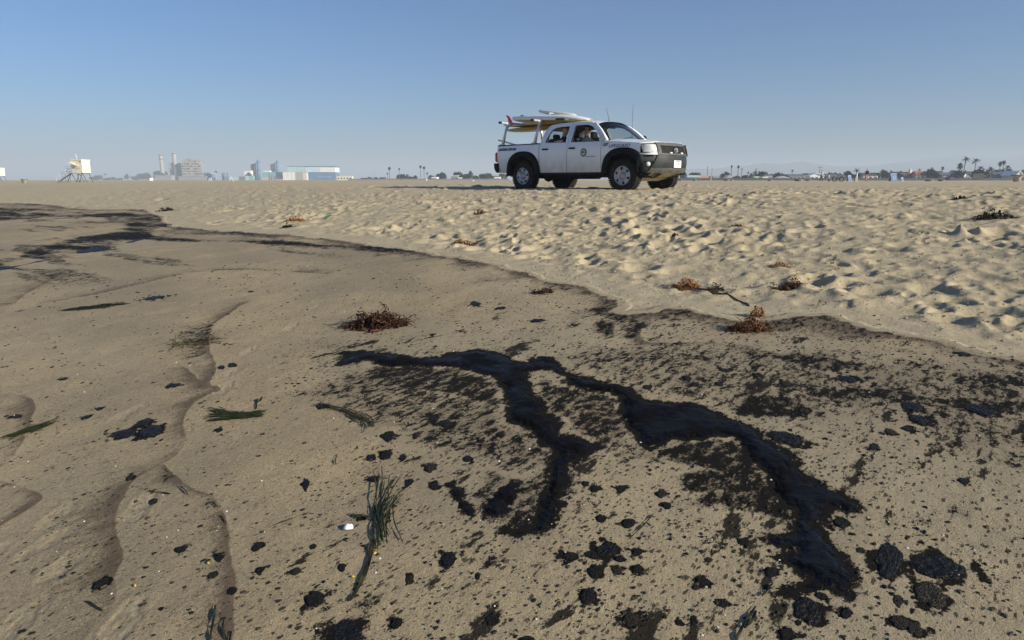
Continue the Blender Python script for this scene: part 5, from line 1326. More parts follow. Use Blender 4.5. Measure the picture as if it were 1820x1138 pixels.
def boiler(label, px0, px1, ytop, Y, floors, bays, seed):
    r = random.Random(seed); x, y, z = P0((px0 + px1) / 2, Y); w_ = wm(px1 - px0, Y); h = top(ytop, (px0 + px1) / 2, Y); d = w_ * .7
    root = empty('boiler_house', (x, y, z), .25, label, 'power plant', 'boiler houses of the power plant')
    b = MB(); b.box((0, d * .1, h * .45), (w_ * .66, d * .6, h * .8)); b.build('boiler', C['steel'], root)
    for k in range(floors + 1):
        f = MB(); zz = h * (k + 1) / (floors + 1.0); ww = w_ * (1 if k < floors - 1 else .9); f.box((0, 0, zz), (ww, d, 1.5)); f.build('floor_deck', C['sandstone'], root)
        q = MB(); q.box((0, -d / 2, zz + 1.5), (ww, .15, .25)); q.box((0, -d / 2, zz + .9), (ww, .15, .2)); q.build('railing', C['darksteel'], root)
    for k in range(bays + 1):
        for yy in (-.5, .5): q = MB(); q.box((-w_ / 2 + w_ * k / bays, d * yy, h / 2), (.7, .7, h)); q.build('column', C['steel'], root)
    for _ in range(floors * 7):
        k = r.randrange(floors); q = MB(); zz = h * (k + 1) / (floors + 1.0); ww = w_ / bays * r.uniform(.4, 1.0); hh = h / (floors + 1) * r.uniform(.45, .9)
        q.box((r.uniform(-.45, .45) * w_, -d * .42, zz + hh / 2 + .3), (ww, d * .14, hh)); q.build('cladding_panel', C[r.choice(['sandstone', 'cream', 'concrete', 'darksteel', 'grey'])], root)
    for k in range(3): q = MB(); q.tube([(w_ * r.uniform(-.4, .4), -d * .3, h), (w_ * r.uniform(-.4, .4), -d * .3, h * 1.06), (w_ * r.uniform(-.4, .4), -d * .3, h * .5)], .8, 6); q.build('duct', C['darksteel'], root)
    return root
boiler('lower boiler frame behind the taller concrete smokestack', 303, 328, 291.5, PY + 10, 5, 4, 3)
boiler('taller boiler frame with pale decks right of both smokestacks', 329, 361, 285, PY, 7, 5, 5)
def box_b(name, label, px0, px1, ytop, Y, m, cat, d=10, grp=None, roof=None, yaw=0):
    x, y, z = P0((px0 + px1) / 2, Y + d / 2); w_ = wm(px1 - px0, Y); h = top(ytop, (px0 + px1) / 2, Y)
    b = MB(); b.box((0, 0, h / 2 - .3), (w_, d, h + .6)); o = b.build(name, m); o.location = (x, y, z); o.rotation_euler = (0, 0, yaw); tag(o, label, cat, grp)
    if roof: q = MB(); q.box((0, 0, h + .25), (w_ + .4, d + .4, .4)); q.build('roof', roof, o)
    return o
box_b('turbine_hall', 'grey low turbine hall at the foot of the taller boiler frame', 322, 372, 313.5, PY - 60, C['grey'], 'building', 20, roof=C['rust'])
box_b('turbine_hall', 'low grey plant shed left of the taller smokestack', 281, 310, 312, PY - 20, C['grey'], 'building', 20, roof=C['steel'])
b = box_b('pipe_bridge', 'thin white pipe bridge right of the boiler frame', 368, 385, 308, 1200, C['white'], 'pipe bridge', 2)
me = b.data; q = MB(); w_ = wm(17, 1200); hh = top(308, 376, 1200); q.box((0, 0, hh - .4), (w_, 1.2, .8)); q.box((-w_ / 2, 0, hh / 2), (.5, .5, hh)); q.box((w_ / 2, 0, hh / 2), (.5, .5, hh)); o2 = q.build('pipe_bridge', C['white']); b.data = o2.data; bpy.data.objects.remove(o2)
def tank(label, px, ytop, wpx, Y, m, name='storage_tank', dome=.15, cat='tank', grp=None):
    x, y, z = P0(px, Y); h = top(ytop, px, Y); r = wm(wpx, Y) / 2; b = MB(); b.lathe([(r, -.5), (r, h * (1 - dome)), (r * .8, h * (1 - dome * .4)), (0, h)], 'Z', n=20); o = b.build(name, m); o.location = (x, y, z); tag(o, label, cat, grp)
    q = MB(); q.box((r * .7, -r * .75, h / 2), (.25, .25, h)); q.build('ladder', C['grey'], o); return o
tank('pale blue tank under the white pipe bridge', 379, 309.5, 7.5, 1190, C['midblue']); tank('wider blue tank left of the white trestle', 400, 307, 9.5, 1180, C['midblue']); tank('slim blue-grey silo against the wider blue tank', 405, 307, 2.5, 1170, C['bluegrey'], 'silo', cat='silo')
def column(label, px, ytop, wpx, Y, m):
    x, y, z = P0(px, Y); h = top(ytop, px, Y); r = wm(wpx, Y) / 2; b = MB(); b.lathe([(r * 1.15, -1), (r * 1.15, h * .48), (r, h * .5), (r, h * .9), (r * .8, h * .91), (r * .8, h)], 'Z', n=18); o = b.build('exhaust_stack', m); o.location = (x, y, z); tag(o, label, 'exhaust stack', 'blue exhaust stacks')
    for f in (.5, .9): q = MB(); q.lathe([(r * 1.1, h * f - .4), (r * 1.6, h * f - .3), (r * 1.6, h * f + .3), (r * 1.1, h * f + .4)], 'Z', n=16); q.build('platform', C['bluegrey'], o)
    return o
column('left and nearer blue exhaust stack above the teal mural wall', 461, 284.5, 5.4, 1120, C['blue'])
column('right blue exhaust stack next to the long mural hall', 494.5, 285, 4.8, 1150, C['blue'])
def scaffold(label, px0, px1, ytop, Y):
    x, y, z = P0((px0 + px1) / 2, Y); w_ = wm(px1 - px0, Y); h = top(ytop, px0, Y); root = empty('scrubber_tower', (x, y, z), 0, label, 'industrial tower', 'grey scrubber towers')
    for k in range(3): q = MB(); q.lathe([(w_ * .17, -1), (w_ * .17, h * (.86 + .05 * k)), (w_ * .1, h * (.92 + .04 * k))], 'Z', c=(w_ * (-.33 + .33 * k), 0, 0), n=10); q.build('vessel', C['darksteel'], root)
    for k in range(4): q = MB(); q.box((0, 0, h * (.3 + .2 * k)), (w_ * 1.1, w_ * .5, .4)); q.build('platform', C['steel'], root)
    for s in (-1, 1): q = MB(); q.box((s * w_ * .55, -w_ * .25, h * .45), (.3, .3, h * .95)); q.build('column', C['steel'], root)
scaffold('grey scrubber tower left of the nearer blue exhaust stack', 448, 457.5, 289.5, 1130); scaffold('grey scrubber tower left of the right blue exhaust stack', 483, 491.5, 289.5, 1160)
o = pole('mast with a bright white ball right of the blue exhaust stacks', 501, 297, 1110, .15, C['steel'], cat='mast', name='mast'); q = MB(); q.lathe([(1.0 * math.cos(a), 1.0 * math.sin(a)) for a in [-PI / 2 + PI * k / 8 for k in range(9)]], 'Z', c=(0, 0, top(297, 501, 1110)), n=12); q.build('ball', C['white'], o)
# long painted hall and walls
def painted(name, label, cols, y0px, px0, Y, cat, d=14):
    """a wall in painted bays: cols = [(px0, px1, ytop, material)]"""
    x, y, z = P0(px0, Y); root = empty(name, (x, y, z), 0, label, cat)
    for i, (a, c_, yt, yb, m) in enumerate(cols):
        h1 = top(yt, a, Y); h0 = top(yb, a, Y) if yb else -.3
        b = MB(); b.box((wm((a + c_) / 2 - px0, Y), d / 2 + (.35 if yb else 0) * 0, (h0 + h1) / 2), (wm(c_ - a, Y) - .04, d - (.8 if not yb else 0), h1 - h0)); b.build('wall_bay', C[m], root)
    return root
r_ = painted('mural_hall', 'long pale hall with a white upper band and deep blue painted lower wall', [(512, 528, 296.4, 306.4, 'paleteal'), (528.2, 543.5, 296.4, 306.4, 'paleteal'), (543.7, 557, 297, 306.2, 'paleblue'), (557.2, 570, 297.2, 306.2, 'paleblue'), (570.2, 584, 297.6, 306.2, 'white'), (584.2, 597, 298, 306.2, 'white'), (546, 560, 306.5, 0, 'blue'), (560.2, 572, 306.5, 0, 'midblue'), (572.2, 585, 306.5, 0, 'blue'), (585.2, 597, 306.5, 0, 'midblue')], 0, 554, 950, 'painted hall', 22)
b = MB(); b.box((wm(.5, 950), 11, top(296, 554, 950) + .2), (wm(86, 950), 22.6, .4)); b.build('roof', C['slate'], r_)
for k, (a, c_) in enumerate(((560, 578), (575, 590))): b = MB(); p = wm(a - 554, 950); b.tube([(p, -.1, 3.0), (p + wm(8, 950), -.1, 4.4), (p + wm(c_ - a, 950), -.1, 4.2)], [.15, .35, .1], 6); b.build('painted_swirl', C['paleblue'], r_)
r_ = painted('mural_wall', 'white and grey bays left of the long blue painted hall', [(503, 511, 306.3, 0, 'white'), (511.3, 518, 306.3, 0, 'white'), (518.3, 525, 306.3, 0, 'white'), (525.3, 538, 306.5, 0, 'concrete'), (538.3, 545.5, 306.8, 0, 'cream')], 0, 524, 940, 'painted wall', 8)
r_ = painted('mural_wall', 'teal mural wall with pinkish desert painting below the blue stacks', [(466, 478, 306, 314.5, 'teal'), (478.2, 491, 306, 314.5, 'teal'), (491.2, 503, 306, 314.5, 'teal'), (466, 478, 314.6, 0, 'pink'), (478.2, 491, 314.6, 0, 'beige'), (491.2, 503, 314.6, 0, 'pink')], 0, 484, 960, 'painted wall', 6)
for k, (px, yt) in enumerate(((479.5, 308), (483.5, 310), (488.5, 312.5))): b = MB(); b.box((wm(px - 484, 960), -.12, top(yt, px, 960) / 2), (.7, .1, top(yt, px, 960))); b.build('painted_cactus', C['bluegrey'], r_)
r_ = painted('mural_wall', 'small teal-and-pink wall right of the white trestle', [(415.5, 424.5, 314.8, 0, 'paleteal'), (425, 435, 314, 0, 'bluegrey')], 0, 425, 970, 'painted wall', 6)
r_ = painted('mural_wall', 'bright teal wall left of the nearer blue stack', [(436, 443, 312.8, 0, 'paleteal'), (443.2, 450.5, 312.8, 0, 'teal')], 0, 443, 955, 'painted wall', 6)
box_b('warehouse', 'white warehouse end above the bright teal wall', 437, 448.5, 303.5, 1040, C['white'], 'building', 10, roof=C['grey'])
box_b('warehouse', 'white roof block between the blue exhaust stacks', 471, 482, 304, 1030, C['white'], 'building', 8, roof=C['white'])

# ---- lifeguard towers
def lifeguard_tower(label, px, Y, sc_=1.0, full=True):
    x, y, z = P0(px, Y); root = empty('lifeguard_tower', (x, y, z), R(-8), label, 'lifeguard tower', 'lifeguard towers on the beach'); root.scale = (sc_,) * 3
    fl = 1.75
    wm_ = C['towerwhite']
    b = MB()   # cabin flares outwards towards its roof on the left, window band under the visor
    out = [(-.75, fl), (1.25, fl), (1.32, fl + 1.2), (1.30, fl + 2.25), (-.85, fl + 2.25), (-1.0, fl + 1.55)]
    b.prism(out, -1.05, 1.05); b.build('cabin', wm_, root)
    b = MB(); b.prism([(-.95, fl + 2.25), (1.38, fl + 2.25), (1.38, fl + 2.45), (-.75, fl + 2.5)], -1.15, 1.15); b.build('roof', wm_, root)
    b = MB(); b.prism([(-1.55, fl + 1.68), (-.9, fl + 2.05), (-.8, fl + 2.0), (-.95, fl + 1.55)], -1.15, 1.15); b.prism([(-1.5, fl + 1.74), (.55, fl + 1.28), (.62, fl + 1.36), (-.9, fl + 2.0)], -1.5, -1.06); b.build('window_shutter', wm_, root)
    b = MB(); b.box((1.02, -1.07, fl + 2.0), (.32, .04, .13)); b.build('vent', C['window'], root)
    b = MB(); b.lathe([(0, 0), (.15, 0), (.15, .02)], 'Y', (.42, -1.09, fl + 1.72), 14); b.build('yellow_mark', mat('faded_yellow', (.62, .50, .12), .6), root)
    for k, (xx, zz) in enumerate(((-.35, .85), (.15, .80), (.62, .85))): b = MB(); b.box((xx, -1.065, fl + zz), (.30, .03, .35)); b.build('panel', C['beige'], root)
    b = MB(); b.box((-.35, -.15, fl - .06), (2.3, 2.9, .1)); b.build('deck', C['concrete'], root)
    for k in range(3): b = MB(); zz = fl + .3 + .42 * k; b.tube([(-1.05, -1.5, zz), (-1.85, -1.5, zz), (-1.85, 1.2, zz)], .028, 5); b.build('railing', C['steel'], root)
    for (xx, yy) in ((-1.45, -1.45), (-.9, -1.5), (.2, -1.5), (-1.45, 1.1)): b = MB(); b.tube([(xx, yy, fl - .1), (xx, yy, fl + 1.2)], .03, 5); b.build('railing_post', C['steel'], root)
    for (a, c_) in (((-1.2, -.9), (-2.3, -1.0)), ((-1.2, -.9), (.0, -1.2)), ((.1, -1.0), (.35, -1.0)), ((1.0, -.9), (.55, -1.2)), ((1.0, -.9), (2.1, -1.0)), ((-1.1, .9), (-.2, 1.0)), ((1.0, .9), (1.5, 1.1)), ((-1.1, .9), (-2.0, 1.0))):
        b = MB(); b.tube([(a[0], a[1], fl), (c_[0], c_[1], -.2)], .055, 6); b.build('leg', C['darksteel'], root)
    b = MB(); b.tube([(-.45, 0, fl + 2.4), (-.55, 0, fl + 3.55)], .035, 5); b.build('flag_mast', C['white'], root)
    if full:
        b = MB(); b.add([(-1.5, -.75, fl - .05), (-1.5, -.25, fl - .05), (-4.6, -.25, .05), (-4.6, -.75, .05), (-1.5, -.75, fl - .11), (-1.5, -.25, fl - .11), (-4.6, -.25, -.01), (-4.6, -.75, -.01)], [(0, 1, 2, 3), (7, 6, 5, 4), (0, 3, 7, 4), (1, 5, 6, 2), (0, 4, 5, 1), (3, 2, 6, 7)]); b.build('ramp', C['concrete'], root)
        for yy in (-.78, -.22):
            for hh in (.45, .95): b = MB(); b.tube([(-1.6, yy, fl + hh), (-3.6, yy, .75 + hh), (-4.7, yy, .1 + hh * .8), (-4.75, yy, .1)], .026, 5); b.build('handrail', C['white'], root)
            for xx in (-2.2, -3.2, -4.0): b = MB(); zz = fl * (1 - (-1.5 - xx) / 3.1); b.tube([(xx, yy, -.1), (xx, yy, zz + .95)], .03, 5); b.build('handrail_post', C['steel'], root)
C['towerwhite'] = mat('tower_cream', (.74, .69, .56), .6, var=.06)
lifeguard_tower('cream lifeguard tower on angled legs with a ramp and flag mast', 145, 133, 1.0)
lifeguard_tower('farther cream lifeguard tower cut by the left edge of the view', -1, 215, .98, False)

# ---- things standing on the far sand
def barrel(label, px, Y, h=.75, r=.36):
    x, y, z = P0(px, Y); b = MB(); b.lathe([(r * .82, -.1), (r * .84, h * .7), (r, h * .75), (r * 1.05, h), (r * .85, h), (r * .8, h * .8)], 'Z', n=18); o = b.build('litter_bin', C['sandstone']); o.location = (x, y, z); tag(o, label, 'litter bin')
    q = MB(); q.lathe([(r * 1.07, h * .76), (r * 1.09, h * .78), (r * 1.09, h * .98), (r * 1.07, h * 1.0)], 'Z', n=18); q.build('rim', C['rust'], o)
barrel('squat litter bin on the sand left of the lifeguard tower', 43.5, 108, .62, .44)
def planter(label, px, Y):
    x, y, z = P0(px, Y); b = MB(); b.lathe([(.40, -.1), (.42, .45), (.55, .68), (.74, .80), (.74, .88), (.62, .88), (.5, .6), (0, .55)], 'Z', n=28); o = b.build('concrete_bin', C['sandstone']); o.location = (x, y, z); tag(o, label, 'concrete bin')
    q = MB(); q.lathe([(.765, .80), (.775, .81), (.775, .88), (.765, .89), (.70, .89)], 'Z', n=28); q.build('rim', C['rust'], o)
planter('flared concrete bin standing on the sand at the far right', 1807.5, 92)
def fire_ring(label, px, Y, r=.55):
    x, y, z = P0(px, Y); b = MB(); b.lathe([(r, -.1), (r, .26), (r * .86, .26), (r * .84, .05), (0, .03)], 'Z', n=20); o = b.build('fire_ring', C['rust']); o.location = (x, y, z); tag(o, label, 'fire ring', 'fire rings on the sand')
for lb, px, Y, r in (('largest dark fire ring in front of the wide grey house', 1420, 108, .62), ('fire ring below the brightest white house', 1437, 150, .6), ('fire ring below the tiny white gable, left of its neighbour', 1292, 150, .62), ('smaller fire ring just right of the one below the white gable', 1300, 160, .45), ('fire ring beside the truck bumper', 1210, 150, .4), ('fire ring below the teal-roofed house', 1235, 150, .4), ('fire ring in front of the long low white house', 1369, 150, .5), ('fire ring below the tree right of the red roof', 1652, 112, .62), ('fire ring below the long slate roof', 1673.5, 118, .5)): fire_ring(lb, px, Y, r)
def a_frame(label, px, Y, w_, h, rz, face='signblue', name='sandwich_board'):
    x, y, z = P0(px, Y); root = empty(name, (x, y, z), rz, label, 'sandwich board', 'sandwich boards on the sand')
    for s in (-1, 1):
        b = MB(); t = .30 * h
        for sx in (-1, 1): b.tube([(sx * w_ / 2, s * t, -.05), (sx * w_ / 2, 0, h)], .035, 4, smooth=False)
        b.tube([(-w_ / 2, s * .02, h * .97), (w_ / 2, s * .02, h * .97)], .035, 4, smooth=False); b.build('frame', C['white'], root)
        q = MB(); q.add([(-w_ / 2 + .04, s * t * .92, .10), (w_ / 2 - .04, s * t * .92, .10), (w_ / 2 - .04, s * .03, h * .92), (-w_ / 2 + .04, s * .03, h * .92), (-w_ / 2 + .04, s * t * .92 - s * .02, .10), (w_ / 2 - .04, s * t * .92 - s * .02, .10), (w_ / 2 - .04, s * .03 - s * .02, h * .92), (-w_ / 2 + .04, s * .03 - s * .02, h * .92)], [(0, 1, 2, 3), (7, 6, 5, 4), (0, 4, 5, 1), (1, 5, 6, 2), (2, 6, 7, 3), (3, 7, 4, 0)]); bd = q.build('board', C[face], root)
        if s < 0 and h > .85:
            for k in range(4): q = MB(); f = .25 + .16 * k; q.box((random.uniform(-.05, .05), -t * .92 * (1 - f) - .035, .1 + f * h * .82), (w_ * .6, .01, .035)); q.build('printed_line', C['paleblue'], bd)
a_frame('blue sandwich board with white legs between the bicycles and the walker', 1509, 96, .62, .82, R(35))
a_frame('largest blue sandwich board with a white frame', 1587, 98, .92, 1.12, R(10))
a_frame('smallest sandwich board, dark blue, right of the largest one', 1603, 102, .5, .55, R(40))
a_frame('pale sandwich board in front of the hazy power plant', 374, 190, .75, .85, R(-15), 'paleblue')
a_frame('white sandwich board left of the first smokestack', 269, 230, .9, 1.05, R(5), 'white')
# white trestle, post sign
x, y, z = P0(411, 112); root = empty('trestle', (x, y, z), 0, 'white A-shaped trestle standing on the sand left of the painted walls', 'trestle')
for s in (-1, 1): b = MB(); b.tube([(s * .42, 0, -.05), (s * .03, 0, .72)], .03, 5); b.build('leg', C['white'], root)
b = MB(); b.tube([(-.20, -.02, .72), (.20, -.02, .72)], .03, 5); b.build('top_bar', C['white'], root)
x, y, z = P0(1522, 97); root = empty('bollard_sign', (x, y, z), 0, 'narrow grey-white upright sign between blue board and walker', 'sign'); b = MB(); b.box((0, 0, .30), (.38, .2, .7), taper=.85); b.build('base', C['concrete'], root); b = MB(); b.box((.05, 0, .9), (.13, .06, .6), taper=.7); b.build('board', C['white'], root)
# small white posts far off
for k, (lb, px, yt, Y) in enumerate((('small white marker on the sand in front of the palm pair', 758.5, 318.5, 160), ('curved white marker board on the sand left of the truck', 841.5, 320, 140))):
    x, y, z = P0(px, Y); b = MB(); h = top(yt, px, Y); b.prism([(-.15, -.05), (.15, -.05), (.13, h * .7), (.02, h), (-.16, h * .95)], -.05, .05); o = b.build('marker', C['white']); o.location = (x, y, z); tag(o, lb, 'marker')
# bicycles
def bicycle(label, px, Y, rz, frame, fat=.03, load=False):
    x, y, z = P0(px, Y); root = empty('bicycle', (x, y, z), rz, label, 'bicycle', 'bicycles parked on the far sand')
    for xx in (-.52, .52):
        b = MB(); b.tube([(xx + .33 * math.cos(a), 0, .33 + .33 * math.sin(a)) for a in [2 * PI * k / 20 for k in range(21)]], fat, 6, cap=False); wl = b.build('wheel', M['rubber'], root)
        for k in range(5): a = PI * k / 5; s = MB(); s.tube([(xx - .31 * math.cos(a), 0, .33 - .31 * math.sin(a)), (xx + .31 * math.cos(a), 0, .33 + .31 * math.sin(a))], .006, 4); s.build('spoke', C['steel'], wl)
    b = MB()
    for a, c_ in (((-.52, 0, .33), (-.15, 0, .80)), ((-.52, 0, .33), (-.05, 0, .30)), ((-.05, 0, .30), (-.18, 0, .92)), ((-.05, 0, .30), (.38, 0, .78)), ((-.15, 0, .78), (.38, 0, .82)), ((.36, 0, .95), (.52, 0, .33))): b.tube([a, c_], .025, 5)
    b.build('frame', frame, root)
    b = MB(); b.bbox((-.19, 0, .95), (.26, .13, .06), .02); b.build('saddle', M['plastic'], root)
    b = MB(); b.tube([(.30, -.28, 1.02), (.37, 0, 1.0), (.30, .28, 1.02)], .02, 5); b.build('handlebar', M['plastic'], root)
    if load: b = MB(); b.bbox((.42, 0, 1.08), (.55, .4, .22), .08); b.tube([(-.7, 0, .72), (-.25, 0, .74)], .03, 5); b.build('luggage', C['concrete'], root)
bicycle('white-framed bicycle seen end on beside the standing person', 1473, 97, R(62), C['white'])
bicycle('fat-tyred bicycle with a pale bundle on its handlebar', 1489.5, 97, R(8), C['darksteel'], .055, True)
# people on the far sand
def walker(label, px, Y, rz, H, top_m, leg_m, stride, hunch=0.0, arm=.1, cap=None, pack=False):
    k = H / 1.75
    J = {'pelvis': ((0, 0, .94), .125), 'belly': ((.0 + hunch * .3, 0, 1.12), .115), 'chest': ((.02 + hunch * .7, 0, 1.32), (.125, .15)), 'neck': ((.03 + hunch, 0, 1.50), .055), 'head': ((.05 + hunch * 1.2, 0, 1.60), .085), 'crown': ((.045 + hunch * 1.25, 0, 1.70), .07), 'nose': ((.145 + hunch * 1.2, 0, 1.61), .016)}
    E = [('pelvis', 'belly'), ('belly', 'chest'), ('chest', 'neck'), ('neck', 'head'), ('head', 'crown'), ('head', 'nose')]
    for s, n, d in ((-1, 'r', stride), (1, 'l', -stride)):
        J.update({'hip' + n: ((.01, s * .09, .88), .092), 'knee' + n: ((d * .45 + .04, s * .10, .50), .062), 'ank' + n: ((d * .95 - .02, s * .10, .10), .042), 'toe' + n: ((d * .95 + .16, s * .12, .035), .035),
                  'sh' + n: ((.02 + hunch * .75, s * .19, 1.40), .058), 'elb' + n: ((-d * .3 + .02 + hunch * .5, s * .24, 1.13), .042), 'wri' + n: ((-d * .4 + arm + hunch * .5, s * .22, .93), .03), 'han' + n: ((-d * .42 + arm + .03 + hunch * .5, s * .21, .84), .032)})
        E += [('pelvis', 'hip' + n), ('hip' + n, 'knee' + n), ('knee' + n, 'ank' + n), ('ank' + n, 'toe' + n), ('chest', 'sh' + n), ('sh' + n, 'elb' + n), ('elb' + n, 'wri' + n), ('wri' + n, 'han' + n)]
    J = {n: (tuple(c * k for c in p), (tuple(q * k for q in r) if hasattr(r, '__len__') else r * k)) for n, (p, r) in J.items()}
    def mf(c):
        z = c.z / k
        if z > 1.485: return 0
        if abs(c.y) > .165 * k and z < 1.1 and z > .78: return 0
        return 1 if z > .93 else (2 if z > .12 else 3)
    o = person_mesh('person', J, E, [M['skin'], top_m, leg_m, M['plastic']], mf)
    x, y, z = P0(px, Y); o.location = (x, y, z); o.rotation_euler = (0, 0, rz); tag(o, label, 'person', 'people on the far sand')
    add_hair(o, ((.04 + hunch * 1.25) * k, 0, 1.635 * k), .095 * k, cap or M['hair'])
    if pack: b = MB(); b.bbox((-.16 + hunch * .5, 0, 1.28), (.22, .36, .5), .07); b.build('backpack', M['uniform'], o)
    return o
walker('person in a white top and dark trousers standing by the bicycles', 1460, 104, R(200), 1.68, C['white'], M['uniform'], .14, 0, .1)
walker('person in bulky black jacket and bare legs walking away across the sand', 1540, 100, R(75), 1.78, M['uniform'], M['skin'], .22, .08, .05, pack=True)
walker('person in dark clothes and white cap behind the white bicycle', 1474.5, 98.5, R(170), 1.5, C['bluegrey'], C['bluegrey'], .05, .1, .2, cap=C['white'])
# ------------------------------------------------------------------ tar lumps, seaweed, shell and small litter on the beach
TAR = mat('tar', (.006, .0056, .0055), (.4), spec=.12, bump=.9, bscale=5, var=.4, scale=3, dirt=(.07, .055, .035), dirt_amt=.35)
TARD = mat('tar_sandy', (.012, .011, .010), .6, spec=.12, bump=.9, bscale=7, dirt=(.13, .10, .06), dirt_amt=.8, scale=4)
def tangent(px, py):
    x, y = at(px, py); d = math.hypot(x, y); drop = EYE - gz(x, y)
    ang = math.atan2(drop, d); ppm = FPX / math.hypot(d, drop)
    return x, y, ppm, ang
def seat(ob_z, x, y): return gz(x, y) + ob_z
def normal(x, y, e=.03):
    return Vector((-(gz(x + e, y) - gz(x - e, y)) / (2 * e), -(gz(x, y + e) - gz(x, y - e)) / (2 * e), 1)).normalized()
def lump_mesh(seed, hgt, rough=.3):
    r = random.Random(seed); b = MB(); n, m = 40, 9
    ph = [(r.uniform(0, 6.28), r.uniform(.3, 1) / (k + 1) ** .75) for k in range(13)]
    def rad(a): return max(.35, .92 + rough * sum(w_ * math.cos((k + 1) * a + p_) for k, (p_, w_) in enumerate(ph)) * .62)
    bp = [(r.uniform(-.8, .8), r.uniform(-.8, .8), r.uniform(.10, .34), r.uniform(-.8, .9)) for _ in range(22)]
    vs = [(0, 0, hgt * .8)]
    for j in range(1, m + 1):
        f = j / m
        for k in range(n):
            a = 2 * PI * k / n; rr = rad(a) * f; x, y = rr * math.cos(a), rr * math.sin(a)
            h = hgt * max(0, 1 - f ** 2.4) ** .7
            for (bx, by, br, bh) in bp: h += hgt * .6 * bh * math.exp(-((x - bx) ** 2 + (y - by) ** 2) / br ** 2) * (1 - f ** 5)
            vs.append((x, y, max(h, -.05) + r.uniform(-.05, .05) * hgt if j < m else -.10))
    fs = []
    for k in range(n): fs.append((0, 1 + k, 1 + (k + 1) % n))
    for j in range(m - 1):
        for k in range(n): q = (k + 1) % n; fs.append((1 + j * n + k, 1 + (j + 1) * n + k, 1 + (j + 1) * n + q, 1 + j * n + q))
    b.add(vs, fs, True); o = b.build('tar_lump', TAR); d = o.data; bpy.data.objects.remove(o); return d
LUMP = [lump_mesh(400 + k, .30, .34) for k in range(6)]; PATTY = [lump_mesh(500 + k, .16, .34) for k in range(5)]
LUMPD = []
for me in LUMP[:3] + PATTY[:3]:
    m2 = me.copy(); m2.materials.clear(); m2.materials.append(TARD); LUMPD.append(m2)
BIGL = {
 (796, 986): 'oval black tar lump standing alone below the two hooks of the slick', (619, 1118): 'large rough black tar lump at the bottom edge below the seaweed stem', (703, 1103): 'shiny small tar lump right of the large rough one at the bottom edge', (934, 1134): 'tar lump cut by the bottom edge of the view below the slick hook',
 (1082, 968): 'largest tar lump of the cluster below the middle of the slick', (1013, 982): 'long low tar lump at the left of the cluster below the slick', (1052, 980): 'flat tar lump touching the left of the largest in the cluster', (1059, 1006): 'three-lobed tar lump just under the largest in the cluster',
 (1042, 1049): 'crumbly tar lump below the cluster, on bare sand', (1122, 1093): 'sandy horseshoe-shaped tar lump near the bottom edge', (1115, 924): 'dark tar smear of two joined lobes above the cluster', (1674, 1004): 'big flat oval tar patty at the right, beyond the slick end', (1578, 991): 'tall ragged tar patch between the slick end and the big oval patty',
 (1438, 1079): 'glossy crumpled tar patch right under the end of the slick', (1496, 927): 'small oval tar patty tucked beside the notch of the slick', (1657, 1055): 'faint dusty tar patch below the big oval patty', (1599, 1103): 'dusty double tar smear at the lower right', (1399, 778): 'two-lobed tar patty just outside the outer bend of the slick',
 (1635, 745): 'lens-shaped tar patty near the dark band at the right', (1622, 724): 'tar lump lying in the dark band at the right', (1745, 729): 'shiny ridged tar lump at the right end of the dark band', (1508, 676): 'long tar patty below the dark smudge on the right', (219, 770): 'left half of the pair of flat tar patties on the left sand', (266, 764): 'thicker right one of the pair of flat tar patties on the left sand', (256, 752): 'thin tar streak above the pair of flat tar patties',
 (179, 1036): 'tar lump lying on the brown band near the lower left', (557, 1060): 'round crusted tar lump left of the leaning seaweed stem', (272, 529): 'flat tar patty on the far left sand behind the grass strip', (308, 684): 'slim slanting tar sliver on the left sand', (847, 539): 'tar lump on the upper foreshore right of the kelp heap', (956, 569): 'long thin tar streak above the slick on the foreshore', (1282, 1063): 'crumbly tar lump left of the glossy crumpled patch', (1249, 1025): 'tar lump farther left of the end of the slick', (1461, 1055): 'narrow tar sliver at the tip of the slick end', (543, 857): 'small hook of tar strings on the sand left of the grass bunch'}
MARKS = [(617, 929, 'the white shell'), (690, 890, 'the tall eelgrass bunch'), (672, 566, 'the dark kelp heap'), (415, 738, 'the thick eelgrass mat'), (60, 766, 'the left-edge eelgrass tuft'), (640, 1020, 'the leaning seaweed stem'), (240, 768, 'the pair of flat tar patties'), (796, 986, 'the lone oval tar lump'), (1082, 975, 'the tar cluster below the slick'), (1042, 1049, 'the crumbly tar lump'), (1122, 1093, 'the horseshoe-shaped tar lump'), (940, 925, 'the hooked end of the slick'), (1450, 990, 'the thick end of the slick'), (1674, 1004, 'the big oval patty'), (1657, 1055, 'the faint dusty patch'), (1600, 745, 'the lens-shaped patty'), (1399, 778, 'the two-lobed patty'), (630, 742, 'the loose weed strands'), (345, 600, 'the dark weed tangle'), (179, 1036, 'the brown wave band'), (1330, 1105, 'the forked black root'), (1440, 650, 'the dark smudge on the right'), (1140, 930, 'the black twig'), (896, 740, 'the left arm of the slick'), (1230, 740, 'the outer bend of the slick'), (1438, 1079, 'the glossy crumpled patch'), (810, 885, 'the thin crooked oil streak')]
ORD = ['nearest to it', 'second nearest to it', 'third nearest to it', 'fourth nearest to it', 'fifth nearest to it', 'sixth nearest to it', 'seventh nearest to it', 'eighth nearest to it']
SMALL = {}
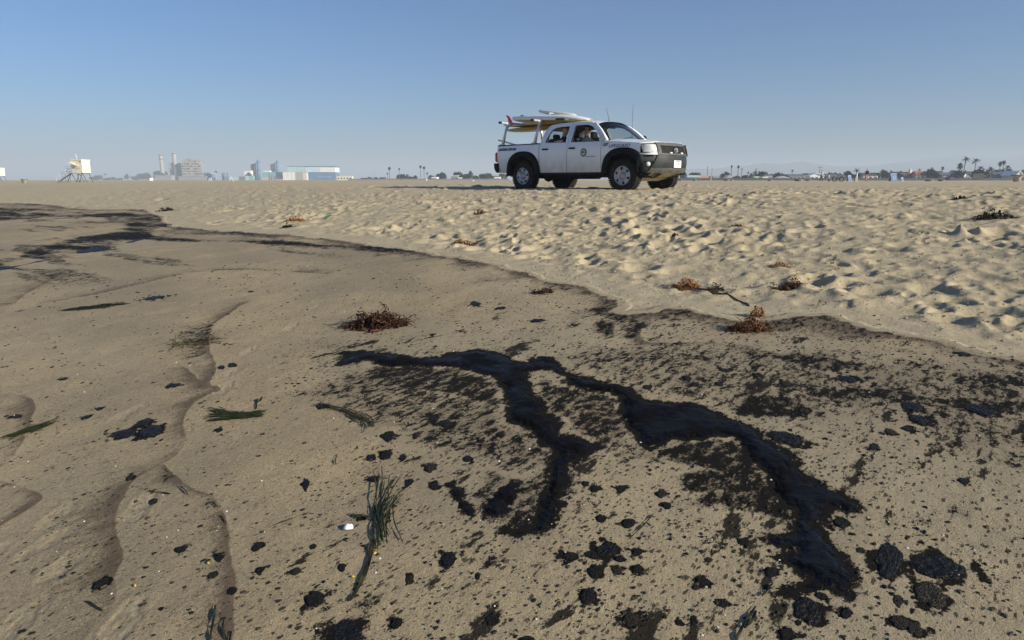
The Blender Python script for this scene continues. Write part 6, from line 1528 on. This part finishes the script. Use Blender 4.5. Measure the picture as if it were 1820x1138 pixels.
for (px, py, w_, h_) in LUMPS:
    if (px, py) in BIGL: continue
    d, mx_, my_, nm = min((math.hypot(px - a, (py - b_) * 1.6), a, b_, n_) for a, b_, n_ in MARKS)
    dx, dy = px - mx_, (py - my_) * 1.6
    di = ('right of' if dx > 0 else 'left of') if abs(dx) > abs(dy) else ('below' if dy > 0 else 'above')
    SMALL.setdefault((di, nm), []).append((d, px, py, 'slim' if w_ / h_ > 1.9 else ('oval' if w_ / h_ > 1.25 else 'round')))
LAB = {}
for (di, nm), L_ in SMALL.items():
    L_.sort()
    for k, (d, px, py, shp) in enumerate(L_): LAB[(px, py)] = 'small %s tar lump %s %s%s' % (shp, di, nm, ', ' + ORD[k] if len(L_) > 1 else '')
for i, (px, py, w_, h_) in enumerate(LUMPS):
    x, y, ppm, ang = tangent(px, py + h_ * .15)
    sx = .9 * w_ / ppm / 2; sy = h_ / ppm / 2 / max(.35, math.sin(ang + .08))
    faint = (px, py) in ((1657, 1055), (1599, 1103), (1628, 1117), (1597, 1064), (378, 1022), (1122, 1093))
    flat = w_ / h_ > 1.9 or w_ > 40
    me = (LUMPD[3 + i % 3] if faint else (PATTY[i % 5] if flat else LUMP[i % 6]))
    if not faint and i % 4 == 1 and (px, py) not in BIGL: me = LUMPD[(3 if flat else 0) + i % 3]
    o = bpy.data.objects.new('tar_patty' if flat else 'tar_lump', me); COL.objects.link(o)
    s = min(sx, sy) if not flat else min(sx, sy) * 1.2
    o.scale = (sx, sy, min(max(s * .5, .005), .020))
    o.rotation_mode = 'QUATERNION'; q = normal(x, y).to_track_quat('Z', 'Y'); az = math.atan2(x, y)
    o.rotation_quaternion = Vector((0, 0, 1)).rotation_difference(normal(x, y)) @ Quaternion((0, 0, 1), -az)
    o.location = (x, y, seat(.001, x, y))
    lb = BIGL.get((px, py)); 
    if lb: tag(o, lb, 'tar lump')
    else: tag(o, LAB[(px, py)], 'tar lump', 'small tar lumps on the foreshore')

def scatter(name, n, m, dens, size, flat, kindlabel, seed, shape=7, elong=1.0):
    """countless tiny bits lying on the sand, in one object"""
    r = np.random.default_rng(seed); V = []; F = []; k_ = 0; tries = 0
    while k_ < n and tries < n * 12:
        tries += 1
        rr = math.exp(r.uniform(math.log(1.5), math.log(9))); t = r.uniform(-.72, .72); x, y = rr * math.sin(t), rr * math.cos(t)
        i = int(np.searchsorted(rs, rr)); j = min(int(np.searchsorted(th, t)), NT - 1); q = i * NT + j
        if r.random() > dens(q, x, y): continue
        s = size(r) * (1 + .12 * rr); z = float(Z[i, j]); a0 = r.uniform(0, 6.3); ax = R(53) + r.normal(0, .3)
        ca, sa = math.cos(ax), math.sin(ax); o = len(V); ring_ = []
        for e in range(shape):
            a = a0 + 2 * PI * e / shape; q_ = s * r.uniform(.6, 1.15); u_, v_ = q_ * math.cos(a) * elong, q_ * math.sin(a)
            V.append((x + u_ * ca - v_ * sa, y + u_ * sa + v_ * ca, z - .002))
        for e in range(shape):
            a = a0 + 2 * PI * e / shape; q_ = s * r.uniform(.3, .62); u_, v_ = q_ * math.cos(a) * elong, q_ * math.sin(a)
            V.append((x + u_ * ca - v_ * sa, y + u_ * sa + v_ * ca, z + s * flat * r.uniform(.7, 1.2)))
        for e in range(shape): e2 = (e + 1) % shape; F.append((o + e, o + e2, o + shape + e2, o + shape + e))
        F.append(tuple(o + shape + e for e in range(shape))); k_ += 1
    me = bpy.data.meshes.new(name); me.from_pydata(V, [], F); me.materials.append(m); o = bpy.data.objects.new(name, me); COL.objects.link(o); tag(o, kindlabel, kind='stuff'); return o
spkF, dryF, oilF, stF = spk, dry, oilsd, stain
scatter('tar_specks', 5200, TARD, lambda q, x, y: (0 if dryF[q] > .4 or oilF[q] > .01 else (spkF[q] ** 1.5) * (.25 + 1.5 * max(0, .35 + float(fbm(np.array([x * 3.1]), np.array([y * 3.1]), 2, 95)[0])))), lambda r: .0022 + .0055 * r.random() ** 3, .35, 'countless tiny tar specks on the wet sand', 5, 6, 1.6)
scatter('sand_clods', 3000, SAND, lambda q, x, y: .9 if dryF[q] > .8 else 0, lambda r: .002 + .007 * r.random() ** 4, .5, 'loose crumbs of dry sand on the trampled upper beach', 6, 6)
scatter('shell_bits', 240, mat('shell_chip', (.62, .58, .52), .5), lambda q, x, y: .05 if dryF[q] > .5 else 1.0, lambda r: .0018 + .0035 * r.random() ** 2, .35, 'tiny white shell chips', 7, 5)
scatter('weed_scraps', 260, mat('weed_scrap', (.05, .035, .018), .7), lambda q, x, y: .5, lambda r: .002 + .005 * r.random() ** 2, .3, 'small dark scraps of weed', 8, 5, 3.0)

# ---- kelp
def kelpmat(name, a, c, lo, hi):
    m = bpy.data.materials.new(name); t, N, L = nodes(m); b = N['Principled BSDF']
    g = N.new('ShaderNodeNewGeometry'); n = N.new('ShaderNodeTexNoise'); n.inputs['Scale'].default_value = 22; n.inputs['Detail'].default_value = 3; L.new(g.outputs['Position'], n.inputs['Vector'])
    ad = N.new('ShaderNodeMath'); ad.operation = 'MULTIPLY_ADD'; L.new(g.outputs['Random Per Island'], ad.inputs[0]); ad.inputs[1].default_value = .5; L.new(n.outputs[0], ad.inputs[2])
    r = N.new('ShaderNodeValToRGB'); r.color_ramp.elements[0].position = lo; r.color_ramp.elements[1].position = hi; r.color_ramp.elements[0].color = (*a, 1); r.color_ramp.elements[1].color = (*c, 1)
    L.new(ad.outputs[0], r.inputs[0]); L.new(r.outputs[0], b.inputs['Base Color']); b.inputs['Roughness'].default_value = .6; b.inputs['Specular IOR Level'].default_value = .2; return m
KM = {'dark': kelpmat('kelp_dark', (.010, .008, .006), (.10, .042, .018), .55, 1.0), 'brown': kelpmat('kelp_brown', (.022, .012, .007), (.20, .085, .03), .45, .95), 'orange': kelpmat('kelp_orange', (.06, .024, .010), (.32, .135, .045), .4, .9), 'black': kelpmat('kelp_black', (.008, .008, .008), (.05, .035, .02), .6, 1.1)}
GM = {'green': kelpmat('eelgrass', (.008, .011, .005), (.036, .042, .012), .45, 1.0), 'darkgreen': kelpmat('eelgrass_dark', (.006, .008, .005), (.030, .036, .014), .5, 1.1), 'olive': kelpmat('weed_olive', (.02, .018, .008), (.07, .06, .02), .5, 1.0)}
def ribbon(b, p, d, n, step, w_, rnd, curl, flo, zmin):
    """a strip that wanders from p in direction d"""
    L0 = len(b.v); up = Vector((rnd.uniform(-.5, .5), rnd.uniform(-.5, .5), 1)).normalized()
    for i in range(n + 1):
        s = d.cross(up).normalized(); ww = w_ * (.35 + .65 * math.sin(PI * min(1, (i + .5) / (n + .5)))) * rnd.uniform(.8, 1.2)
        q = Vector(p); q.z = max(q.z, zmin(q.x, q.y) + .001)
        b.v += [tuple(q - s * ww / 2), tuple(q + Vector((0, 0, ww * .3))), tuple(q + s * ww / 2)]
        d = (d + Vector((rnd.gauss(0, curl), rnd.gauss(0, curl), rnd.gauss(0, curl) * .6 - flo))).normalized(); up = (up + Vector((rnd.gauss(0, .35), rnd.gauss(0, .35), rnd.gauss(0, .2)))).normalized(); p = q + d * step
    for i in range(n):
        for o in (0, 1): b.f.append((L0 + i * 3 + o, L0 + i * 3 + o + 1, L0 + i * 3 + o + 4, L0 + i * 3 + o + 3)); b.sm.append(True)
def kelp(label, px, py, w_, h_, m, seed, n=150, blw=.014, flat=1.0, tail=None, name='kelp_heap', grp=None, bladders=10):
    r = random.Random(seed); x0, y0, ppm, ang = tangent(px, py + h_ * .35); wd = w_ / ppm / 2; hh = h_ / ppm * .72 * flat; dp = wd * .62
    root = empty(name, (x0, y0, gz(x0, y0)), 0, label, 'kelp', grp); inv = Vector((x0, y0, gz(x0, y0)))
    b = MB()
    for _ in range(n):
        a = r.uniform(0, 2 * PI); q = math.sqrt(r.random()); x = x0 + wd * q * math.cos(a); y = y0 + dp * q * math.sin(a)
        dome = hh * max(0, 1 - q ** 2.2); z = gz(x, y) + r.uniform(.05, 1.0) * dome
        d = Vector((r.gauss(0, 1) - .5 * math.cos(a) * q, r.gauss(0, 1) - .5 * math.sin(a) * q, r.gauss(0, .3))).normalized()
        ribbon(b, Vector((x, y, z)), d, 12, min(.013, wd * .065) * r.uniform(.6, 1.3), blw * (r.uniform(.18, .4) if r.random() < .6 else r.uniform(.5, .9)), r, .7, .16, gz)
    b.v = [tuple(Vector(v) - inv) for v in b.v]; o = b.build('fronds', m, root, fixn=False); o['kind'] = 'stuff'
    if bladders:
        b = MB()
        for _ in range(bladders):
            a = r.uniform(0, 2 * PI); q = math.sqrt(r.random()) * .95; x = wd * q * math.cos(a); y = dp * q * math.sin(a); s = blw * r.uniform(.35, .6)
            b.lathe([(0, -s * 1.6), (s * .7, -s), (s, 0), (s * .7, s), (0, s * 1.6)], 'Z', (x, y, gz(x0 + x, y0 + y) - inv.z + hh * max(.1, 1 - q ** 2) * .95), 7)
        o = b.build('bladders', m, root); o['kind'] = 'stuff'
    for t_ in (tail or []):
        P = []
        Q = smooth_poly(np.array([at(*p) for p in t_]), False, 2)
        for (x, y) in Q: P.append(Vector((x, y, gz(x, y) + .006)) - inv)
        b = MB(); b.tube(P, [.006] * len(P), 5); b.build('stipe', m, root)
    return root
kelp('wide low heap of dark kelp lying left above the slick', 672, 566, 108, 34, KM['dark'], 1, 560, .018)
kelp('orange-brown tuft of kelp nearest the left end of the dry-sand row', 1221, 501, 42, 26, KM['orange'], 2, 230, .012)
kelp('small blackish tuft of kelp between the orange tuft and the stem', 1272, 510, 28, 18, KM['black'], 3, 130, .010)
kelp('dark brown tuft of kelp in the hollows, farthest right of the tufts', 1400, 503, 46, 26, KM['brown'], 4, 230, .012)
kr = kelp('brown kelp clump with an orange curl and a long thin stem, on the swash edge', 1334, 578, 66, 30, KM['brown'], 5, 300, .014, tail=[[(1222, 507), (1250, 516), (1300, 524), (1318, 534), (1332, 546)]])
kelp('upright orange curl of kelp rising behind the brown clump', 1346, 554, 26, 28, KM['orange'], 6, 150, .012)
kelp('flattened dark kelp at the edge of the swash line', 964, 516, 42, 11, KM['dark'], 7, 130, .013)
kelp('flat rust-coloured kelp scrap on the dry sand at left', 527, 391, 36, 8, KM['orange'], 8, 90, .03)
kelp('small brown kelp scrap on the sand below the truck tailgate', 852, 376, 22, 9, KM['brown'], 9, 70, .03)
kelp('long brown kelp strip on the dry sand above the swash line', 829, 429, 46, 8, KM['brown'], 10, 90, .022)
kelp('scattered orange kelp shreds above the dark brown tuft', 1385, 470, 42, 8, KM['orange'], 11, 70, .016)
kelp('tiny dark kelp scrap in the trampled sand above the tufts', 1200, 418, 16, 7, KM['dark'], 12, 50, .02)
kelp('small flat kelp scrap in the trampled sand at centre right', 1308, 401, 24, 5, KM['brown'], 13, 50, .022)
kelp('broad black clump added for a dark hollow in trampled sand at the right edge', 1768, 383, 58, 16, KM['black'], 24, 150, .03)  # made-up black strands standing in for the shade of a hollow
kelp('small black clump added for a dark hollow far right, above the broad one', 1706, 352, 18, 6, KM['black'], 25, 50, .03)  # smaller added clump, its black colour standing for a shaded hollow
kelp('dark weed clump at the tip of the far swash line', 295, 372, 26, 6, KM['black'], 14, 70, .03)
kelp('dull brown weed smear left of the rust-coloured scrap', 512, 403, 26, 5, KM['black'], 15, 60, .025)
kelp('tangle of dark weed strands at the bend of the left wave line', 345, 600, 80, 26, GM['olive'], 16, 110, .008, flat=.25, name='weed_tangle', bladders=0)
kelp('sparse weed twigs right of the dark weed tangle', 402, 605, 22, 18, GM['olive'], 17, 26, .006, flat=.3, name='weed_tangle', bladders=0)

# ---- eelgrass and other strands: strips laid along traced lines
def grass(label, lines, n, wdt, m, seed, spread, lift=.005, name='eelgrass', seglen=.05):
    """lines: traced directions; n strips per line jittered round it"""
    r = random.Random(seed); x0, y0 = at(*lines[0][0]); inv = Vector((x0, y0, gz(x0, y0))); root = empty(name, inv, 0, label, 'seagrass'); b = MB()
    for ln in lines:
        P = smooth_poly(np.array([at(*p) for p in ln]), False, 2)
        for k in range(n):
            ox, oy = r.gauss(0, spread), r.gauss(0, spread); a0 = r.uniform(0, .55) if n > 3 else 0; a1 = r.uniform(.55, 1.0) if n > 3 else 1
            rot = r.gauss(0, .07) if n > 3 else 0; m_ = max(4, len(P)); L0 = len(b.v); ph = r.uniform(0, 6); lz = r.uniform(.002, lift)
            c = P.mean(0); q = []
            for i in range(m_ + 1):
                f = a0 + (a1 - a0) * i / m_; t = f * (len(P) - 1); j = min(int(t), len(P) - 2); g = t - j
                pt = P[j] * (1 - g) + P[j + 1] * g; dx, dy = pt - c; ca, sa = math.cos(rot), math.sin(rot)
                q.append((c[0] + dx * ca - dy * sa + ox + spread * .5 * math.sin(ph + f * 5), c[1] + dx * sa + dy * ca + oy + spread * .5 * math.cos(ph + f * 4)))
            for i, (x, y) in enumerate(q):
                x2, y2 = q[min(i + 1, m_)]; x1, y1 = q[max(i - 1, 0)]; d = Vector((x2 - x1, y2 - y1, 0)); d = d.normalized() if d.length > 0 else Vector((1, 0, 0)); s = Vector((-d.y, d.x, 0)); ww = wdt * (.5 + .5 * math.sin(PI * min(.95, (i + .6) / (m_ + .8)))) * .5
                z = gz(x, y) + .0025 + lz * (.3 + .7 * math.sin(PI * i / m_)); tw = .6 * math.sin(ph + i)
                for e in (-1, 0, 1): b.v.append((x + s.x * ww * e - inv.x, y + s.y * ww * e - inv.y, z + ww * e * tw + (ww * .35 if e == 0 else 0) - inv.z))
            for i in range(m_):
                for e in (0, 1): b.f.append((L0 + i * 3 + e, L0 + i * 3 + e + 1, L0 + i * 3 + e + 4, L0 + i * 3 + e + 3)); b.sm.append(True)
    o = b.build('blades', m, root, fixn=False)
    if n * len(lines) > 1: o['kind'] = 'stuff'
    return root
grass('narrow strip of dark eelgrass on the far left sand', [[(118, 551), (165, 547), (220, 541)]], 60, .010, GM['darkgreen'], 1, .035)
grass('eelgrass tuft fraying to the left, near the left edge', [[(8, 782), (45, 768), (102, 750)], [(18, 778), (60, 766), (88, 757)]], 34, .006, GM['green'], 2, .016)
grass('thick mat of eelgrass beside the left wave line', [[(362, 740), (415, 740), (470, 733)], [(370, 728), (415, 738), (460, 742)], [(365, 748), (420, 744), (468, 738)]], 34, .006, GM['green'], 3, .014)
grass('eelgrass sprig standing up from the mat', [[(452, 712), (460, 718), (466, 706)], [(455, 728), (458, 710)]], 2, .006, GM['green'], 4, .004)
grass('tall bunch of eelgrass beside the white shell, gathered at its lower end', [[(712, 845), (690, 880), (672, 925), (682, 968)], [(690, 842), (682, 880), (670, 920), (680, 962)], [(678, 826), (676, 870), (668, 915), (680, 960)], [(706, 860), (694, 895), (676, 925), (682, 972)]], 7, .0046, GM['green'], 5, .012, lift=.014)
grass('loose eelgrass leaf curling from the bunch towards the shell', [[(660, 922), (645, 914), (632, 918), (622, 912)]], 3, .006, GM['green'], 6, .004)
grass('single long dark seaweed stem leaning across the lower sand', [[(667, 952), (658, 985), (648, 1022), (634, 1050), (621, 1068)]], 3, .0075, GM['olive'], 7, .0035)
grass('thin loop of weed hooked on the long dark stem', [[(664, 958), (654, 972), (657, 990)]], 1, .006, GM['olive'], 27, .002)
grass('loose strands of weed left of the speckled oil field', [[(572, 724), (610, 730), (655, 752)], [(600, 730), (630, 740), (660, 760)], [(640, 735), (652, 748), (658, 765)]], 9, .006, GM['olive'], 8, .012)
grass('broad dark blade of weed at the lower left edge', [[(383, 1078), (381, 1105), (375, 1140)]], 1, .008, GM['darkgreen'], 9, .002)
grass('bent dark blades of weed right of the broad blade', [[(402, 1098), (396, 1118), (404, 1142)], [(412, 1122), (406, 1145)]], 1, .006, GM['darkgreen'], 10, .002)
grass('short crossed weed twigs on the inner left sand', [[(264, 874), (285, 877), (306, 880)], [(270, 878), (280, 870)]], 1, .007, GM['darkgreen'], 11, .002)
grass('dark blade of weed on the brown band at lower left', [[(155, 1070), (168, 1080), (184, 1090)]], 1, .007, GM['darkgreen'], 12, .002)
grass('curved weed thread on the thin brown line', [[(290, 828), (296, 838), (306, 844)], [(306, 846), (290, 860)]], 1, .004, GM['olive'], 13, .002)
grass('pair of short weed blades where the thin brown line bends', [[(318, 866), (326, 874), (332, 882)], [(374, 894), (386, 904)]], 1, .006, GM['olive'], 14, .002)
grass('curved weed blade on the right of the thin brown line', [[(390, 918), (399, 925), (402, 934)]], 1, .006, GM['olive'], 15, .002)
grass('thin straw lying on the sand left of the shell', [[(478, 938), (512, 926), (548, 912)]], 1, .004, GM['olive'], 16, .001)
grass('forked black weed root near the bottom right', [[(1346, 1074), (1330, 1098), (1316, 1120), (1308, 1142)], [(1344, 1080), (1338, 1098), (1322, 1112)], [(1328, 1098), (1318, 1112)]], 1, .009, GM['darkgreen'], 17, .002)
grass('black twig on the sand below the middle of the slick', [[(1160, 912), (1150, 926), (1136, 940), (1122, 952)], [(1150, 926), (1158, 934)]], 1, .006, GM['darkgreen'], 18, .002)
grass('short black twig left of the thick slick end', [[(1374, 1040), (1362, 1048), (1354, 1056)], [(1376, 1036), (1366, 1050)]], 1, .006, GM['darkgreen'], 19, .002)
grass('dark strand of weed standing on the upper right foreshore', [[(1160, 654), (1168, 640), (1180, 632)], [(1092, 590), (1078, 602)]], 1, .006, GM['olive'], 20, .002)
grass('curled little weed blade near the top of the grass bunch', [[(600, 810), (594, 822), (596, 828)]], 1, .006, GM['olive'], 21, .002)
grass('wiry kelp loop on the dry sand below the dark brown tuft', [[(1454, 536), (1462, 546), (1470, 540), (1460, 532)]], 1, .007, GM['olive'], 22, .002)
grass('pale dry stick with dark weed on the sand above the swash line', [[(897, 449), (915, 444), (937, 438)]], 2, .012, mat('dry_stick', (.50, .45, .36), .7), 23, .004, name='stick')
grass('fallen green grass scrap on the dry sand, left of the truck', [[(580, 388), (583, 385), (588, 385)], [(582, 389), (586, 386)]], 3, .03, mat('green_scrap', (.05, .22, .03), .5), 24, .012, name='green_scrap')
# ---- the white shell
def shell(label, px, py, w_, h_):
    x, y, ppm, ang = tangent(px, py + h_ * .4); s = w_ / ppm / 2; b = MB(); rows = []
    for i in range(13):
        f = i / 12; row = []
        for k in range(25):
            a = -PI * .62 + PI * 1.24 * k / 24; rr = f * (1 + .02 * math.sin(k * 2.4)) * (1 - .18 * abs(a) ** 2.2 / 3)
            row.append((s * 1.0 * rr * math.sin(a), s * 1.35 * (rr * math.cos(a) - .45), s * (.95 * math.sin(PI * min(1, f ** .8) * .5 + .0) * (1 - f ** 2.5) + .30 * (1 - f) + .012 * math.sin(f * 30))))
        rows.append(row)
    b.grid(rows); o = b.build('shell', mat('shell_white', (.80, .79, .76), .35, var=.05, scale=40)); md = o.modifiers.new('s', 'SOLIDIFY'); md.thickness = s * .08
    o.location = (x, y, gz(x, y) + .002); o.rotation_euler = (R(18), R(8), R(160)); tag(o, label, 'shell'); return o
shell('white clam shell lying hollow side down left of the grass bunch', 617, 929, 19, 22)
M['straw'] = mat('yellow_weed', (.42, .32, .04), .5)
for lb, px, py in (('tiny yellow weed pod on the thin brown line at lower left', 370, 1003), ('yellow weed pod left of the yellow bit on the thin line', 240, 1043), ('yellow weed pod beside the long dark stem', 666, 982), ('yellow sliver of weed near the leaning stem', 627, 1024)):
    x, y = at(px, py); b = MB(); b.lathe([(0, -.007), (.004, -.004), (.0048, 0), (.004, .004), (0, .007)], 'X', n=8); o = b.build('weed_pod', M['straw']); o.location = (x, y, gz(x, y) + .003); o.rotation_euler = (0, 0, px * .1); tag(o, lb, 'weed pod')
# ------------------------------------------------------------------ haze: one box of even, thin air round everything
HB = MB(); HB.box((0, 2400, 58), (12000, 12000, 122)); hz = HB.build('haze', None); hz['kind'] = 'stuff'; hz['label'] = 'pale sea haze over the whole beach'
hm_ = bpy.data.materials.new('haze'); t, N, L = nodes(hm_); N.remove(N['Principled BSDF'])
v = N.new('ShaderNodeVolumePrincipled'); v.inputs['Color'].default_value = (.80, .90, 1.0, 1); v.inputs['Density'].default_value = .00050; v.inputs['Anisotropy'].default_value = 0.0
L.new(v.outputs[0], N['Material Output'].inputs['Volume']); hz.data.materials.append(hm_)
